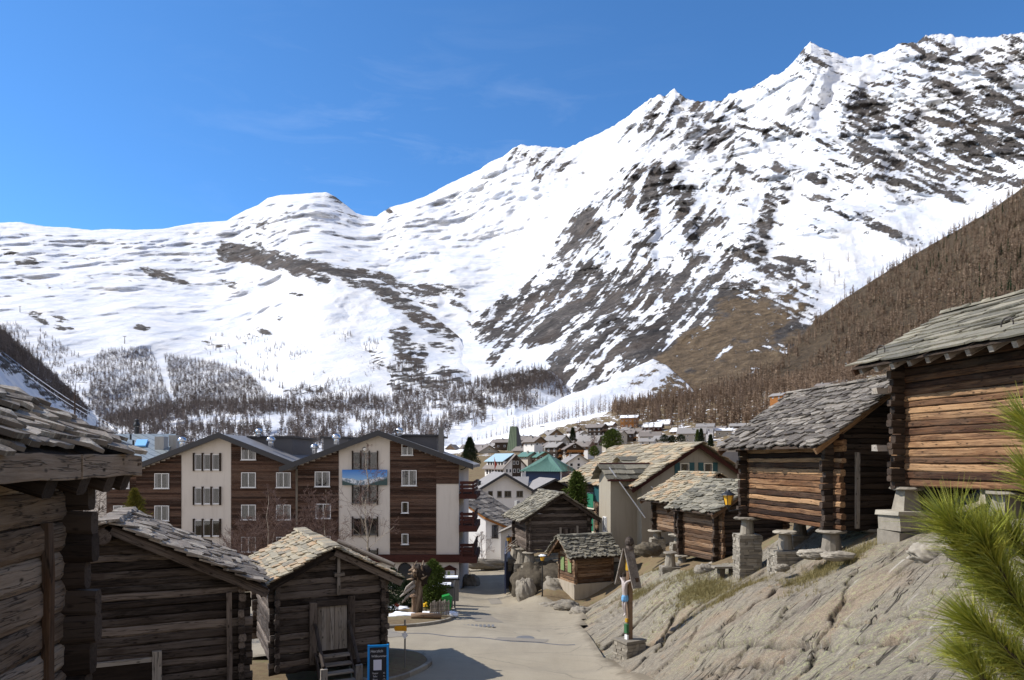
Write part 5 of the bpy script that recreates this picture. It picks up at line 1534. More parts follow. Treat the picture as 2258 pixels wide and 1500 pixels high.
def window(parent, loc, rz, w, h, panes=2, frame='white_paint', sill=True, curtain='curtain', slope=0.0, label=None):
    s = window_set(w, h, panes, frame, sill, curtain, slope=slope)
    if s['me'] is None:
        o = s['f'].build('window', [M[s['fm']], M['interior']])
        g = s['g'].build('pane', M['glass'])
        c = s['c'].build('curtain', M[s['cm']]) if s['c'] else None
        s['me'] = (o.data, g.data, c.data if c else None)
    else:
        def mk(n, d):
            o = bpy.data.objects.new(n, d); COL.objects.link(o); return o
        o = mk('window', s['me'][0]); g = mk('pane', s['me'][1]); c = mk('curtain', s['me'][2]) if s['me'][2] else None
    g.parent = o
    if c: c.parent = o
    o.parent = parent; o.location = loc; o.rotation_euler = (0, 0, rz)
    if label: o['label'] = label
    return o

def planks(mb, x0, x1, z0, ztop, y, ph=.17, out=.06):
    """horizontal boarding facing -Y, clipped under a roof line ztop(x)"""
    q = mb.rng
    z = z0
    xs = [x0 + (x1 - x0) * k / 40 for k in range(41)]
    while True:
        ok = [x for x in xs if ztop(x) > z + ph]
        if len(ok) < 3: break
        a, b = min(ok), max(ok)
        h = ph * q.uniform(.96, 1.0)
        o = out + q.uniform(-.012, .012)
        mb.hexa([(a, y - o, z), (b, y - o, z), (b, y, z), (a, y, z), (a, y - o + .014, z + h - .012), (b, y - o + .014, z + h - .012), (b, y, z + h), (a, y, z + h)],
                gr=[(a + z * 3.3, 0, z), (b + z * 3.3, 0, z), (b + z * 3.3, .05, z), (a + z * 3.3, .05, z), (a + z * 3.3, 0, z + h), (b + z * 3.3, 0, z + h), (b + z * 3.3, .05, z + h), (a + z * 3.3, .05, z + h)])
        z += ph

def gable_body(mb, x0, x1, y0, y1, z0, ze0, xa, za, ze1, mi=0):
    mb.prism([(x0, y0, z0), (x1, y0, z0), (x1, y0, ze1), (xa, y0, za), (x0, y0, ze0)], (0, y1 - y0, 0), mi)

def gable_roof(mb, xl, zl, xa, za, xr, zr, y0, y1, th=.3, mi=0):
    for (ax, az, bx, bz) in ((xl, zl, xa, za), (xa, za, xr, zr)):
        mb.hexa([(ax, y0, az), (bx, y0, bz), (bx, y1, bz), (ax, y1, az), (ax, y0, az + th), (bx, y0, bz + th), (bx, y1, bz + th), (ax, y1, az + th)], mi=mi)

def fx(u, Y): return (u - UC) * Y / F
def fz(v, Y): return (VH - v) * Y / F

# ------------------------------------------------------------------ the hotel: two gabled blocks and a wing behind
def dome_vent(root, x, y, z, s=1.0):
    mb = MB(2)
    mb.lathe((x, y, z), [(.26 * s, 0), (.26 * s, .5 * s), (.24 * s, .55 * s)], 14, rnd=.5)
    mb.lathe((x, y, z + .55 * s), [(.42 * s, 0), (.44 * s, .10 * s), (.40 * s, .26 * s), (.26 * s, .40 * s), (.06 * s, .46 * s)], 14, rnd=.5)
    return mb.build('roof_vent', M['steel'], root, True)

def hotel_block(label, Y, ul, ur, v_base, xa_u, va, ell, elr, roof_ul, roof_vl, roof_ur, roof_vr, depth):
    root = thing('hotel', label, 'hotel', (0, Y, 0))
    x0, x1 = fx(ul, Y), fx(ur, Y)
    xa = fx(xa_u, Y); za = fz(va, Y) - .42
    sl = (za - (fz(roof_vl, Y) - .42)) / (xa - fx(roof_ul, Y)); sr = (za - (fz(roof_vr, Y) - .42)) / (fx(roof_ur, Y) - xa)
    zt = lambda x: za - (xa - x) * sl if x < xa else za - (x - xa) * sr
    mb = MB(1)
    gable_body(mb, x0, x1, 0, depth, fz(v_base, Y) - 1.5, zt(x0), xa, za, zt(x1))
    mb.build('wall', M['plaster_cream'], root)
    rb = MB(2)
    gable_roof(rb, fx(roof_ul, Y), zt(fx(roof_ul, Y)), xa, za, fx(roof_ur, Y), zt(fx(roof_ur, Y)), -.75, depth + .6, .26)
    rb.build('roof', M['roof_metal'], root)
    fb = MB(3)
    for (a, b) in ((fx(roof_ul, Y) - .1, xa), (xa, fx(roof_ur, Y) + .1)):
        fb.hexa([(a, -.87, zt(a) - .1), (b, -.87, zt(b) - .1), (b, -.753, zt(b) - .1), (a, -.753, zt(a) - .1), (a, -.87, zt(a) + .36), (b, -.87, zt(b) + .36), (b, -.753, zt(b) + .36), (a, -.753, zt(a) + .36)])
    fb.build('roof_fascia', M['roof_fascia'], root)
    return root, zt, x0, x1, xa, za

Y2 = 58.0
h2, zt2, x0, x1, xa2, za2 = hotel_block('five storey gabled hotel block with a long mountain picture banner on its white centre panel', Y2, 657, 1012, 1312, 838, 948, 0, 0, 625, 1027, 1042, 1021, 13.0)
mb = MB(4)
planks(mb, fx(657, Y2), fx(747, Y2), fz(1240, Y2), lambda x: zt2(x), 0)
mb.build('timber_cladding', M['wood_clad'], h2)
mb = MB(5)
planks(mb, fx(860, Y2), fx(962, Y2), fz(1227, Y2), lambda x: zt2(x), 0)
mb.build('timber_cladding', M['wood_clad'], h2)
mb = MB(6)
planks(mb, fx(962, Y2) + .003, fx(1012, Y2), fz(1067, Y2), lambda x: zt2(x), 0)
mb.build('timber_cladding', M['wood_clad'], h2)
mb = MB(7)
mb.beam((fx(800, Y2), -.16, fz(1231, Y2)), (fx(1052, Y2), -.16, fz(1231, Y2)), .3, .62, cham=.05)
mb.build('beam', M['wood_red'], h2)
def px_window(root, Y, u0, u1, v0, v1, yo=-.065, **k):
    w = (u1 - u0) * Y / F; h = (v1 - v0) * Y / F
    return window(root, (fx((u0 + u1) / 2, Y), yo, fz(v1, Y)), 0, w, h, **k)
for v0, v1 in ((998, 1034), (1073, 1109), (1143, 1179), (1213, 1240)):
    for k in range(3):
        px_window(h2, Y2, 779 + k * 18.3, 779 + k * 18.3 + 17, v0, v1, -.002, panes=1, frame='grey_metal', curtain='curtain_green' if k != 1 else 'curtain')
    for k in range(4):
        mb = MB(8 + k)
        x = fx(777.8 + k * 18.35, Y2)
        mb.box(x - .045, x + .045, -.16, -.002, fz(v1 + 4, Y2), fz(v0 - 4, Y2), ax=2)
        mb.build('window_fin', M['wood_dark'], h2)
px_window(h2, Y2, 695, 728, 1040, 1073); px_window(h2, Y2, 697, 730, 1111, 1143); px_window(h2, Y2, 697, 730, 1182, 1214)
px_window(h2, Y2, 886, 911, 979, 1004, slope=.22); px_window(h2, Y2, 886, 919, 1037, 1071)
px_window(h2, Y2, 886, 901, 1107, 1131, panes=1); px_window(h2, Y2, 886, 901, 1177, 1200, panes=1)
# the banner: a printed panorama of peaks
def bannermat():
    m, nt, b = newmat('mountain_panorama_print', 0.5, 0.3)
    g = nd(nt, 'ShaderNodeTexCoord').outputs['Generated']
    s = nd(nt, 'ShaderNodeSeparateXYZ', {0: g})
    x, z = s.outputs[0], s.outputs[2]
    n1 = noise(nt, vmul(nt, g, (7, 0, 0)), 1.0, 6, 0.65)
    n2 = noise(nt, vmul(nt, g, (16, 0, 5)), 1.0, 6, 0.7)
    v = mth(nt, 'ABSOLUTE', mth(nt, 'SUBTRACT', x, 0.42))
    skyl = mth(nt, 'ADD', mth(nt, 'MULTIPLY', n1, 0.42), mth(nt, 'ADD', 0.12, mth(nt, 'MULTIPLY', v, 0.42)))
    c = ramp(nt, z, [(0.2, (0.32, 0.55, 0.82)), (1.0, (0.045, 0.20, 0.62))])
    mt = mixc(nt, ramp(nt, n2, [(0.44, 0.0), (0.54, 1.0)]), (0.16, 0.22, 0.28), (0.75, 0.80, 0.86))
    c = mixc(nt, ramp(nt, mth(nt, 'SUBTRACT', skyl, z), [(0.0, 0.0), (0.02, 1.0)]), c, mt)
    low = mth(nt, 'ADD', mth(nt, 'MULTIPLY', v, 0.95), mth(nt, 'MULTIPLY', n2, 0.16))
    c = mixc(nt, ramp(nt, mth(nt, 'SUBTRACT', mth(nt, 'SUBTRACT', low, 0.14), z), [(0.0, 0.0), (0.05, 1.0)]), c, (0.05, 0.09, 0.09))
    nt.links.new(c, b.inputs['Base Color'])
    return m
mb = MB(9)
mb.box(fx(756, Y2), fx(855, Y2), -.235, -.20, fz(1070, Y2), fz(1036, Y2))
mb.build('banner', bannermat(), h2)
mb = MB(9)
mb.lathe((0, 0, 0), [(.18, 0), (.20, .05), (.12, .10)], 12)
o = mb.build('round_lamp', M['steel'], h2); o.location = (fx(804, Y2), 0, fz(991, Y2)); o.rotation_euler = (R(90), 0, 0)
# ground floor: arched windows, notice case, plinth
for uc in (893, 954):
    mb = MB(10); w = 1.15; zb_ = fz(1287, Y2); hs = 1.15
    n = 12
    out = [(-w / 2, 0), (w / 2, 0)] + [(w / 2 * math.cos(math.pi * k / n), hs + w / 2 * math.sin(math.pi * k / n)) for k in range(n + 1)]
    inn = [(x * .86, z * .955 + .04) for x, z in out]
    cx = fx(uc, Y2)
    for k in range(len(out)):
        j = (k + 1) % len(out)
        mb.hexa([(cx + out[k][0], -.05, zb_ + out[k][1]), (cx + out[j][0], -.05, zb_ + out[j][1]), (cx + out[j][0], 0, zb_ + out[j][1]), (cx + out[k][0], 0, zb_ + out[k][1]),
                 (cx + inn[k][0], -.05, zb_ + inn[k][1]), (cx + inn[j][0], -.05, zb_ + inn[j][1]), (cx + inn[j][0], 0, zb_ + inn[j][1]), (cx + inn[k][0], 0, zb_ + inn[k][1])])
    wi = mb.build('window', M['wood_dark'], h2)
    mb = MB(11); mb.prism([(cx + x, -.012, zb_ + z) for x, z in inn][::-1], (0, .008, 0))
    mb.build('pane', M['glass_dark'], wi)
mb = MB(12); mb.box(fx(842, Y2), fx(1013, Y2), -.03, -.002, fz(1312, Y2) - .3, fz(1306, Y2)); mb.build('plinth', M['navy'], h2)
nc = thing('notice_case', 'brown gabled notice case with pinned sheets on the white hotel wall', 'notice case', (fx(991, Y2), Y2 - .005, fz(1280, Y2)))
mb = MB(13); w = 1.05; hh = .85
mb.box(-w / 2, w / 2, -.12, 0, 0, .08); mb.box(-w / 2, -w / 2 + .08, -.118, 0, .08, hh); mb.box(w / 2 - .08, w / 2, -.118, 0, .08, hh); mb.box(-w / 2, w / 2, -.12, 0, hh, hh + .1)
mb.build('case', M['wood_red'], nc)
mb = MB(14); mb.prism([(-w / 2 - .12, -.18, hh + .1), (w / 2 + .12, -.18, hh + .1), (0, -.18, hh + .42)], (0, .18, 0)); mb.build('gable_top', M['wood_red'], nc)
mb = MB(15); mb.box(-w / 2 + .08, w / 2 - .08, -.03, -.02, .08, hh); bk = mb.build('back_panel', M['white_paint'], nc)
for k, (x, z, a, b, m_) in enumerate(((-.30, .25, .2, .5, 'paper'), (-.05, .4, .22, .35, 'sage_paint'), (.22, .22, .25, .3, 'cream_paint'), (.2, .58, .28, .18, 'paper'), (-.02, .16, .2, .18, 'lamp_yellow'), (-.36, .68, .06, .06, 'red'))):
    mb = MB(16 + k); mb.box(x - a / 2, x + a / 2, -.036, -.031, z, z + b); mb.build('notice', M[m_], bk)
# dormer boxes, vents and chimney
def dormer(root, xa_, xb_, ya, yb, zt_, zr_):
    mb = MB(3); mb.box(xa_, xb_, ya, yb, zt_ - 2.6, zt_); d = mb.build('dormer', M['roof_dark'], root)
    mb = MB(3); mb.box(xa_ - .25, xb_ + .3, ya - .25, yb + .2, zt_, zt_ + .16); mb.build('dormer_roof', M['roof_fascia'], d)
    return d
dormer(h2, fx(850, 63), fx(978, 63) - .6, 5, 12, fz(963, 64), 0)
dormer(h2, fx(716, 63), fx(770, 63), 4.5, 12, fz(967, 63), 0)
mb = MB(4); mb.box(fx(968, 62), fx(978, 62), 3.6, 4.1, fz(1010, 62), fz(948, 62)); mb.box(fx(967, 62), fx(979, 62), 3.55, 4.15, fz(948, 62), fz(943, 62)); mb.build('chimney', M['grey_metal'], h2)
dome_vent(h2, fx(881, 62), 4.0, fz(962, 62), .75); dome_vent(h2, fx(742, 60.5), 2.5, fz(980, 60.5), .9)
mb = MB(5); mb.tube([(fx(866, 61), 3.2, fz(965, 61)), (fx(866, 61), 3.2, fz(953, 61)), (fx(870, 61), 3.2, fz(949, 61)), (fx(876, 61), 3.4, fz(949, 61))], .06, 8); mb.build('vent_pipe', M['black'], h2)
# balconies on the sunny side
for k, (va, vb, vc) in enumerate(((1066, 1089, 1100), (1131, 1158, 1172), (1205, 1226, 1240))):
    mb = MB(20 + k); x_ = fx(1013, Y2)
    mb.box(x_, x_ + 1.45, -.45, 6.0, fz(vc, Y2), fz(vb, Y2) , j=.01); b_ = mb.build('balcony', M['wood_red'], h2)
    mb = MB(24 + k)
    for q_ in range(3):
        z = fz(vb, Y2) + .16 + q_ * .32
        mb.box(x_ + .06, x_ + 1.22, -.34, -.26, z, z + .24, j=.01)
        mb.box(x_ + 1.16, x_ + 1.24, -.2, 5.8, z, z + .24, j=.01)
    mb.build('railing', M['wood_red'], b_)
    for s_ in range(2):
        mb = MB(28 + k); mb.box(x_ + 1.08 - s_ * .9, x_ + 1.22 - s_ * .9, -.42, -.33, fz(vb, Y2), fz(va, Y2) + .1); mb.build('railing_post', M['wood_red'], b_)
mb = MB(6); mb.tube([(fx(1013, Y2) + .1, -.2, fz(1036, Y2)), (fx(1024, Y2), -.2, fz(1034, Y2)), (fx(1031, Y2), -.2, fz(1028, Y2))], .045, 6); mb.build('downpipe', M['black'], h2)

Y1 = 60.5
h1, zt1, x0, x1, xa1, za1 = hotel_block('four storey gabled hotel block with three rows of shuttered triple windows on its white panel', Y1, 301, 652, 1330, 490, 953, 0, 0, 283, 1033, 668, 1023, 13.0)
for a, b, s in ((301, 400, 4), (510, 652, 5)):
    mb = MB(s); planks(mb, fx(a, Y1), fx(b, Y1), fz(1300, Y1), lambda x: zt1(x), 0); mb.build('timber_cladding', M['wood_clad'], h1)
for v0, v1 in ((1002, 1036), (1076, 1111), (1147, 1182), (1217, 1250)):
    for k in range(3):
        px_window(h1, Y1, 430 + k * 19.3, 430 + k * 19.3 + 16.5, v0, v1, -.002, panes=1, curtain='curtain' if v0 < 1100 else 'curtain_green')
    for k in range(4):
        mb = MB(8 + k); x = fx(428.3 + k * 19.3, Y1); mb.box(x - .07, x + .07, -.15, -.002, fz(v1 + 3, Y1), fz(v0 - 3, Y1), ax=2); mb.build('window_fin', M['wood_dark'], h1)
for v0, v1 in ((1044, 1077), (1115, 1148), (1186, 1219)):
    px_window(h1, Y1, 342, 374, v0, v1)
    px_window(h1, Y1, 533, 565, v0 - 2, v1 - 2, curtain='curtain_green'); px_window(h1, Y1, 610, 642, v0 - 2, v1 - 2)
px_window(h1, Y1, 533, 565, 983, 1014, slope=.30)
dormer(h1, fx(556, 66), fx(648, 66), 5, 12, fz(966, 66), 0)
dome_vent(h1, fx(571, 65), 4.5, fz(964, 65), .8); dome_vent(h1, fx(596, 62.5), 2.2, fz(985, 62.5), .9); dome_vent(h1, fx(400, 62.5), 2.2, fz(986, 62.5), .9); dome_vent(h1, fx(693, 64), 3.6, fz(1001, 64), .9)

Y3 = 66.0
h3 = thing('hotel', 'hotel wing set back behind the slab roofs, grey diamond tiled roof with skylight', 'hotel', (0, Y3, 0))
mb = MB(1); mb.box(fx(120, Y3), fx(236, Y3), 0, 9, fz(1330, Y3), fz(1036, Y3)); mb.build('wall', M['plaster_cream'], h3)
mb = MB(1); mb.box(fx(236, Y3), fx(312, Y3), -.05, 9, fz(1330, Y3), fz(1030, Y3)); mb.build('wall', M['plaster_cream'], h3)
mb = MB(2); planks(mb, fx(236, Y3), fx(312, Y3), fz(1300, Y3), lambda x: fz(1030, Y3), -.05); mb.build('timber_cladding', M['wood_clad'], h3)
px_window(h3, Y3, 252, 287, 1040, 1077, -.115); px_window(h3, Y3, 190, 212, 1080, 1112, -.004, panes=1); px_window(h3, Y3, 252, 287, 1115, 1150, -.115)
def tilemat():
    m, nt, b = newmat('grey_diamond_tiles', 0.5, 0.4)
    g = nd(nt, 'ShaderNodeTexCoord').outputs['Object']
    r = nd(nt, 'ShaderNodeMapping', {'Vector': g, 'Rotation': (0, 0, R(45))}).outputs[0]
    br = nd(nt, 'ShaderNodeTexBrick', {'Vector': r, 'Color1': (0.22, 0.25, 0.26, 1), 'Color2': (0.15, 0.175, 0.185, 1), 'Mortar': (0.03, 0.035, 0.04, 1), 'Scale': 1.0, 'Mortar Size': 0.035, 'Brick Width': 0.75, 'Row Height': 0.75}, offset=0.0)
    nt.links.new(br.outputs['Color'], b.inputs['Base Color'])
    return m
mb = MB(3)
ra = [(fx(150, Y3), -1.2, fz(1022, Y3)), (fx(405, 69), -1.2, fz(1022, Y3)), (fx(398, 78), 11, fz(957, 77)), (fx(150, 78), 11, fz(957, 77))]
mb.hexa([(p[0], p[1], p[2] - .25) for p in ra] + ra); mb.build('roof', tilemat(), h3)
mb = MB(4)
def on3(t, s, up): 
    p = Vector(ra[0]).lerp(Vector(ra[1]), s).lerp(Vector(ra[3]).lerp(Vector(ra[2]), s), t); return p + Vector((0, -.44, .9)) * up
sk = [on3(.50, .68, .06), on3(.50, .78, .06), on3(.72, .78, .06), on3(.72, .68, .06)]
mb.hexa([tuple(p) for p in sk] + [tuple(p + Vector((0, -.07, .14))) for p in sk]); sky_w = mb.build('skylight', M['pale_blue'], h3)
for (u0, u1, v0, v1, yy) in ((341, 361, 963, 1002, 4.0), (372, 389, 960, 996, 5.5)):
    mb = MB(5); Yc = Y3 + yy; mb.box(fx(u0, Yc), fx(u1, Yc), yy, yy + .9, fz(v1, Yc), fz(v0, Yc)); mb.build('chimney', M['concrete'], h3)
mb = MB(6); mb.tube([(fx(307, 78), 11.5, fz(958, 78)), (fx(307, 78), 11.5, fz(942, 78))], .22, 10); mb.lathe((fx(307, 78), 11.5, fz(941, 78)), [(.3, 0), (.33, .2), (.2, .5), (.24, .7), (.1, .8)], 12); mb.build('flue', M['black'], h3)
for u_, v_ in ((250, 985), (288, 962), (294, 975)):
    mb = MB(7); Yc = Y3 + 4; mb.tube([(fx(u_, Yc), 4, fz(v_ + 8, Yc)), (fx(u_, Yc), 4, fz(v_ - 4, Yc))], .1, 8); mb.build('vent_pipe', M['black'], h3)

# ------------------------------------------------------------------ grey plastered house with the broad ochre roof
TH = 17
WG, DG = 8.6, 12.5
apex = P(1535, 972, 50.0)
rG = thing('stone_roofed_house', 'grey plastered house with green shutters, dormer and broad ochre slab roof', 'house', (apex.x, apex.y, fz(1190, 54)), R(TH))
zb = rG.location.z
za = apex.z - zb - .25
sG = .60
eG = za - sG * WG / 2
mb = MB(1); gable_body(mb, -WG / 2, WG / 2, 0, DG, -1, eG, 0, za, eG); mb.build('wall', M['plaster_grey'], rG)
rb = MB(2)
osl, osr, of, ob = .95, 1.1, .45, .6
for sgn, o_ in ((-1, osl), (1, osr)):
    xe = sgn * (WG / 2 + o_); ze = eG - sG * o_
    a = [(0, -of, za + .03), (xe, -of, ze + .03), (xe, DG + ob, ze + .03), (0, DG + ob, za + .03)]
    rb.hexa(a + [(p[0], p[1], p[2] + .1) for p in a], mi=1)
    rb.slates((xe, -of - .04, ze + .13), (xe, DG + ob, ze + .13), (0, DG + ob, za + .13), (0, -of - .04, za + .13), 17, .35, 1.3, .05, 1.6, .5)
rb.build('roof', [M['slate_ochre'], M['wood_dark']], rG)
mb = MB(3)
for sgn, o_ in ((-1, osl), (1, osr)):
    mb.beam((0, -of + .02, za - .12), (sgn * (WG / 2 + o_), -of + .02, eG - sG * o_ - .12), .06, .26, cham=.05)
mb.build('bargeboard', M['wood_red'], rG)
for x in (-.95, .95):
    wi = window(rG, (x, -.004, za - 2.55), 0, .72, 1.2, 1, 'cream_paint', True, 'curtain')
    for s in (-1, 1):
        mb = MB(4); mb.box(x + s * .36 + (-.42 if s < 0 else .03), x + s * .36 + (-.03 if s < 0 else .42), -.06, -.003, za - 2.6, za - 1.3); mb.build('shutter', M['teal_paint'], rG)
# dormer on the left slope
mb = MB(5)
dx0, dx1, dy0, dy1 = -3.15, -1.3, 4.2, 6.6
dz = za - .95
mb.prism([(dx0, dy0, za - sG * 3.15), (dx0, dy1, za - sG * 3.15), (dx0, dy1, dz - .55), (dx0, (dy0 + dy1) / 2, dz), (dx0, dy0, dz - .55)], (2.2, 0, 0)); dm = mb.build('dormer', M['plaster_grey'], rG)
mb = MB(6)
for a, b in (((dy0 - .3), (dy0 + dy1) / 2), ((dy1 + .3), (dy0 + dy1) / 2)):
    za_, zb_ = dz - .68, dz + .05
    A_, B_, C_, D_ = (dx0 - .35, a, za_), (dx1 + .6, a, za_), (dx1 + 1.6, b, zb_), (dx0 - .35, b, zb_)
    mb.slates(A_, B_, C_, D_, 2, .7, 1.1, .06, 1.3, .1)
mb.build('dormer_roof', M['slate_green'], dm)
mb = MB(6); mb.box(dx0 - .04, dx0, dy0 + .75, dy1 - .75, za - sG * 3.15 + .15, dz - .4); mb.build('dormer_window', M['wood_brown'], dm)
# cross wing towards the street: plastered on the sunny side
wl = 1.95
wx0, wx1 = -WG / 2 - 2.0, -1.6
wy0 = .75; wy1 = wy0 + wl
wza = eG + 1.05
mb = MB(7)
mb.prism([(wx0, wy0, -1), (wx0, wy1, -1), (wx0, wy1, wza - .75), (wx0, (wy0 + wy1) / 2, wza), (wx0, wy0, wza - .75)], (wx1 - wx0, 0, 0))
wing = mb.build('wing', M['plaster_grey'], rG)
mb = MB(8)
for a, b in (((wy0 - .42), (wy0 + wy1) / 2), ((wy1 + .42), (wy0 + wy1) / 2)):
    z0_, z1_ = wza - 1.02, wza + .06
    mb.slates((wx0 - .4, a, z0_), (wx1 + .4, a, z0_), (wx1 + .4, b, z1_), (wx0 - .4, b, z1_), 3, .6, 1.1, .06, 1.35, .12)
mb.build('wing_roof', M['slate_green'], wing)
mb = MB(9); mb.tube([(wx0 - .42, wy0 - .44, wza - 1.0), (wx1 + .3, wy0 - .44, wza - 1.04)], .07, 8); mb.build('gutter', M['wood_red'], wing)
mb = MB(9); mb.tube([(wx0 - .42, (wy0 + wy1) / 2, wza + .14), (wx1 + .3, (wy0 + wy1) / 2, wza + .14)], .07, 8); mb.build('ridge_cap', M['wood_red'], wing)
mb = MB(10); mb.tube([(wx0 - .15, wy0 - .1, wza - .1), (wx0 + 2.2, wy0 - .9, wza - 3.6)], .04, 8); mb.tube([(wx0 + 2.3, wy0 - .5, wza - 1.0), (wx0 + 2.9, wy0 - .8, wza - 1.6)], .04, 8); mb.build('downpipe', M['white_paint'], wing)
w_ = window(rG, (wx0 - .004, (wy0 + wy1) / 2 - .1, 1.05), R(-90), .55, 1.05, 2, 'white_paint', False, None)
# left log face with shutters and the upper enclosed balcony
mb = MB(11)
z = -1.0
q = random.Random(4)
while z < eG - .2:
    lz = .22 * q.uniform(.9, 1.1)
    mb.beam((-WG / 2 - .05, wy1 + .05, z + lz / 2), (-WG / 2 - .05, DG, z + lz / 2), .16, lz, cham=.2, nseg=5, wob=.008); z += lz
mb.build('log_wall', M['wood_brown'], rG)
def wall_y(root, x, u):
    lo, hi = wy1, DG
    for _ in range(40):
        m = (lo + hi) / 2; p = rotp(root, x, m, 0)
        if UC + p.x / p.y * F > u: lo = m
        else: hi = m
    return lo, p.y
yw, Yw = wall_y(rG, -WG / 2 - .14, 1304)
for vv in (1121, 1172):
    z = fz(vv, Yw) - rG.location.z
    w_ = window(rG, (-WG / 2 - .135, yw, z), R(-90), 1.35, 1.25, 2, 'cream_paint', True, None)
    mb = MB(12)
    for k in range(2): mb.box(-WG / 2 - .26, -WG / 2 - .21, yw - .60 + k * .61, yw - .01 + k * .61, z + .08, z + 1.17)
    mb.build('shutter', M['green_paint'], rG)
mb = MB(13); mb.box(-WG / 2 - .85, -WG / 2 - .14, wy1 + .1, wy1 + 3.6, eG - 1.75, eG - .35); eb = mb.build('enclosed_balcony', M['teal_paint'], rG)
window(rG, (-WG / 2 - .86, wy1 + .95, eG - 1.6), R(-90), .75, 1.1, 1, 'cream_paint', False, 'curtain')

# ------------------------------------------------------------------ houses along the street
YA = 80.0
wh = thing('white_house', 'white house with an orange roof edge beside the hotel balconies', 'house', (0, YA, 0))
mb = MB(1)
xA, xB, xC = fx(985, YA), fx(1071, YA), fx(1115, YA)
zg = fz(1250, YA) - 1
mb.prism([(xB, 0, zg), (xB, 0, fz(1143, YA)), (xA, 4.2, fz(1087, YA)), (xA, 4.2, zg)], (2.4, 5.6, 0)); mb.build('wall', M['plaster_white'], wh)
mb = MB(2); mb.prism([(xB, 0, zg), (xC, -.35, zg), (xC, -.35, fz(1160, YA)), (xB, 0, fz(1143, YA))], (2.0, 5.0, 0)); mb.build('wall', M['plaster_white'], wh)
mb = MB(3)
a = [Vector((xA - .3, 4.5, fz(1087, YA))), Vector((xB, -.3, fz(1141, YA))), Vector((xC + .3, -.75, fz(1161, YA)))]
d_ = Vector((3.2, 6.4, .1))
mb.slates(a[2], a[2] + d_, a[1] + d_, a[1], 4, .5, 1.0, .06, 1.4, .3); mb.slates(a[1], a[1] + d_, a[0] + d_, a[0], 7, .5, 1.0, .06, 1.4, .3); mb.build('roof', M['slate_grey'], wh)
mb = MB(4)
mb.beam(a[0] - Vector((0, 0, .12)), a[1] - Vector((0, 0, .12)), .12, .24, cham=.05); mb.beam(a[1] - Vector((0, 0, .12)), a[2] - Vector((0, 0, .12)), .12, .24, cham=.05); mb.build('bargeboard', M['wood_orange'], wh)
window(wh, (fx(1092, YA), -.2, fz(1186, YA)), R(-8.5), .72, 1.45, 1, 'wood_dark', True, 'curtain')
YB = 108.0
ph_ = thing('pale_house', 'pale grey rendered house with four windows in its gable and a grey sheet roof', 'house', tuple(P(1112, 1180, YB)), R(10))
WB = 8.6; rs_ = 2.55; hb = fz(1082, YB) - fz(1180, YB)
mb = MB(1); gable_body(mb, -WB / 2, WB / 2, 0, 11, -1, hb, 0, hb + rs_, hb); mb.build('wall', M['plaster_white'], ph_)
mb = MB(2); gable_roof(mb, -WB / 2 - .8, hb - .48, 0, hb + rs_, WB / 2 + .8, hb - .48, -.8, 11.6, .22); mb.build('roof', M['roof_grey'], ph_)
mb = MB(3)
for s in (-1, 1): mb.beam((0, -.86, hb + rs_ + .02), (s * (WB / 2 + .85), -.86, hb - .50), .1, .36, cham=.05)
mb.build('bargeboard', M['roof_fascia'], ph_)
for x, w in ((-2.15, .7), (-.75, .7), (.55, 1.05), (2.4, 1.0)): window(ph_, (x, -.004, hb - 1.0), 0, w, .95, 1 if w < 1 else 2, 'grey_metal', True, 'curtain_green')
for y, t in ((3.0, .45), (7.0, .40)):
    mb = MB(4); x = -WB / 2 * t * 2 * .5 - 1.5; zt_ = hb + rs_ * (1 - abs(x) / (WB / 2)) + .2; mb.box(x - .2, x + .2, y, y + .5, zt_ - .1, zt_ + .55); mb.lathe((x, y + .25, zt_ + .55), [(.34, 0), (.3, .12), (.08, .2)], 10); mb.build('roof_vent', M['black'], ph_)
YC = 92.0
lr = thing('low_house', 'low house showing its grey roof slope and dark verge under the pale gable', 'house', tuple(P(1125, 1190, YC)), R(-52))
mb = MB(1); gable_body(mb, -2.6, 2.6, 0, 6, -1, 2.6, 0, 3.9, 2.6); mb.build('wall', M['plaster_pale'], lr)
mb = MB(2); gable_roof(mb, -3.4, 2.2, 0, 3.9, 3.4, 2.2, -.7, 6.6, .25); mb.build('roof', M['roof_grey'], lr)
mb = MB(3)
for s in (-1, 1): mb.beam((0, -.75, 3.95), (s * 3.45, -.75, 2.22), .1, .36, cham=.05)
mb.build('bargeboard', M['roof_fascia'], lr)
mb = MB(4); mb.box(-1.0, -.5, 1.5, 2.0, 3.2, 5.0); mb.build('chimney', M['concrete'], lr)
YD = 76.0
sh_ = thing('small_white_house', 'small white house with a brown door beyond the blue railing', 'house', tuple(P(1131, 1222, YD)), R(-5))
mb = MB(1); gable_body(mb, -1.3, 1.3, 0, 4, -1, 2.3, 0, 2.9, 2.3); mb.build('wall', M['plaster_white'], sh_)
mb = MB(2); gable_roof(mb, -1.6, 2.2, 0, 2.95, 1.6, 2.2, -.4, 4.4, .12); mb.build('roof', M['slate_grey'], sh_)
mb = MB(3); mb.box(-.5, .2, -.06, -.003, .2, 1.9); mb.build('door', M['wood_orange'], sh_)
YE = 128.0
mh = thing('grey_roofed_house', 'house with two grey sheet roof slopes meeting in a valley right of the pale gable', 'house', tuple(P(1222, 1110, YE)), R(14))
mb = MB(1); gable_body(mb, -4.6, 4.6, 0, 9, -2, 2.0, 0, 4.2, 2.0); mb.build('wall', M['wood_dark'], mh)
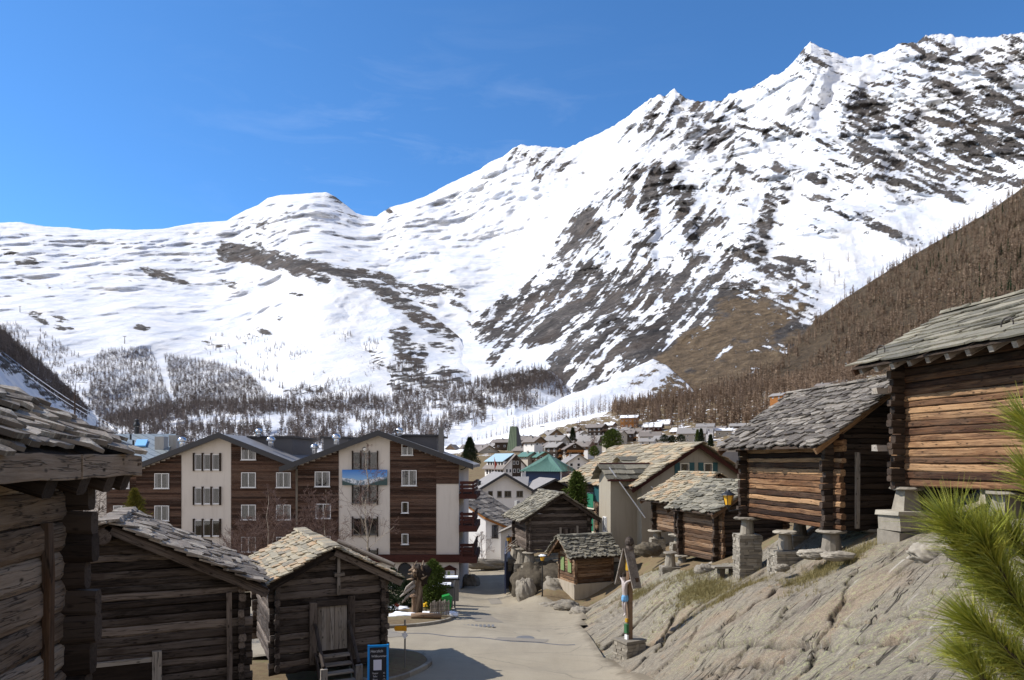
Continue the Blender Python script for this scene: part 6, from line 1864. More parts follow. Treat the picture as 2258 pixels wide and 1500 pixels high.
mb = MB(2); gable_roof(mb, -5.6, 1.6, 0, 4.3, 5.6, 1.6, -.8, 9.6, .25); mb.hexa([(-9.6, 3, 2.2), (-4.2, 3, 2.2), (-2.0, 10, 4.4), (-9.6, 10, 4.4), (-9.6, 3, 2.45), (-4.2, 3, 2.45), (-2.0, 10, 4.65), (-9.6, 10, 4.65)]); mb.build('roof', M['roof_grey'], mh)
mb = MB(3)
for s in (-1, 1): mb.beam((0, -.86, 4.35), (s * 5.6, -.86, 1.65), .1, .36, cham=.05)
mb.build('bargeboard', M['roof_fascia'], mh)
# ------------------------------------------------------------------ the upper village
_cw = {}
def small_window(parent, loc, rz, w, h, frame='white_paint'):
    key = (round(w, 2), round(h, 2), frame)
    if key not in _cw:
        mb = MB(1)
        t = .14
        mb.box(-w / 2, w / 2, -.06, 0, 0, t); mb.box(-w / 2, w / 2, -.06, 0, h - t, h); mb.box(-w / 2, -w / 2 + t, -.06, 0, t, h - t); mb.box(w / 2 - t, w / 2, -.06, 0, t, h - t)
        mb.box(-w / 2 + t, w / 2 - t, -.03, -.004, t, h - t, mi=1)
        o = mb.build('window', [M[frame], M['glass_dark']]); _cw[key] = o.data
    else:
        o = bpy.data.objects.new('window', _cw[key]); COL.objects.link(o)
    o.parent = parent; o.location = loc; o.rotation_euler = (0, 0, rz)
    return o

def chalet(label, u, v, Y, W, D, h, rise, rz, low='plaster_white', up='wood_brown', roof='roof_brown', snow=False, balc=None, split=.5, cols=2, rows=1, over=.9, chim=True, side=True, cat='chalet', name='chalet', k=VS, bw=None, fw='white_paint'):
    Y *= k; W *= k; D *= k; h *= k; rise *= k
    fl = P(u, v, Y)
    c = Vector((math.cos(R(rz)), math.sin(R(rz)), 0))
    o = thing(name, label, cat, tuple(fl + c * (W / 2)), R(rz), 'houses of the upper village')
    hs = h * split
    mb = MB(1); mb.box(-W / 2, W / 2, 0, D, -14, hs); mb.build('lower_wall', M[low], o)
    mb = MB(2); gable_body(mb, -W / 2 - .06, W / 2 + .06, -.06, D + .06, hs, h, 0, h + rise, h); mb.build('upper_wall', M[up], o)
    s = rise / (W / 2)
    mb = MB(3)
    gable_roof(mb, -W / 2 - over, h - over * s, 0, h + rise + .02, W / 2 + over, h - over * s, -over * 1.1, D + over, .28)
    r_ = mb.build('roof', M[roof], o)
    if snow:
        mb = MB(4)
        q = random.Random(int(u))
        gable_roof(mb, -W / 2 - over * .9, h - over * .9 * s + .285, 0, h + rise + .30, W / 2 + over * .5, h - over * .5 * s + .285, -over, D + over * .8, .22); mb.build('roof_snow', M['snow'], r_)
    else:
        q = random.Random(int(u))
    if chim:
        mb = MB(5); x = -W * .18; zc = h + rise * (1 - abs(x) / (W / 2)); y = D * q.uniform(.3, .7)
        mb.box(x - .35, x + .35, y - .3, y + .3, zc - .2, zc + 1.2); mb.box(x - .45, x + .45, y - .4, y + .4, zc + 1.2, zc + 1.35); mb.build('chimney', M['concrete'], r_)
    ww = min(1.25, W / (cols + 1) * .62); wh_ = 1.25
    for r in range(rows):
        z = (h - .5) * (r + .5) / rows - .5 if rows > 1 else max(h * .55, .4)
        for c_ in range(cols):
            x = -W / 2 + W * (c_ + .5) / cols
            small_window(o, (x, -.064, z), 0, ww, wh_, fw)
    if rise > 1.6 * k: small_window(o, (0, -.064, h + rise * .22), 0, ww * .8, 1.0, fw)
    if side:
        n = max(2, int(D / 3.4))
        for r in range(rows):
            z = (h - .5) * (r + .5) / rows - .5 if rows > 1 else max(h * .55 - .3, .3)
            for c_ in range(n): small_window(o, (-W / 2 - .064, D * (c_ + .5) / n, z), R(-90), 1.1, 1.15, fw)
    if balc:
        for r in range(max(1, rows)):
            z = h * (r + .25) / max(1, rows) + (.4 if rows == 1 else .0)
            mb = MB(6); mb.box(-W / 2 + .1, W / 2 - .1, -1.3, -.07, z - .15, z)
            mb.box(-W / 2 + .1, W / 2 - .1, -1.3, -1.2, z + .12, z + .95); mb.build('balcony', M[balc], o)
    return o

chalet('pale chalet with dark upper storey half hidden by the dark spruce', 1066, 1010, 300, 7, 10.5, 4.0, 1.7, 72, 'plaster_white', 'wood_dark', 'roof_brown', cols=2)
chalet('white gabled chalet with grey brown roof just right of the dark spruce', 1058, 1016, 285, 8.0, 10, 3.7, 2.4, 22, 'plaster_pale', 'plaster_pale', 'roof_brown', cols=2)
chalet('dark brown chalet left of the green church tower', 1120, 1006, 300, 6, 6, 6.0, 1.3, 68, 'wood_dark', 'wood_dark', 'roof_brown', balc='wood_brown', rows=2)
chalet('dark red chalet peeping out right of the green church tower', 1172, 990, 310, 6, 6, 4.0, 1.5, 60, 'wood_red', 'wood_red', 'roof_brown')
chalet('chalet with white and brown striped gable under a plain grey roof', 1178, 993, 250, 5.2, 6, 3.2, 1.6, 38, 'plaster_white', 'wood_brown', 'roof_brown', split=.75)
chalet('large red brown chalet with broad pale roof below the ski piste', 1207, 974, 310, 8.6, 9, 2.4, 3.0, 22, 'wood_brown', 'wood_brown', 'roof_grey', cols=3)
chalet('narrow yellow stair house at the corner of the red brown chalet', 1195, 975, 305, 1.9, 2.5, 3.0, .6, 20, 'plaster_yellow', 'plaster_yellow', 'roof_brown', cols=1, chim=False, side=False, over=.4)
chalet('grey roofed chalet with a lower second roof, below the red brown chalet', 1236, 988, 265, 6, 7.5, 3.0, 1.7, 52, 'plaster_pale', 'plaster_pale', 'roof_grey')
chalet('dark narrow chalet with light balconies stacked on its gable', 1211, 1011, 240, 3.6, 6, 4.6, .9, 18, 'plaster_white', 'wood_dark', 'roof_brown', balc='wood_orange', rows=2, split=.3)
chalet('dark chalet under a large pale roof with three orange balconies', 1229, 1011, 232, 3.8, 7, 4.0, 1.2, 30, 'wood_dark', 'wood_dark', 'roof_grey', balc='wood_orange', rows=2)
chalet('dark gabled chalet with flower balconies and a low spreading roof', 1248, 1010, 228, 6.0, 7, 3.0, 1.7, 14, 'plaster_pale', 'wood_dark', 'roof_brown', balc='wood_orange', rows=2, split=.3)
chalet('white chalet with a dark framed window in its gable', 1272, 978, 340, 7.6, 9, 3.4, 2.6, 14, 'plaster_white', 'plaster_pale', 'roof_grey', cols=3)
chalet('chalet behind the bare pink tree showing one wide grey roof slope', 1316, 990, 290, 5, 8.5, 3.0, 2.4, 58, 'plaster_pale', 'wood_dark', 'roof_grey')
chalet('tall dark chalet with white corner strip above the yellow green pine', 1326, 962, 350, 6, 8, 4.6, 1.6, 50, 'wood_dark', 'wood_dark', 'roof_brown', balc='wood_brown', rows=2)
chalet('small house with moss green roof below the striped chalet', 1164, 1016, 238, 4.4, 5.6, 1.6, 1.2, 34, 'plaster_pale', 'plaster_pale', 'roof_green', cols=1)
chalet('brown chalet with mossy roof left of the green pyramid roof', 1186, 1020, 234, 4.8, 5.6, 2.0, 1.4, 20, 'wood_brown', 'wood_brown', 'roof_green', balc='wood_brown')
chalet('black gabled hut close behind the green pyramid roof', 1176, 1034, 222, 3.6, 5, 1.6, 1.2, -30, 'wood_dark', 'wood_dark', 'roof_brown', cols=1, side=False)
chalet('white house with orange edged roof right of the green pyramid roof', 1252, 1038, 195, 6.2, 8, 2.4, 2.0, 10, 'plaster_white', 'plaster_white', 'roof_grey', cols=3, rows=2)
chalet('modern orange timber chalet with snow on its roof and a white stair tower', 1404, 944, 450, 7, 10.5, 6.6, 1.6, 70, 'wood_orange', 'wood_orange', 'roof_brown', True, balc=None, rows=2)
chalet('chalet with a pale gable right of the yellow green pine', 1366, 975, 365, 4.6, 8, 4.0, 1.9, 22, 'plaster_pale', 'plaster_pale', 'roof_brown', cols=1)
chalet('dark brown chalet with a flat spreading roof below the orange chalet', 1396, 971, 375, 4.4, 6.5, 3.8, 1.4, 58, 'wood_dark', 'wood_dark', 'roof_brown', balc='wood_orange')
chalet('snow roofed chalet with a gabled dormer, red brown gable', 1457, 952, 425, 7, 11, 3.0, 2.6, 66, 'wood_red', 'wood_red', 'roof_brown', True)
chalet('tall white chalet with brown upper corner and snow on the roof', 1475, 957, 440, 5.4, 9, 6.4, 2.4, 52, 'plaster_white', 'wood_brown', 'roof_brown', True, split=.85, rows=2)
chalet('white walled house with one long brown roof in front of the snow roofs', 1455, 976, 350, 5, 10, 3.4, 1.9, 72, 'plaster_white', 'plaster_pale', 'roof_brown', rows=2)
chalet('wide grey roofed house with dark glazed front', 1554, 976, 320, 7, 12, 4.4, 2.4, 70, 'plaster_pale', 'plaster_pale', 'roof_grey', rows=2)
chalet('tall white apartment chalet with a flat grey roof by the dark conifer', 1572, 982, 335, 6, 7.5, 9.0, 1.4, 68, 'plaster_white', 'plaster_white', 'roof_grey', rows=3)
chalet('low grey block behind the barn roof edge', 1612, 966, 335, 6, 7, 3.5, 1.0, 70, 'plaster_pale', 'plaster_pale', 'roof_grey', True)
chalet('brown chalet with snowy roof at the wood edge above the barn roof', 1663, 926, 430, 7, 10, 3.4, 1.5, 62, 'wood_orange', 'wood_brown', 'roof_brown', True, balc='wood_orange')
chalet('pale house with a shallow roof seen under the barn eave', 1626, 994, 225, 4.6, 5.5, 2.0, .9, 72, 'plaster_pale', 'plaster_pale', 'roof_grey')
chalet('small chalet with pale gable on the slope above the barn ridge', 1826, 862, 335, 4.6, 6, 2.8, 1.1, 40, 'plaster_white', 'wood_brown', 'roof_brown', False)
chalet('brown chalet with white lower wall topmost above the barn ridge', 1862, 856, 350, 4.8, 6, 3.0, 1.1, 40, 'plaster_white', 'wood_brown', 'roof_grey', False)
chalet('long roofed chalet half hidden behind the large barn post', 1896, 862, 345, 5, 7, 2.6, 1.0, 62, 'wood_brown', 'wood_brown', 'roof_grey', False)
chalet('grey roofed chalet with orange gable peeping over the barn roof', 1724, 882, 350, 5.2, 7, 2.4, 1.2, 32, 'wood_orange', 'wood_orange', 'roof_grey', False)
chalet('red brown chalet end cut by the hotel chimney', 985, 1006, 300, 3.6, 5, 3.4, 1.4, -18, 'wood_brown', 'wood_brown', 'roof_brown', cols=1)
chalet('dark flat roofed chalet left of the red brown chalet', 1160, 972, 345, 6, 7, 1.6, 1.0, 50, 'wood_red', 'wood_red', 'roof_grey', True)
chalet('low garage house with an open blue door behind the plastered gable', 1588, 1024, 170, 5, 6, 2.4, .5, 70, 'plaster_pale', 'plaster_pale', 'roof_grey', k=1, chim=False)

chalet('small brown chalet squeezed below the striped chalet', 1196, 1006, 268, 4.4, 6, 2.6, 1.5, 24, 'plaster_white', 'wood_brown', 'roof_grey', balc='wood_brown', cols=2)
chalet('low pale chalet with its grey roof slope beside the green church tower', 1156, 1006, 285, 5, 6, 2.4, 1.4, 48, 'plaster_pale', 'plaster_pale', 'roof_brown')
chalet('dark brown chalet left of the stacked balconies', 1224, 1003, 262, 3.6, 6, 2.8, 1.2, 42, 'wood_dark', 'wood_brown', 'roof_brown', balc='wood_orange')
chalet('red brown chalet between the large red chalet and the white dark framed one', 1254, 984, 345, 5, 7, 3, 1.6, 40, 'plaster_white', 'wood_red', 'roof_grey')
chalet('brown chalet on the snow edge left of the orange timber chalet', 1350, 948, 440, 5, 7, 3, 1.4, 48, 'plaster_white', 'wood_brown', 'roof_grey', True)
chalet('low chalet with a white garden wall right of the dark conifer pair', 1440, 985, 300, 4.2, 6, 2.4, 1.2, 60, 'plaster_white', 'plaster_white', 'roof_grey')

_fr = random.Random(12)
for u, v, Y, rz_a, up_ in ((1142,1000,300,40,'wood_brown'),(1150,984,330,55,'wood_dark'),(1205,992,300,30,'wood_dark'),(1222,978,330,50,'wood_brown'),(1240,996,285,20,'wood_dark'),(1262,990,315,60,'wood_brown'),(1285,984,325,30,'wood_dark'),(1296,1000,260,50,'wood_brown'),(1336,980,330,35,'wood_dark'),(1345,966,385,60,'wood_brown'),(1385,958,420,30,'wood_dark'),(1412,962,410,60,'wood_brown'),(1430,966,395,35,'plaster_pale'),(1472,984,310,55,'plaster_pale'),(1500,962,400,40,'wood_brown'),(1520,984,330,30,'wood_dark'),(1596,956,390,45,'wood_brown'),(1640,950,370,55,'wood_dark'),(1110,990,345,60,'wood_brown'),(1085,1000,330,40,'wood_dark'),(1272,962,400,45,'wood_brown'),(1310,950,430,50,'wood_dark')):
    chalet('small chalet among the tightly packed roofs of the upper village', u, v, Y, _fr.uniform(4, 5.4), _fr.uniform(5.5, 7.5), _fr.uniform(2.4, 3.6), _fr.uniform(1.2, 1.9), rz_a + _fr.uniform(-6, 6), _fr.choice(['plaster_white', 'plaster_pale']), up_, _fr.choice(['roof_brown', 'roof_grey']), v < 966 and _fr.random() < .5, balc=_fr.choice([None, 'wood_orange', 'wood_brown']))

# flat roofed terraces behind the plastered gable
fr_ = thing('flat_roofed_house', 'pale flat roofed house with gravel terraces right of the plastered gable', 'house', tuple(P(1612, 1048, 120)), R(20))
mb = MB(1); mb.box(-4, 4, 0, 8, -3, 2.0); mb.build('wall', M['plaster_pale'], fr_)
mb = MB(2); mb.box(-4.4, 4.4, -.4, 8.4, 2.0, 2.3); mb.box(-3, 4, 3, 9, 2.3, 4.0); mb.build('roof', M['roof_grey'], fr_)
for k in range(2): small_window(fr_, (-2 + 3 * k, -.004, .4), 0, .9, 1.1)

# big white hotel with the pale blue roof, church tower, green pyramid
YW = 290.0
s_ = YW / F
hw_ = thing('hotel', 'long white hotel with pale blue sheet roof and rows of small windows', 'hotel', tuple(P(1111, 1080, YW)), R(28))
Wd, Dd = 10.6, 18.0; hh = (1080 - 1031) * s_; ri = 5.1
mb = MB(1); gable_body(mb, 0, Wd, 0, Dd, -4, hh, Wd / 2, hh + ri, hh); mb.build('wall', M['plaster_white'], hw_)
mb = MB(2); gable_roof(mb, -1.0, hh - .9, Wd / 2, hh + ri + .1, Wd + 1, hh - .9, -1, Dd + 1, .3); mb.build('roof', M['roof_brown'], hw_)
mb = MB(3); mb.box(.6, 3.6, 1.5, Dd - .6, hh + .2, hh + 2.5); dm = mb.build('dormer', M['plaster_white'], hw_)
mb = MB(4); mb.hexa([(0, 1.0, hh + 2.3), (Wd / 2, 1.0, hh + ri + .5), (Wd / 2, Dd + .6, hh + ri + .5), (0, Dd + .6, hh + 2.3), (0, 1.0, hh + 2.6), (Wd / 2, 1.0, hh + ri + .8), (Wd / 2, Dd + .6, hh + ri + .8), (0, Dd + .6, hh + 2.6)]); mb.build('dormer_roof', M['roof_blue'], dm)
for k in range(6):
    small_window(hw_, (-.004, 1.6 + k * 2.8, hh - 3.0), R(-90), 1.5, 1.9, 'wood_dark'); small_window(hw_, (-.004, 1.6 + k * 2.8, hh - 6.2), R(-90), 1.5, 1.9, 'wood_dark')
    small_window(dm, (.59, 2.8 + k * 2.5, hh + 1.0), R(-90), 1.7, 1.3, 'wood_dark')
for s in range(2):
    mb = MB(5); z = hh - 3.6 - s * 3.1; mb.box(-1.0, -.06, .8, 7.0 if s == 0 else 17, z, z + .8); mb.build('balcony', M['iron'], hw_)
mb = MB(6); mb.prism([(3.9, -.1, -4), (8.0, -.1, -4), (8.0, -.1, hh + ri * (1 - (8.0 - Wd / 2) / (Wd / 2)) - .2), (Wd / 2, -.1, hh + ri - .1), (3.9, -.1, hh + ri * (3.9 / (Wd / 2)) - .2)], (0, .095, 0)); mb.build('timber_cladding', M['wood_dark'], hw_)
for x in (1.4, 3.0, 4.9, 6.7, 9.2):
    for z in (hh - 5.4, hh - 2.2): small_window(hw_, (x, -.104 if 3.9 < x < 8.0 else -.004, z), 0, 1.1, 1.6)
for x in (4.7, 6.4): small_window(hw_, (x, -.104, hh + 1.2), 0, 1.1, 1.5)
fp = thing('flag_pole', 'white pole with a drooping red flag in front of the blue roofed hotel', 'flag pole', tuple(P(1090, 1080, 268)))
mb = MB(1); mb.tube([(0, 0, 0), (0, 0, 12.6)], .10, 8); mb.build('pole', M['white_paint'], fp)
mb = MB(2)
for k in range(5): mb.box(-.1 + k * .22, .14 + k * .22, -.05 - .06 * (k % 2), .04, 12.2 - 5.0 + k * .6, 12.3 - k * .75)
mb.build('flag', M['red'], fp)

YT = 400.0
ct = thing('church_tower', 'tapering green clad church tower with a dark side face', 'church tower', tuple(P(1129, 1012, YT)), R(-30))
s_ = YT / F
mb = MB(1)
H_ = 72 * s_
b0, b1 = -20 * s_, 12 * s_; t0, t1 = -9.5 * s_, 7.0 * s_
dep = 13 * s_
mb.hexa([(b0, 0, -8), (b1, 0, -8), (b1 + 1, dep + 3, -8), (b0 + 3, dep + 3, -8), (t0, 2, H_), (t1, 2, H_), (t1, 2 + dep * .45, H_ - .2), (t0 + .5, 2 + dep * .45, H_ - .2)])
mb.build('cladding', M['tower_green'], ct)
mb = MB(2)
for k in range(5):
    f_ = (k + .5) / 5
    x0_ = b0 + (b1 - b0) * f_; x1_ = t0 + (t1 - t0) * f_
    mb.beam((x0_, -.12, -8), (x1_, 1.9, H_), .12, .14, cham=0, up=(0, 1, 0))
mb.build('seam', M['tower_green'], ct)
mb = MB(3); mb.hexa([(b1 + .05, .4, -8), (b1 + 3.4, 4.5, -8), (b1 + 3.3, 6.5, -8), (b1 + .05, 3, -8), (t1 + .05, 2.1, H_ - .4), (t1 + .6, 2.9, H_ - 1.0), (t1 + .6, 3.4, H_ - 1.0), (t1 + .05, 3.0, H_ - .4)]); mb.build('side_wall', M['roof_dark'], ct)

YP = 185.0
gp = thing('pyramid_roofed_hall', 'hall with green copper pyramid roof over dark blue walls', 'hall', tuple(P(1210, 1070, YP)), R(-24))
s_ = YP / F
a_ = 5.4
mb = MB(1); mb.box(-a_ + .8, a_ - .8, -a_ + .8, a_ - .8, -4, (1070 - 1036) * s_); mb.build('wall', M['navy'], gp)
mb = MB(2); ze_ = (1070 - 1039) * s_; zt_ = (1070 - 1001) * s_
vs = [(-a_ - .6, -a_ - .6, ze_), (a_ + .6, -a_ - .6, ze_), (a_ + .6, a_ + .6, ze_), (-a_ - .6, a_ + .6, ze_), (0, 0, zt_)]
mb.add(vs, [(0, 1, 4), (1, 2, 4), (2, 3, 4), (3, 0, 4), (3, 2, 1, 0)])
mb.build('roof', M['roof_green'], gp)
mb = MB(3)
for k in range(24):
    f_ = -1 + 2 * (k + .5) / 24
    for rot in range(4):
        c_, s__ = math.cos(rot * math.pi / 2), math.sin(rot * math.pi / 2)
        x, y = f_ * (a_ + .6), -(a_ + .6); x2, y2 = f_ * (a_ + .6) * abs(f_) * 0 + x * (1 - (1 - abs(f_))), y * (1 - (1 - abs(f_)))
        z2 = ze_ + (zt_ - ze_) * (1 - abs(f_))
        mb.beam((x * c_ - y * s__, x * s__ + y * c_, ze_ + .04), (x2 * c_ - y2 * s__, x2 * s__ + y2 * c_, z2 + .04), .06, .08, cham=0)
mb.build('seam', M['roof_green'], gp)
for k, (x, y) in enumerate(((a_, -a_), (-a_, -a_))):
    mb = MB(4); mb.tube([(x, y, -4), (x, y, ze_)], .14, 8); mb.build('post', M['white_paint'], gp)
# lift gantries on the piste
for u_, v_, lab in ((1196, 952, 'white timing gantry on the piste above the red brown chalet'), (1002, 997, 'white gantry standing on the snow beside the hotel chimney')):
    Yq = 600.0; s_ = Yq / F
    g_ = thing('gantry', lab, 'gantry', tuple(P(u_, v_, Yq)))
    for x in (-4.6, 4.6):
        mb = MB(1); mb.tube([(x * s_, 0, -2), (x * s_, 0, 11 * s_)], .18, 6); mb.build('post', M['grey_metal'], g_)
    mb = MB(1); mb.box(-5 * s_, 5 * s_, -.3, .3, 10 * s_, 12 * s_); mb.build('cross_beam', M['grey_metal'], g_)
# ------------------------------------------------------------------ single trees
def base_tree(V, T, mat):
    return None
_tm = {}
def tree_mesh(kind, i):
    key = (kind, i)
    if key not in _tm:
        if kind == 'larch': V, T = spiky(64, 400 + i, .20, .0085, .30, .10); m = M['larch']
        elif kind == 'spruce': V, T = spiky(150, 420 + i, .24, .022, -.22, .04); m = M['conifer']
        o = np_mesh('tmp', V, T, m, {'rnd': np.random.RandomState(i).rand(len(V)), 'gr': V * 15}, smooth=False)
        _tm[key] = o.data
        bpy.data.objects.remove(o)
    return _tm[key]
_tr = random.Random(77)
def put_tree(kind, loc, h, label, group, name='larch_tree', cat='tree'):
    o = bpy.data.objects.new(name, tree_mesh(kind, _tr.randrange(6 if kind == 'larch' else 2)))
    COL.objects.link(o)
    o.location = loc; o.rotation_euler = (0, 0, _tr.uniform(0, 6.28)); w = _tr.uniform(.85, 1.2)
    o.scale = (h * w, h * w, h)
    tag(o, label, cat, group)
    return o

# belt of larches above the village, the row above the piste, and the edge of the flank wood
PL = [(985,988),(1040,974),(1100,958),(1150,946),(1200,934),(1250,925),(1300,914),(1350,905)]
_rs = np.random.RandomState(5)
n = 0
for k in range(64):
    t = (k + _rs.rand()) / 64
    if t < .10 and k % 2: continue
    u = 1005 + t * 360; Y = 655 + t * 90 + _rs.uniform(-8, 22)
    p = gpt(u, Y)
    put_tree('larch', tuple(p), _rs.uniform(8, 19) * (.75 + .5 * t) * (.62 if t < .35 else 1), 'bare brown larch in the row along the upper edge of the ski piste', 'larches above the piste')
for k in range(170):
    u = 1360 + _rs.rand() * 330; Y = 560 + _rs.rand() * 190
    p = gpt(u, Y)
    sp = fl_look(np.array([u]), np.array([VH - p.z * F / Y]))
    put_tree('larch', tuple(p), _rs.uniform(12, 19), 'bare brown larch in the wood behind the upper village', 'larches behind the village')
for k in range(26):
    u = 1700 + _rs.rand() * 200; Y = 430 + _rs.rand() * 120
    put_tree('larch', tuple(gpt(u, Y)), _rs.uniform(11, 17), 'bare brown larch on the slope above the barn roofs', 'larches above the barns')
for k in range(9):
    u = 1262 + _rs.rand() * 40; Y = 560 + _rs.rand() * 40
    put_tree('larch', tuple(gpt(u, Y)), _rs.uniform(10, 14), 'reddish bare larch standing on the lower end of the snowy piste', 'larches beside the piste')
_q = []
for k in range(1500):
    u = 1350 + _rs.rand() * 560; Y = np.interp(u, [1350, 1500, 1700, 1900], [650, 600, 480, 430]) + _rs.rand() ** 1.2 * 260
    _q.append(((u - UC) * Y / F, Y))
_q = np.array(_q); _q = np.concatenate([_q, gz(_q[:, 0], _q[:, 1])[:, None]], 1)
stamp('village_larch_forest', _q, np.full(len(_q), 14.5), VAR_E, M['larch_hill'], None, 19)
# larches on the snowy crest far up to the right
for u, v in ((1817,575),(1870,578),(1800,600),(1778,622),(1830,600),(1840,630),(1758,640),(1722,690),(1735,700),(1808,640),(1850,612),(1862,640)):
    p, ok = main_look(np.array([u]), np.array([v]))
    put_tree('larch', tuple(p[0]), 30, 'lone dark larch high on the snowy spur under the rock wall', 'larches on the spur')

def clump_crown(mb, rs, c, rad, hgt, n, leaf, shape='cone', lump=.3, droop=.2):
    """crown of many small leaf-sized blades on short sprays, ragged outline"""
    for k in range(n):
        t = rs.rand() ** .85
        if shape == 'cone': r0 = rad * (1 - t) ** .8 + .04 * rad
        else: r0 = rad * math.sqrt(max(0, 1 - (2 * t - .95) ** 2)) + .05 * rad
        a = rs.rand() * 2 * math.pi
        lobe = 1 + lump * math.sin(a * 3 + t * 17 + c[0]) * .6 + lump * (rs.rand() - .5)
        r = r0 * lobe * rs.rand() ** .45
        p = np.array([c[0] + r * math.cos(a), c[1] + r * math.sin(a), c[2] + t * hgt - droop * r])
        for m_ in range(3):
            d = np.array([math.cos(a), math.sin(a), rs.uniform(-.2, .8)]) + rs.uniform(-.8, .8, 3)
            d /= np.linalg.norm(d) + 1e-6
            s = np.cross(d, rs.uniform(-1, 1, 3)); s /= np.linalg.norm(s) + 1e-6
            L = leaf * rs.uniform(.7, 1.5); w = L * .24
            mb.add([p - s * w * .5, p + s * w * .5, p + d * L, p + np.cross(d, s) * w * .6], [(0, 1, 2), (1, 3, 2), (3, 0, 2)], rs.rand())

def conifer(name, label, loc, h, rad, n, leaf, mat, shape='cone', trunk=.12, base=.06, seed=0, lump=.3, cat='tree', group=None, trunk_m='bark'):
    o = thing(name, label, cat, tuple(loc), 0, group)
    mb = MB(seed); mb.tube([(0, 0, -.3), (0.02 * h, 0, h * .5), (0, 0, h * .96)], [trunk, trunk * .6, trunk * .1], 7)
    mb.build('trunk', M[trunk_m], o)
    rs = np.random.RandomState(seed)
    mb = MB(seed + 1); clump_crown(mb, rs, (0, 0, h * base), rad, h * (1 - base), n, leaf, shape, lump)
    # inner twigs
    for k in range(int(12 + h)):
        t = base + (1 - base) * rs.rand(); a = rs.rand() * 6.28; L = rad * (1 - t) * .8
        mb.tube([(0, 0, h * t), (L * math.cos(a), L * math.sin(a), h * t - .1 * L)], [trunk * .25, trunk * .05], 4)
    mb.build('crown', M[mat], o)
    return o

conifer('spruce_tree', 'tall dark spruce left of the church tower', P(1036, 1022, 250), 250 * 57 / F, 250 * 22 / F, 2600, .55, 'conifer', seed=1, trunk=.3)
conifer('pine_tree', 'rounded yellow green stone pine above the ochre slab roof', P(1350, 992, 240), 240 * 46 / F, 240 * 21 / F, 2200, .55, 'conifer_light', 'round', seed=2, trunk=.3)
conifer('pine_tree', 'small yellow green pine left of the ochre slab roof', P(1310, 1006, 200), 200 * 22 / F, 200 * 10 / F, 700, .35, 'conifer_light', 'round', seed=3, trunk=.15)
conifer('spruce_tree', 'dark slim conifer beside the tall white apartment chalet', P(1546, 986, 210), 210 * 40 / F, 210 * 9 / F, 1200, .35, 'conifer', seed=4, trunk=.2)
conifer('spruce_tree', 'olive conifer in front of the wide grey roofed house', P(1538, 984, 215), 215 * 36 / F, 215 * 6.5 / F, 800, .35, 'conifer_light', seed=5, trunk=.2)
conifer('spruce_tree', 'dark conifer between two chalets below the piste', P(1263, 972, 420), 420 * 28 / F, 420 * 7 / F, 800, .8, 'conifer', seed=6, trunk=.25)
conifer('spruce_tree', 'dark narrow conifer in front of the tall white chalet', P(1567, 985, 300), 300 * 26 / F, 300 * 6 / F, 700, .6, 'conifer', seed=16, trunk=.2)
for k, (u, v, lab) in enumerate(((1465, 974, 'small dark bush pine left of the garden terrace'), (1482, 976, 'low dark bush pine right of the white walled house'), (1502, 974, 'small rounded bush pine before the grey roofed house'))):
    conifer('bush_pine', lab, P(u, v, 300), 300 * 15 / F, 300 * 9 / F, 400, .5, 'conifer', 'round', seed=20 + k, trunk=.12)
conifer('golden_conifer', 'young conifer with golden tips standing behind the dark hut roof', P(297, 1165, 40), 40 * 86 / F, 40 * 30 / F, 1500, .14, 'conifer_gold', seed=7, trunk=.07, lump=.5)
conifer('ivy_tree', 'tall green conifer hedge tree left of the grey house log wall', P(1272, 1150, 55), 55 * 108 / F, 55 * 15 / F, 900, .34, 'conifer_light', 'round', seed=8, trunk=.15, base=.0, lump=.9)

# birches and bare trees with real branching
def branching(mb, rs, p, d, L, r, depth, twist, up=.15, kink=.25, nmin=2, mi_t=1, thin=.62):
    p = np.array(p, float); d = np.array(d, float)
    pts = [p.copy()]; seg = 4
    for k in range(seg):
        d = d + rs.uniform(-kink, kink, 3) * .5 + np.array([0, 0, up * .3]); d /= np.linalg.norm(d)
        p = p + d * L / seg; pts.append(p.copy())
    rr = [max(.0075, r * (1 - .55 * k / seg)) for k in range(seg + 1)]
    mb.tube(pts, rr, 5 if depth > 1 else 3, mi=0 if r > .022 else mi_t, cap=False)
    if depth <= 0: return
    n = rs.randint(nmin, nmin + 3)
    for k in range(n):
        t = rs.uniform(.25, 1.0); i = min(int(t * seg), seg - 1)
        q_ = pts[i] + (pts[i + 1] - pts[i]) * (t * seg - i)
        a = rs.uniform(-1, 1, 3); a -= a.dot(d) * d; a /= np.linalg.norm(a) + 1e-6
        nd_ = d * rs.uniform(.45, .9) + a * twist; nd_ /= np.linalg.norm(nd_)
        branching(mb, rs, q_, nd_, L * rs.uniform(.45, thin + .12), r * .5 * (1 - .3 * t), depth - 1, twist, up, kink, nmin, mi_t, thin)

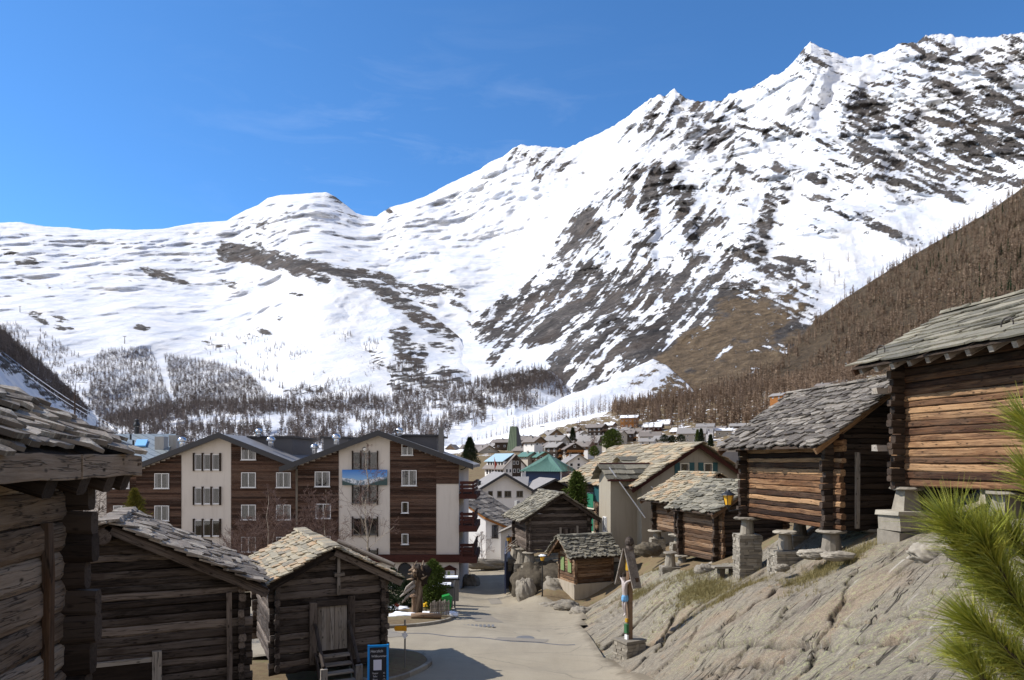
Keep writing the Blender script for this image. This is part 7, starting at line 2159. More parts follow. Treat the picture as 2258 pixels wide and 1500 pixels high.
def bare_tree(name, label, loc, h, seed, r=.06, nb=16, blen=.33, upw=.45, bark='bark_white', twig='twig', t0=.25, depth=3, cat='tree', lean=(0, 0), group=None, nmin=2):
    o = thing(name, label, cat, tuple(loc), 0, group)
    rs = np.random.RandomState(seed)
    mb = MB(seed); pts = []; n = 8
    for k in range(n + 1):
        t = k / n
        pts.append((lean[0] * t * t * h + rs.uniform(-.012, .012) * h * (t > 0), lean[1] * t * h, t * h - (.4 if k == 0 else 0)))
    mb.tube(pts, [r * (1 - .85 * k / n) for k in range(n + 1)], 8); mb.build('trunk', M[bark], o)
    mb = MB(seed + 1)
    for k in range(nb):
        t = t0 + (1 - t0) * (k + rs.rand()) / nb; i = min(int(t * n), n - 1)
        p = np.array(pts[i]) + (np.array(pts[i + 1]) - np.array(pts[i])) * (t * n - i)
        a = rs.rand() * 6.28
        d = np.array([math.cos(a), math.sin(a), upw * rs.uniform(.6, 1.6)]); d /= np.linalg.norm(d)
        branching(mb, rs, p, d, h * blen * (1.05 - t) * rs.uniform(.8, 1.3) + .12, r * (1 - .8 * t) * .42, depth, .62, nmin=nmin)
    mb.build('crown', [M[bark], M[twig]], o)
    return o

def hg(u, Y): return gpt(u, Y)
b_ = hg(812, 52); bare_tree('birch_tree', 'tall slim birch with a pale trunk before the banner panel', (fx(807, 52), 52, b_.z), fz(985, 52) - b_.z, 31, .10, 22, .26, .8, t0=.30, lean=(.012, 0), depth=3)
b_ = hg(590, 51); bare_tree('birch_tree', 'bushy bare birch between two hotel window columns', (fx(590, 51), 51, b_.z), fz(1078, 51) - b_.z, 32, .075, 22, .36, .9, t0=.22, depth=3, nmin=3)
b_ = hg(717, 52); bare_tree('birch_tree', 'bare birch with a thin pale trunk left of the white banner panel', (fx(717, 52), 52, b_.z), fz(1080, 52) - b_.z, 33, .06, 18, .32, .9, t0=.22, depth=3, nmin=3)
b_ = hg(683, 53); bare_tree('birch_tree', 'bare twiggy birch against the brown hotel corner', (fx(683, 53), 53, b_.z), fz(1082, 53) - b_.z, 34, .055, 20, .34, .9, t0=.2, depth=3, bark='twig', nmin=3)
b_ = hg(555, 52); bare_tree('bare_bush', 'low dense bare bush below the hotel window', (fx(555, 52), 52, b_.z), fz(1150, 52) - b_.z, 35, .05, 26, .5, 1.1, t0=.1, depth=3, bark='twig', nmin=3, cat='bush')
bare_tree('larch_tree', 'gaunt bare larch with one dark trunk rising behind the near barn roof', (fx(168, 30), 30, -5.5), fz(815, 30) + 5.5, 36, .10, 40, .15, -.05, bark='bark', twig='bark', t0=.2, depth=2, nmin=2)
bare_tree('bare_tree', 'bare dark branches in front of the white wing behind the near barn', (fx(175, 33), 33, -6.5), fz(1060, 33) + 6.5, 37, .07, 30, .42, .3, bark='bark', twig='bark', t0=.25, depth=3)
b_ = gpt(1062, 74); bare_tree('bare_bush', 'thin bare bush against the sunlit white house wall', (fx(1062, 74), 74, b_.z), fz(1175, 74) - b_.z, 38, .05, 12, .45, 1.3, t0=.05, depth=3, bark='twig', cat='bush')
b_ = gpt(1253, 120); bare_tree('bare_tree', 'bare brownish tree at the corner of the green pyramid roof', (fx(1253, 120), 120, fz(1090, 120)), fz(1030, 120) - fz(1090, 120), 39, .08, 26, .4, .9, bark='twig', t0=.15, depth=3)
bare_tree('bare_tree', 'bare pinkish tree in front of the wide grey roof slope', tuple(P(1310, 1002, 300)), 300 * 45 / F, 40, .2, 26, .35, 1.0, bark='twig', t0=.2, depth=3, nmin=3)
# ------------------------------------------------------------------ things along the street and on the rock
# staddle stones under the raised barns
def staddle(label, x, y, ztop, zfoot, rd=.43, leg=(.20, .27), legh=.52, pil=None, group='staddle stones carrying the barns', seed=0, base_h=None):
    o = thing('staddle_stone', label, 'staddle stone', (x, y, zfoot), 0, group)
    H = ztop - zfoot
    mb = MB(seed); mb.lathe((0, 0, H - .10), [(rd * .9, 0), (rd, .03), (rd * .98, .075), (rd * .86, .10)], 18, j=.05); mb.build('disc', M['stone'], o)
    lh_ = min(legh, H - .10)
    mb = MB(seed + 1); mb.lathe((0, 0, H - .10 - lh_), [(leg[1], 0), (leg[1] * .9, lh_ * .4), (leg[0], lh_)], 12, j=.05); mb.build('leg', M['stone'], o)
    if pil and H - .10 - lh_ > .08:
        mb = MB(seed + 2); a, b = pil; drystone(mb, -a, a, -b, b, -.5, H - .10 - lh_, .11, .40); mb.build('pillar', M['stone'], o)
    return o
def under(root, x, y): return rotp(root, x, y, 0)
hw5 = W5 / 2
p = under(b5, -hw5 + .02, 5.15); staddle('staddle stone with the tallest dry stone pillar, under the barn corner by the lantern', p.x, p.y, b5.location.z - .02, rk(p.x, p.y), .50, legh=.55, pil=(.42, .42), seed=1)
p = under(b5, -hw5 - .0, 2.6); staddle('staddle stone on a squat dry stone pillar under the middle of the lit wall', p.x, p.y, b5.location.z - .30, rk(p.x, p.y), .42, legh=.55, pil=(.46, .46), seed=2)
p = under(b5, -hw5 + .0, .1); staddle('staddle stone without a pillar under the near barn corner', p.x, p.y, b5.location.z - .02, rk(p.x, p.y) - .05, .46, leg=(.24, .32), legh=.7, pil=(.4, .4), seed=3)
p = under(b5, hw5 - 1.6, .1); staddle('rusty topped staddle stone in the shade under the dark gable', p.x, p.y, b5.location.z - .02, rk(p.x, p.y) - .05, .62, legh=.6, pil=(.4, .4), seed=4)
p = under(b5, hw5 - 2.9, 4.9); staddle('staddle stone in the shade at the back of the lantern barn', p.x, p.y, b5.location.z - .02, rk(p.x, p.y) - .1, .42, legh=.6, pil=(.4, .4), seed=5)
p = under(b5, -hw5 + 1.6, .1); staddle('staddle stone in the shade beneath the dark barn door', p.x, p.y, b5.location.z - .02, rk(p.x, p.y) - .1, .42, legh=.6, pil=(.4, .4), seed=5)
hw6 = W6 / 2
def block_staddle(label, p, pw, seed, zf=None):
    zf = rk(p.x, p.y) if zf is None else zf
    H = b6.location.z - .02 - zf
    o = thing('staddle_stone', label, 'staddle stone', (p.x, p.y, zf), R(TH6), 'staddle stones carrying the barns')
    mb = MB(seed); mb.lathe((0, 0, H - .09), [(.40, 0), (.44, .03), (.42, .09)], 14, j=.08); mb.build('disc', M['stone'], o)
    mb = MB(seed + 1); lh_ = .60
    mb.hexa([(-.30, -.24, H - .09 - lh_), (.30, -.24, H - .09 - lh_), (.30, .24, H - .09 - lh_), (-.30, .24, H - .09 - lh_), (-.20, -.17, H - .09), (.20, -.17, H - .09), (.20, .17, H - .09), (-.20, .17, H - .09)]); mb.build('leg', M['stone'], o)
    mb = MB(seed + 2); z1_ = H - .09 - lh_
    mb.box(-pw - .06, pw + .06, -.46, .46, z1_ - .1, z1_, j=.03); mb.box(-pw, pw, -.42, .42, z1_ - .55, z1_ - .1, j=.03); mb.box(-pw - .02, pw + .05, -.44, .44, z1_ - 2.2, z1_ - .55, j=.03); mb.build('pillar', M['stone'], o)
    return o
TH6 = 11.5
block_staddle('staddle stone on a mortared square pillar under the far corner of the large barn', under(b6, -hw6 + .12, D6 - .1), .58, 11)
block_staddle('staddle stone with pale square leg half hidden by the pine needles', under(b6, -hw6 + .3, D6 - 3.1), .58, 12)
block_staddle('staddle stone leg at the frame edge below the large barn', under(b6, -hw6 + .3, D6 - 5.2), .50, 13)
block_staddle('staddle stone deep in the shade behind the large barn', under(b6, hw6 - 2.2, D6 - .1), .50, 14)
# under the stilt barn
hw4 = W4 / 2
for k, (x, y, lab) in enumerate(((-hw4 + .1, .15, 'pale cone shaped staddle stone under the street corner of the stilt barn'), (-hw4 + .05, 2.2, 'staddle stone under the middle of the stilt barn side'), (-hw4 + .05, 4.4, 'staddle stone under the back corner of the stilt barn'), (hw4 - .4, .15, 'staddle stone under the right corner of the stilt barn'))):
    p = under(b4, x, y); staddle(lab, p.x, p.y, b4.location.z - .05, b4.location.z - 1.5, .52, leg=(.30, .46), legh=.95, pil=(.6, .6), seed=20 + k)
# free standing mushroom stone and its twin carrying the log corner
Ym = 36.0; p = P(1478, 1268, Ym)
staddle('mushroom shaped staddle stone on the rock left of the low barn', p.x, p.y, fz(1217, Ym), fz(1272, Ym), .36, leg=(.22, .30), legh=.62, pil=(.48, .42), seed=30)
p = under(b7, -W7 / 2 + .05, .15); staddle('flat staddle stone under the near corner of the low barn', p.x, p.y, b7.location.z - .03, b7.location.z - 1.0, .42, legh=.35, pil=(.42, .42), seed=31)
p = under(b7, -W7 / 2 + .0, 3.1); staddle('flat staddle stone under the far corner of the low barn', p.x, p.y, b7.location.z - .03, b7.location.z - 1.4, .42, legh=.35, pil=(.42, .42), seed=32)
p = under(b8, -W8 / 2 + .1, 2.9); staddle('rusty slab staddle stone under the ochre roofed barn corner', p.x, p.y, b8.location.z - .03, b8.location.z - 1.2, .62, legh=.4, pil=(.42, .42), seed=33)
p = under(b8, -W8 / 2 + .1, .3); staddle('flat slab staddle stone under the near corner of the ochre roofed barn', p.x, p.y, b8.location.z - .03, b8.location.z - 1.2, .6, legh=.4, pil=(.42, .42), seed=34)
# stone bench slabs
Yb_ = 30.0; p = P(1597, 1272, 28)
bn = thing('stone_bench', 'low stone slab bench on two stubs by the tall stone pillar', 'bench', (p.x, p.y, fz(1276, 28)))
mb = MB(1); mb.box(-.45, .48, -.22, .22, .42, .50, j=.02); mb.build('seat', M['stone'], bn)
for x in (-.12, .34):
    mb = MB(2); mb.box(x - .1, x + .1, -.15, .15, -.4, .42, j=.03); mb.build('leg', M['stone_dark'], bn)

# loose boulders and slabs
def boulder(label, u, v, Y, s, seed, mat='stone', rz=0.0, name='boulder', cat='boulder', amp=.22):
    o = None
    mb = MB(seed); boulder_mesh(mb, (0, 0, 0), s, seed, 34, amp * 1.0, freq=1.5)
    o = mb.build(name, M[mat], None, True)
    o.location = P(u, v, Y); o.rotation_euler = (0, 0, rz)
    tag(o, label, cat, 'boulders beside the street and barns')
    return o
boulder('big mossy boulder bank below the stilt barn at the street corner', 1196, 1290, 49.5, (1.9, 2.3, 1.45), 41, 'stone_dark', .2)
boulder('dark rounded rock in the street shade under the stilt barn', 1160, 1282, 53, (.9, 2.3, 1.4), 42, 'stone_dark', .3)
boulder('grey rock hump left of the mortared shed base', 1222, 1300, 47.8, (1.0, 1.6, .95), 43, 'stone', .5)
boulder('reddish flat rock at the kerb below the lamp post', 1215, 1340, 43, (.75, .5, .30), 44, 'stone', .3)
boulder('flat tilted slab at the road edge below the shed', 1250, 1338, 42, (.75, .55, .34), 45, 'stone', -.3)
boulder('pale boulder at the foot of the mortared shed base', 1192, 1336, 44, (.5, .4, .22), 46, 'stone', .1)
boulder('upright pale rock at the street mouth with a reddish top', 1158, 1313, 47, (.6, .7, 1.0), 47, 'stone', .1)
boulder('grey stone beside the shed corner on the road edge', 1282, 1352, 40, (.6, .6, .35), 48, 'stone', .6)
boulder('rock below the barn on the grassy step', 1795, 1222, 21.0, (.42, .30, .14), 49, 'stone', .2)
boulder('rusty red stone on the step under the barn', 1724, 1252, 21.6, (.22, .16, .11), 50, 'stone', .2)
boulder('broad pale rock near the mortared pillar', 1850, 1226, 19.8, (.42, .26, .12), 51, 'stone', .1)
boulder('warm coloured rock hump right of the mortared pillar', 2062, 1222, 15.8, (.5, .4, .26), 52, 'stone', .2)
boulder('flat brown rock under the barn by the frame edge', 2210, 1200, 13.5, (1.0, .6, .38), 53, 'stone', .2)
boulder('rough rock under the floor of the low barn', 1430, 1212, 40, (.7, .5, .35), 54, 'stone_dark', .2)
boulder('dark round rock at the hotel corner in the shade', 1036, 1290, 63, (.75, .9, .85), 55, 'stone', .1)
boulder('low grey rock left of the bench slab', 1556, 1258, 29.5, (.45, .35, .25), 56, 'stone', .2)
boulder('row end stone on the sunny bank below the white house', 1072, 1244, 74, (2.2, .6, .5), 57, 'stone', .05)

# wayside crucifix
pc = P(1388, 1412, 25.0)
zc = rk(pc.x, pc.y)
cx = thing('wayside_crucifix', 'tall wayside crucifix with a painted figure under a narrow grey board roof', 'crucifix', (pc.x, pc.y, 0), R(-62))
zb_ = fz(1410, 25)
mb = MB(1); drystone(mb, -.44, .44, -.44, .44, zb_ - .95, zb_, .11, .28, taper=.06); mb.box(-.42, .42, -.42, .42, zb_ - .03, zb_ + .03, j=.03); mb.build('stone_base', M['stone'], cx)
zt = fz(1212, 25)
mb = MB(2); mb.beam((0, 0, zb_), (0, 0, zt), .17, .17, cham=.12, up=(0, 1, 0)); mb.build('post', M['wood_brown'], cx)
zarm = fz(1275, 25)
mb = MB(3); mb.beam((-.48, -.02, zarm), (.48, -.02, zarm), .12, .14, cham=.12); mb.build('cross_arm', M['wood_brown'], cx)
mb = MB(4)
for s in (-1, 1):
    mb.hexa([(s * .02, -.26, zt + .02), (s * .50, -.26, zt - 1.30), (s * .50, .12, zt - 1.30), (s * .02, .12, zt + .02), (s * .06, -.26, zt + .06), (s * .54, -.26, zt - 1.28), (s * .54, .12, zt - 1.28), (s * .06, .12, zt + .06)])
mb.build('board_roof', M['wood_pale'], cx)
mb = MB(5); mb.tube([(0, 0, zt), (0, 0, zt + .14)], [.14, .10], 8); mb.lathe((0, 0, zt + .12), [(.07, 0), (.15, .08), (.16, .18), (.12, .28), (.03, .34)], 12, j=.06); mb.build('finial', M['wood_grey'], cx)
# the carved figure, one continuous skinned body
fm = bpy.data.meshes.new('figure')
J = dict(pel=(0, -.20, zarm - .62), ch=(0, -.21, zarm - .25), nk=(0, -.22, zarm - .06), hd=(.03, -.27, zarm + .07), ht=(.03, -.28, zarm + .16), lsh=(-.13, -.20, zarm - .10), rsh=(.13, -.20, zarm - .10), lel=(-.28, -.16, zarm - .03), rel=(.28, -.16, zarm - .03), lha=(-.44, -.12, zarm + .03), rha=(.44, -.12, zarm + .03),
         lhi=(-.06, -.19, zarm - .68), rhi=(.06, -.19, zarm - .68), lkn=(-.06, -.25, zarm - .96), rkn=(.06, -.25, zarm - .96), lan=(-.02, -.17, zarm - 1.24), ran=(.02, -.18, zarm - 1.24), lto=(-.02, -.24, zarm - 1.33), rto=(.02, -.26, zarm - 1.33))
kk = list(J); ed = [('pel', 'ch'), ('ch', 'nk'), ('nk', 'hd'), ('hd', 'ht'), ('ch', 'lsh'), ('ch', 'rsh'), ('lsh', 'lel'), ('rsh', 'rel'), ('lel', 'lha'), ('rel', 'rha'), ('pel', 'lhi'), ('pel', 'rhi'), ('lhi', 'lkn'), ('rhi', 'rkn'), ('lkn', 'lan'), ('rkn', 'ran'), ('lan', 'lto'), ('ran', 'rto')]
rad = dict(pel=.085, ch=.10, nk=.04, hd=.066, ht=.05, lsh=.05, rsh=.05, lel=.034, rel=.034, lha=.026, rha=.026, lhi=.062, rhi=.062, lkn=.045, rkn=.045, lan=.03, ran=.03, lto=.026, rto=.026)
fm.from_pydata([J[k] for k in kk], [(kk.index(a), kk.index(b)) for a, b in ed], [])
fo = bpy.data.objects.new('figure', fm); COL.objects.link(fo); fo.parent = cx
sk_ = fo.modifiers.new('skin', 'SKIN'); sub = fo.modifiers.new('sub', 'SUBSURF'); sub.levels = 2; sub.render_levels = 2
for i, k in enumerate(kk):
    fm.skin_vertices[0].data[i].radius = (rad[k], rad[k])
    fm.skin_vertices[0].data[i].use_root = (k == 'pel')
fm.materials.append(M['skin_paint'])
mb = MB(6); mb.lathe((0, -.20, zarm - .80), [(.11, 0), (.125, .06), (.115, .16), (.10, .22)], 14, j=.05); lc = mb.build('loincloth', M['pale_blue'], fo)
mb = MB(7); mb.lathe((.03, -.265, zarm + .085), [(.070, 0), (.078, .04), (.062, .10), (.02, .13)], 12, j=.05); mb.build('hair', M['wood_dark'], fo)
mb = MB(8); mb.box(-.07, .07, -.12, -.09, zarm + .28, zarm + .75); mb.box(-.05, .05, -.13, -.1, zarm + .78, zarm + .95); mb.build('gilded_plaque', M['gold'], cx)
mb = MB(9); mb.box(-.075, .075, -.18, -.09, zarm - 1.93, zarm - 1.62, j=.01); mb.build('flower_box', M['conifer_flat'], cx)
mb = MB(10); mb.box(-.075, .075, -.16, -.09, zarm - 2.28, zarm - 2.0); mb.build('inscription_board', M['white_paint'], cx)
mb = MB(11); mb.box(-.05, .05, -.16, -.09, zarm - 1.55, zarm - 1.42); mb.build('lantern', M['gold'], cx)

# street lamp post and the lantern on the barn corner
def lantern(parent, z, s=1.0, x=0, y=0):
    mb = MB(1); mb.lathe((x, y, z), [(.10 * s, 0), (.165 * s, .30 * s)], 6); lt = mb.build('lamp_glass', M['lamp_yellow'], parent)
    mb = MB(2)
    for k in range(6):
        a = 2 * math.pi * k / 6; mb.tube([(x + .105 * s * math.cos(a), y + .105 * s * math.sin(a), z - .01), (x + .172 * s * math.cos(a), y + .172 * s * math.sin(a), z + .31 * s)], .010 * s, 4)
    mb.build('lamp_frame', M['black'], lt)
    mb = MB(3); mb.lathe((x, y, z + .30 * s), [(.23 * s, 0), (.22 * s, .02 * s), (.07 * s, .12 * s), (.03 * s, .17 * s)], 12); mb.build('lamp_hood', M['black'], lt)
    mb = MB(4); mb.lathe((x, y, z - .12 * s), [(.03 * s, 0), (.06 * s, .05 * s), (.10 * s, .12 * s)], 8); mb.build('lamp_base', M['black'], lt)
    return lt
pl = P(1196, 1313, 45)
lp = thing('street_lamp', 'street lamp on a thin dark post with an amber glass head and pale hood', 'street lamp', tuple(pl))
mb = MB(1); mb.tube([(0, 0, -.4), (0, 0, 2.15)], [.045, .035], 8); mb.build('post', M['black'], lp)
lt = lantern(lp, 2.22, .95)
mb = MB(5); mb.lathe((0, 0, 2.22 + .31), [(.25, 0), (.23, .03), (.09, .10)], 12); mb.build('snow_cap', M['snow'], lt)
pw = P(1606, 1112, 24.5)
wl_ = thing('wall_lantern', 'amber wall lantern on a bracket at the barn corner post', 'lantern', tuple(pw))
lantern(wl_, -.02, 1.12)
mb = MB(6); mb.tube([(0, 0, -.14), (.05, .05, -.25), (.62, .4, -.20)], .022, 6); mb.build('bracket', M['black'], wl_)
pd = P(1121, 1190, 75)
dl = thing('door_lantern', 'small orange lantern hanging by the brown door of the small white house', 'lantern', tuple(pd))
lantern(dl, -.15, 1.3)
mb = MB(6); mb.tube([(0, 0, .3), (0, .25, .45), (.0, .9, .45)], .03, 6); mb.build('bracket', M['black'], dl)

# yellow signpost on the near verge
ps = P(893, 1487, 22.2)
zs = isl_z(ps.x, ps.y)
sp_ = thing('signpost', 'thin signpost with a yellow finger board and a white diamond plate', 'signpost', (ps.x, ps.y, zs))
H_ = fz(1367, 22.2) - zs
mb = MB(1); mb.tube([(0, 0, -.2), (0, 0, H_)], .026, 8); mb.build('post', M['grey_metal'], sp_)
mb = MB(2); zz = fz(1391, 22.2) - zs; mb.prism([(-.30, -.045, zz), (.06, -.045, zz), (.06, -.045, zz + .16), (-.30, -.045, zz + .16), (-.34, -.045, zz + .08)], (0, .018, 0)); mb.build('finger_board', M['yellow_sign'], sp_)
mb = MB(3); zz = fz(1400, 22.2) - zs; mb.prism([(0, -.05, zz - .13), (.10, -.05, zz), (0, -.05, zz + .13), (-.10, -.05, zz)], (0, .018, 0)); mb.build('diamond_plate', M['white_paint'], sp_)

# blue framed chalk board
def text_obj(s, size, mat, parent, loc, rot, name='lettering', ext=.002, shear=0.0):
    cu = bpy.data.curves.new(name, 'FONT'); cu.body = s; cu.size = size; cu.extrude = ext; cu.align_x = 'CENTER'; cu.shear = shear
    o = bpy.data.objects.new(name, cu); COL.objects.link(o)
    dg = bpy.context.evaluated_depsgraph_get()
    me = bpy.data.meshes.new_from_object(o.evaluated_get(dg))
    bpy.data.objects.remove(o)
    me.materials.clear(); me.materials.append(M[mat])
    o = bpy.data.objects.new(name, me); COL.objects.link(o)
    o.parent = parent; o.location = loc; o.rotation_euler = rot
    return o
pb = P(834, 1500, 20.3)
ab = thing('chalk_board', 'blue framed black chalk board standing beside the stair at the frame edge', 'a-board', (pb.x, pb.y, fz(1422, 20.3) - 1.26), R(9))
w = .60; hh = 1.26; ln = .13
tl = math.atan2(ln * hh, hh)
def ab_pt(x, z, o=0.0): return (x, -.02 - (hh - z) * ln * 1.7 + o, z)
mb = MB(1)
for x in (-w / 2 + .03, w / 2 - .03): mb.beam(ab_pt(x, 0), ab_pt(x, hh), .06, .04, cham=0, up=(0, 1, 0))
for z in (.15, hh - .03): mb.beam(ab_pt(-w / 2, z), ab_pt(w / 2, z), .04, .06, cham=0)
mb.build('frame', M['blue_frame'], ab)
mb = MB(2)
a = [ab_pt(-w / 2 + .05, .17), ab_pt(w / 2 - .05, .17), ab_pt(w / 2 - .05, hh - .05), ab_pt(-w / 2 + .05, hh - .05)]
mb.hexa([(p[0], p[1] - .004, p[2]) for p in a] + [(p[0], p[1] + .012, p[2]) for p in a]); bd = mb.build('board', M['board_black'], ab)
rot = (R(90) - math.atan(ln * 1.7), 0, 0)
def on_ab(x, z): p = ab_pt(x, z); return (p[0], p[1] - .008, p[2])
text_obj('Herzlich', .105, 'chalk', bd, on_ab(-.04, 1.06), rot, shear=.1)
text_obj('Willkommen', .085, 'chalk', bd, on_ab(.03, .93), rot, shear=.1)
mb = MB(3); a = [on_ab(-.13, .58), on_ab(.10, .58), on_ab(.10, .86), on_ab(-.13, .86)]; mb.hexa([tuple(p) for p in a] + [(p[0], p[1] - .004, p[2]) for p in a]); mb.build('paper_sheet', M['paper'], bd)
for k, (s, pr) in enumerate((('Suppe', '8.-'), ('Salat', '9.-'), ('Rösti', '17.-'), ('Dessert', '7.-'))):
    text_obj(s, .065, 'chalk', bd, on_ab(-.08, .48 - k * .085), rot, shear=.1); text_obj(pr, .06, 'chalk', bd, on_ab(.18, .48 - k * .085), rot, shear=.1)
mb = MB(4)
for x in (-w / 2 + .03, w / 2 - .03): mb.beam((x, .02 + hh * ln * 1.7, 0), (x, .02, hh), .05, .04, cham=0, up=(0, 1, 0))
mb.build('rear_leg', M['blue_frame'], ab)

# planted island: carved root trunk, pines, bins, flowers, snow
Yi = 37.0
def on_isl(u, v=None, Y=None):
    y = Y if Y else Yv(v); x = fx(u, y); return Vector((x, y, isl_z(x, y)))
p = on_isl(922, 1366)
rt = thing('root_sculpture', 'upended driftwood stump with twisted roots in the planted island', 'tree stump', tuple(p))
s_ = p.y / F
mb = MB(1); rs = np.random.RandomState(3)
for k in range(7):
    a = k * .9; r0 = .16
    mb.tube([(r0 * math.cos(a) * 1.3, r0 * math.sin(a) * 1.3, -.2), (r0 * math.cos(a + .6), r0 * math.sin(a + .6), .9), (r0 * 1.0 * math.cos(a + 1.2), r0 * math.sin(a + 1.2), 1.7), (r0 * 1.6 * math.cos(a + 1.6), r0 * 1.6 * math.sin(a + 1.6), 2.35)], [.10, .095, .10, .13], 7)
for k in range(26):
    a = rs.rand() * 6.28; el_ = rs.uniform(-.2, 1.2); L = rs.uniform(.25, .62)
    b0 = np.array([.12 * math.cos(a), .12 * math.sin(a), 1.75 + rs.rand() * .65])
    d1 = np.array([math.cos(a) * math.cos(el_), math.sin(a) * math.cos(el_), math.sin(el_)])
    m1 = b0 + d1 * L * .6; e1_ = m1 + (d1 + rs.uniform(-.8, .8, 3)) * L * .5
    mb.tube([b0, m1, e1_], [.10, .07, .025], 6)
mb.build('trunk', M['wood_near'], rt, True)
mb = MB(2)
for k, (z, dx) in enumerate(((1.55, .0), (1.25, .12), (1.75, .2))):
    mb.tube([(-.15, -.15, z), (-.55, -.25, z - .32), (-.92 + dx, -.3, z - .62)], [.10, .085, .04], 7)
mb.build('root', M['wood_pale'], rt, True)
boulder_o = MB(3); boulder_mesh(boulder_o, (.1, .05, 2.05), (.42, .36, .48), 77, 14, .35); boulder_o.build('root_ball', M['wood_dark'], rt, True)
def bush(label, u, v, h, rad, seed, n=500, mat='conifer_light', shape='round', name='mountain_pine', leaf=.10):
    return conifer(name, label, on_isl(u, v), h, rad, n, leaf, mat, shape, .04, .04, seed, .45, 'pine')
bush('upright mountain pine right of the driftwood stump', 954, 1356, 2.75, .66, 51, 2600, 'conifer_light', 'round', leaf=.15)
bush('mountain pine behind the left side of the driftwood stump', 903, 1350, 1.6, .62, 52, 1500, 'conifer', leaf=.14)
bush('sprawling mountain pine beside the hut roof corner', 866, 1345, 2.2, .60, 53, 1300, 'conifer', leaf=.15)
bush('low pine bush at the foot of the flower bed', 858, 1362, .95, .45, 54, 800, 'conifer')
bush('small pine filling the gap below the root arms', 930, 1352, 1.0, .45, 55, 600, 'conifer')
p = on_isl(912, 1371)
sp2 = thing('stump_post', 'dark weathered stump post left of the driftwood trunk', 'tree stump', tuple(p))
mb = MB(1); mb.tube([(0, 0, -.2), (.02, 0, .5), (-.02, 0, .95)], [.15, .12, .10], 9); mb.lathe((-.02, 0, .95), [(.17, 0), (.2, .05), (.1, .14)], 10, j=.1); mb.build('trunk', M['wood_brown'], sp2)
mb = MB(2); mb.tube([(-.75, -.02, .12), (-.2, .0, .15), (.75, .05, .10)], [.14, .15, .13], 9)
o = mb.build('fallen_log', M['wood_brown'], None, True); o.location = on_isl(940, 1378); tag(o, 'thick weathered log lying along the island edge', 'log')
# wheelie bin
p = on_isl(986, 1362)
bi = thing('litter_bin', 'bright green litter bin at the tip of the planted island', 'bin', tuple(p), R(8))
mb = MB(1); mb.hexa([(-.18, -.16, 0), (.18, -.16, 0), (.18, .16, 0), (-.18, .16, 0), (-.25, -.22, .72), (.25, -.22, .72), (.25, .22, .72), (-.25, .22, .72)]); mb.build('body', M['bin_green'], bi)
mb = MB(2); mb.prism([(-.28, -.25, .72), (.28, -.25, .72), (.28, -.25, .80), (.12, -.25, .95), (-.28, -.25, .86)], (0, .5, 0)); mb.build('lid', M['bin_green'], bi)
# dark containers with snow on their lids
p = on_isl(978, 1348)
co = thing('waste_container', 'dark metal waste container with a steel post and snow on its lid', 'container', tuple(p), R(5))
mb = MB(1); mb.box(-.72, .55, -.4, .6, 0, 1.12, j=.01); mb.build('body', M['grey_metal'], co)
mb = MB(2); mb.box(-.78, .60, -.45, .65, 1.12, 1.22); ld = mb.build('lid', M['black'], co)
mb = MB(3); mb.box(-.6, .45, -.35, .5, 1.222, 1.29, j=.03); mb.build('snow_cap', M['snow'], ld)
mb = MB(4); mb.tube([(.66, -.42, -.1), (.66, -.42, 1.55)], .05, 8); mb.build('post', M['grey_metal'], co)
p = on_isl(982, 1342)
c2_ = thing('waste_container', 'second dark container behind the first, a strip of snow along its top', 'container', (p.x, p.y + 1.0, p.z), R(5))
mb = MB(1); mb.box(-.7, .75, -.3, .6, 0, 1.32, j=.01); mb.build('body', M['grey_metal'], c2_)
mb = MB(2); mb.box(-.75, .8, -.35, .65, 1.32, 1.42); ld = mb.build('lid', M['black'], c2_)
mb = MB(3); mb.box(-.3, .7, -.3, .5, 1.422, 1.48, j=.02); mb.build('snow_cap', M['snow'], ld)
# picket fence
p = on_isl(969, 1372)
pf_ = thing('picket_fence', 'short weathered picket fence beside the green bin', 'fence', tuple(p), R(24))
mb = MB(1)
for k in range(11): mb.box(-.48 + k * .095, -.48 + k * .095 + .065, -.02, .02, 0, .72 + .05 * ((k * 7) % 3), j=.008)
mb.build('pickets', M['wood_pale'], pf_)
mb = MB(2)
for z in (.2, .55): mb.box(-.52, .60, .022, .06, z, z + .07)
mb.build('rail', M['wood_grey'], pf_)
# thin pole
mb = MB(1); mb.tube([(0, 0, 0), (0, 0, 2.0)], .035, 6)
o = mb.build('wooden_pole', M['wood_pale']); o.location = on_isl(964, 1356); tag(o, 'thin upright wooden pole beside the waste containers', 'pole')
# bright toys and flowers
for k, (u, v, m_, lab, s) in enumerate(((947, 1350, 'yellow', 'yellow flower clump higher of the two by the stump', .22), (938, 1362, 'yellow', 'small yellow flower clump low by the stump foot', .16), (875, 1362, 'red', 'red garden ornament among the snow patches', .16))):
    o = thing('flower_clump' if m_ == 'yellow' else 'garden_ornament', lab, 'flowers' if m_ == 'yellow' else 'ornament', tuple(on_isl(u, v)))
    mb = MB(60 + k); rs = np.random.RandomState(k)
    for j in range(16):
        a = rs.rand() * 6.28; r = s * rs.rand(); z = s * (1 + 1.2 * rs.rand()) + (.45 if k == 0 else .1)
        mb.lathe((r * math.cos(a), r * math.sin(a), z), [(.03, 0), (.06, .03), (.03, .07)], 6)
    mb.build('blossom', M[m_], o)
    mb = MB(63 + k)
    for j in range(5): mb.tube([(0.02 * j, 0, -.05), (.04 * j - .08, .02, s * 1.4 + (.45 if k == 0 else .1))], .012, 4)
    mb.build('stem', M['conifer_light'] if m_ == 'yellow' else M['wood_brown'], o)
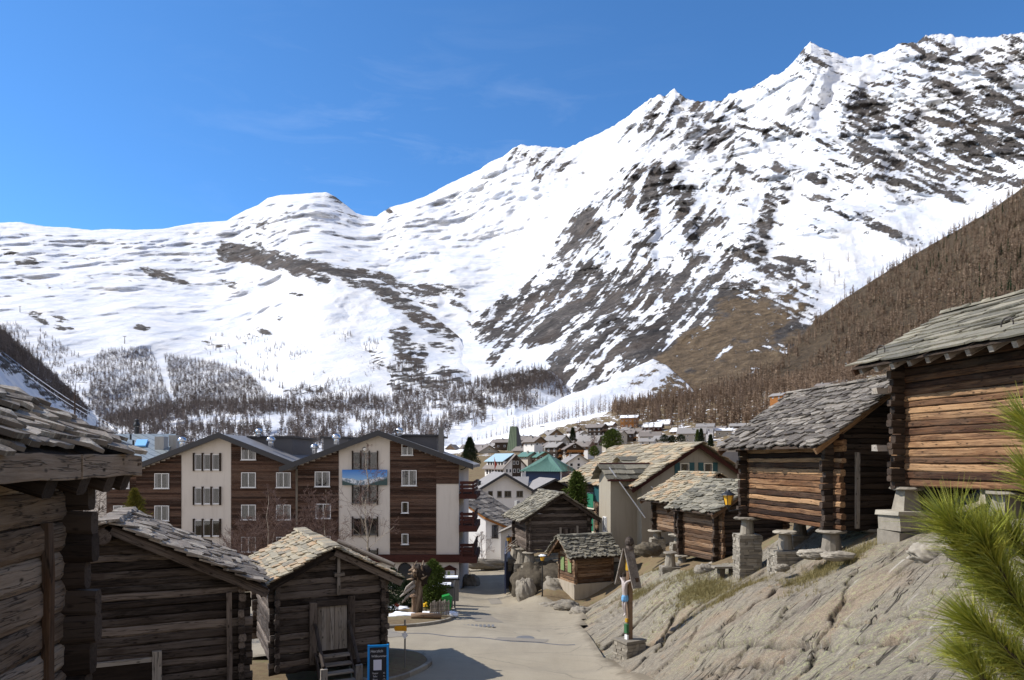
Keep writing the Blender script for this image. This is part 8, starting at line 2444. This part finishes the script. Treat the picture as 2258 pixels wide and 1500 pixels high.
def snow_patch(name, label, u, v, sx, sy, seed):
    mb = MB(seed); boulder_mesh(mb, (0, 0, 0), (sx, sy, .13), seed, 14, .35)
    o = mb.build(name, M['snow'], None, True); o.location = on_isl(u, v); o.location.z += .02; tag(o, label, 'snow patch', kind=None)
    return o
snow_patch('snow_patch', 'long dirty snow patch across the planted island', 886, 1372, .7, .28, 71)
snow_patch('snow_patch', 'rounded snow patch behind the fallen log', 947, 1370, .45, .3, 72)
snow_patch('snow_patch', 'small snow patch at the island tip beneath the bin', 995, 1368, .35, .22, 73)
snow_patch('snow_patch', 'snow patch among the pines behind the red ornament', 872, 1356, .7, .5, 74)

# blue ramp and railing at the end of the street
rl = thing('ramp_railing', 'blue grey ramp wall with sloping handrails at the end of the street', 'railing', tuple(P(1114, 1304, 52)))
mb = MB(1); mb.box(-.06, .06, 0, 8.5, -.2, 2.75, j=.0); mb.build('side_panel', M['blue_metal'], rl)
mb = MB(2); mb.box(.06, 1.25, 2.0, 8, -.2, 1.9); mb.build('ramp', M['blue_metal'], rl)
for k in range(3):
    mb = MB(3); mb.tube([(.0, .3 + k * .1, 2.72 + k * .2), (.45, 1.0, 3.05 + k * .2), (1.1, 2.2, 3.35 + k * .2)], .035, 6); mb.build('handrail', M['wood_pale'], rl)
# manhole and drain
for name, u, v, r, lab in (('manhole_cover', 1158, 1409, .40, 'round iron manhole cover sunk in the pale road'), ):
    y = Yv(v); x = fx(u, y)
    mb = MB(1); mb.lathe((x, y, rz_(x, y) + .004), [(r, 0), (r, .008)], 28); mb.lathe((x, y, rz_(x, y) + .012), [(r * .86, 0), (r * .86, .006)], 28)
    o = mb.build(name, M['grey_metal']); tag(o, lab, 'manhole cover')
y = Yv(1385); x = fx(1052, y)
mb = MB(1)
for k in range(9): mb.box(x - .9 + k * .2, x - .9 + k * .2 + .12, y - .25, y + .25, rz_(x, y) + .004, rz_(x, y) + .014)
o = mb.build('drain_grate', M['grey_metal']); tag(o, 'iron drain grate across the road near the bins', 'drain')
# tar seam across the road
mb = MB(1); pr = None
for k in range(25):
    t = k / 24; u = 848 + t * 420; v = 1400 + t * 28 + 1.5 * math.sin(k * .9); y = Yv(v); x = fx(u, y); q = (x, y, rz_(x, y) + .006)
    if pr: mb.hexa([(pr[0], pr[1] - .05, pr[2]), (q[0], q[1] - .05, q[2]), (q[0], q[1] + .05, q[2]), (pr[0], pr[1] + .05, pr[2]), (pr[0], pr[1] - .05, pr[2] + .004), (q[0], q[1] - .05, q[2] + .004), (q[0], q[1] + .05, q[2] + .004), (pr[0], pr[1] + .05, pr[2] + .004)])
    pr = q
o = mb.build('road_seam', M['roof_dark']); tag(o, kind='structure')

# ropeway cables on the left, with a far pylon or two
for k, (du, dv) in enumerate(((0, 0), (6, -6))):
    mb = MB(1); pts = []
    for j in range(13):
        t = j / 12; Y = 700 - 420 * t
        u = -60 + du + t * 345; v = 735 + dv + t * 232 + 14 * math.sin(t * math.pi)
        pts.append(P(u, v, Y))
    mb.tube(pts, [.30 - .15 * j / 12 for j in range(13)], 5)
    o = mb.build('ropeway_cable', M['steel']); tag(o, ('lower' if k == 0 else 'upper') + ' steel ropeway cable slanting down past the bare larch', 'cable', 'ropeway cables')
for k, (u, v) in enumerate(((43, 688), (274, 758))):
    p, ok = main_look(np.array([u]), np.array([v])); p = p[0]
    o = thing('lift_pylon', ('grey lift pylon alone on the open snow slope', 'grey lift pylon just above the larch wood on the snow')[k], 'pylon', tuple(p), 0, 'lift pylons')
    mb = MB(1); mb.tube([(0, 0, -3), (0, 0, 24)], [1.6, .9], 6); mb.build('mast', M['grey_metal'], o)
    mb = MB(2); mb.box(-5, 5, -.6, .6, 23, 24.6); mb.build('cross_arm', M['grey_metal'], o)

# pine branches close to the camera
def pine_branch(label, stems, seed, needle_n, nl, Yc):
    o = thing('pine_branch', label, 'pine branch', tuple(stems[0][0]), 0, 'pine branches')
    c0 = Vector(stems[0][0])
    rs = np.random.RandomState(seed)
    mb = MB(seed); nb = MB(seed + 1)
    for st_, dens in [(s[0:-1], s[-1]) for s in stems]:
        pts = [Vector(p) - c0 for p in st_]
        mb.tube(pts, [.007, .006, .005, .004][:len(pts)], 6)
        n = int(needle_n * dens)
        seg = len(pts) - 1
        for k in range(n):
            t = rs.rand() ** .75 * seg; i = min(int(t), seg - 1)
            b = pts[i].lerp(pts[i + 1], t - i); d = (pts[i + 1] - pts[i]).normalized()
            a = Vector(rs.uniform(-1, 1, 3)); a = (a - d * a.dot(d)).normalized()
            dirn = (d * rs.uniform(.7, 1.35) + a * rs.uniform(.15, 1.0) + Vector((-.10, 0, .12))).normalized()
            L = nl * rs.uniform(.7, 1.15)
            s = dirn.cross(Vector(rs.uniform(-1, 1, 3))).normalized(); u_ = dirn.cross(s)
            w = .00070
            bend = a * L * rs.uniform(-.18, .22) + Vector((0, 0, -.05 * L))
            vs = []; gr = []
            for f_, ww in ((0, .8), (.5, 1.0), (1.0, .15)):
                c_ = b + dirn * (L * f_) + bend * f_ * f_
                for q_ in range(3):
                    an = 2 * math.pi * q_ / 3
                    vs.append(c_ + (s * math.cos(an) + u_ * math.sin(an)) * w * ww); gr.append((f_, 0, 0))
            fs = []
            for r_ in range(2):
                for q_ in range(3):
                    fs.append((r_ * 3 + q_, r_ * 3 + (q_ + 1) % 3, r_ * 3 + 3 + (q_ + 1) % 3, r_ * 3 + 3 + q_))
            nb.add(vs, fs, rs.rand(), gr)
    mb.build('stem', M['bark'], o)
    nb.build('needles', M['needle'], o)
    return o
Yn = 1.15
def S3(*p): return [P(u + 58, v - 4, Yn + dy) for u, v, dy in p]
pine_branch('large green pine branch with long needles reaching up from the frame corner',
    [S3((2330, 1560, .05), (2225, 1400, 0), (2150, 1270, -.03), (2105, 1190, -.05)) + [1.35],
     S3((2290, 1460, .02), (2180, 1330, .0), (2095, 1230, -.02), (2040, 1160, -.03)) + [1.0],
     S3((2350, 1480, .10), (2275, 1330, .08), (2200, 1220, .06), (2160, 1175, .05)) + [.8],
     S3((2360, 1620, 0), (2250, 1520, 0), (2150, 1430, -.02), (2090, 1380, -.02)) + [.9],
     S3((2330, 1500, .12), (2260, 1420, .12), (2190, 1340, .1), (2140, 1300, .1)) + [1.1],
     S3((2400, 1640, .05), (2300, 1560, .05), (2210, 1490, .05), (2160, 1450, .03)) + [1.1]], 5, 900, .085, Yn)
pine_branch('low pine tuft at the bottom of the frame left of the large branch',
    [S3((2210, 1640, .05), (2150, 1560, .03), (2110, 1500, 0), (2080, 1460, 0)) + [.6], S3((2200, 1580, .1), (2140, 1530, .1), (2100, 1490, .1), (2070, 1455, .1)) + [.4]], 6, 700, .075, Yn)
pine_branch('pine tuft poking in from the frame edge in front of the sunlit barn',
    [S3((2290, 1040, .1), (2250, 1000, .1), (2222, 965, .1), (2205, 930, .1)) + [.5]], 7, 600, .075, Yn)
pine_branch('pine tuft at the frame edge below the sunlit barn floor',
    [S3((2310, 1190, .1), (2270, 1130, .1), (2235, 1085, .1), (2212, 1050, .1)) + [.55]], 8, 600, .075, Yn)
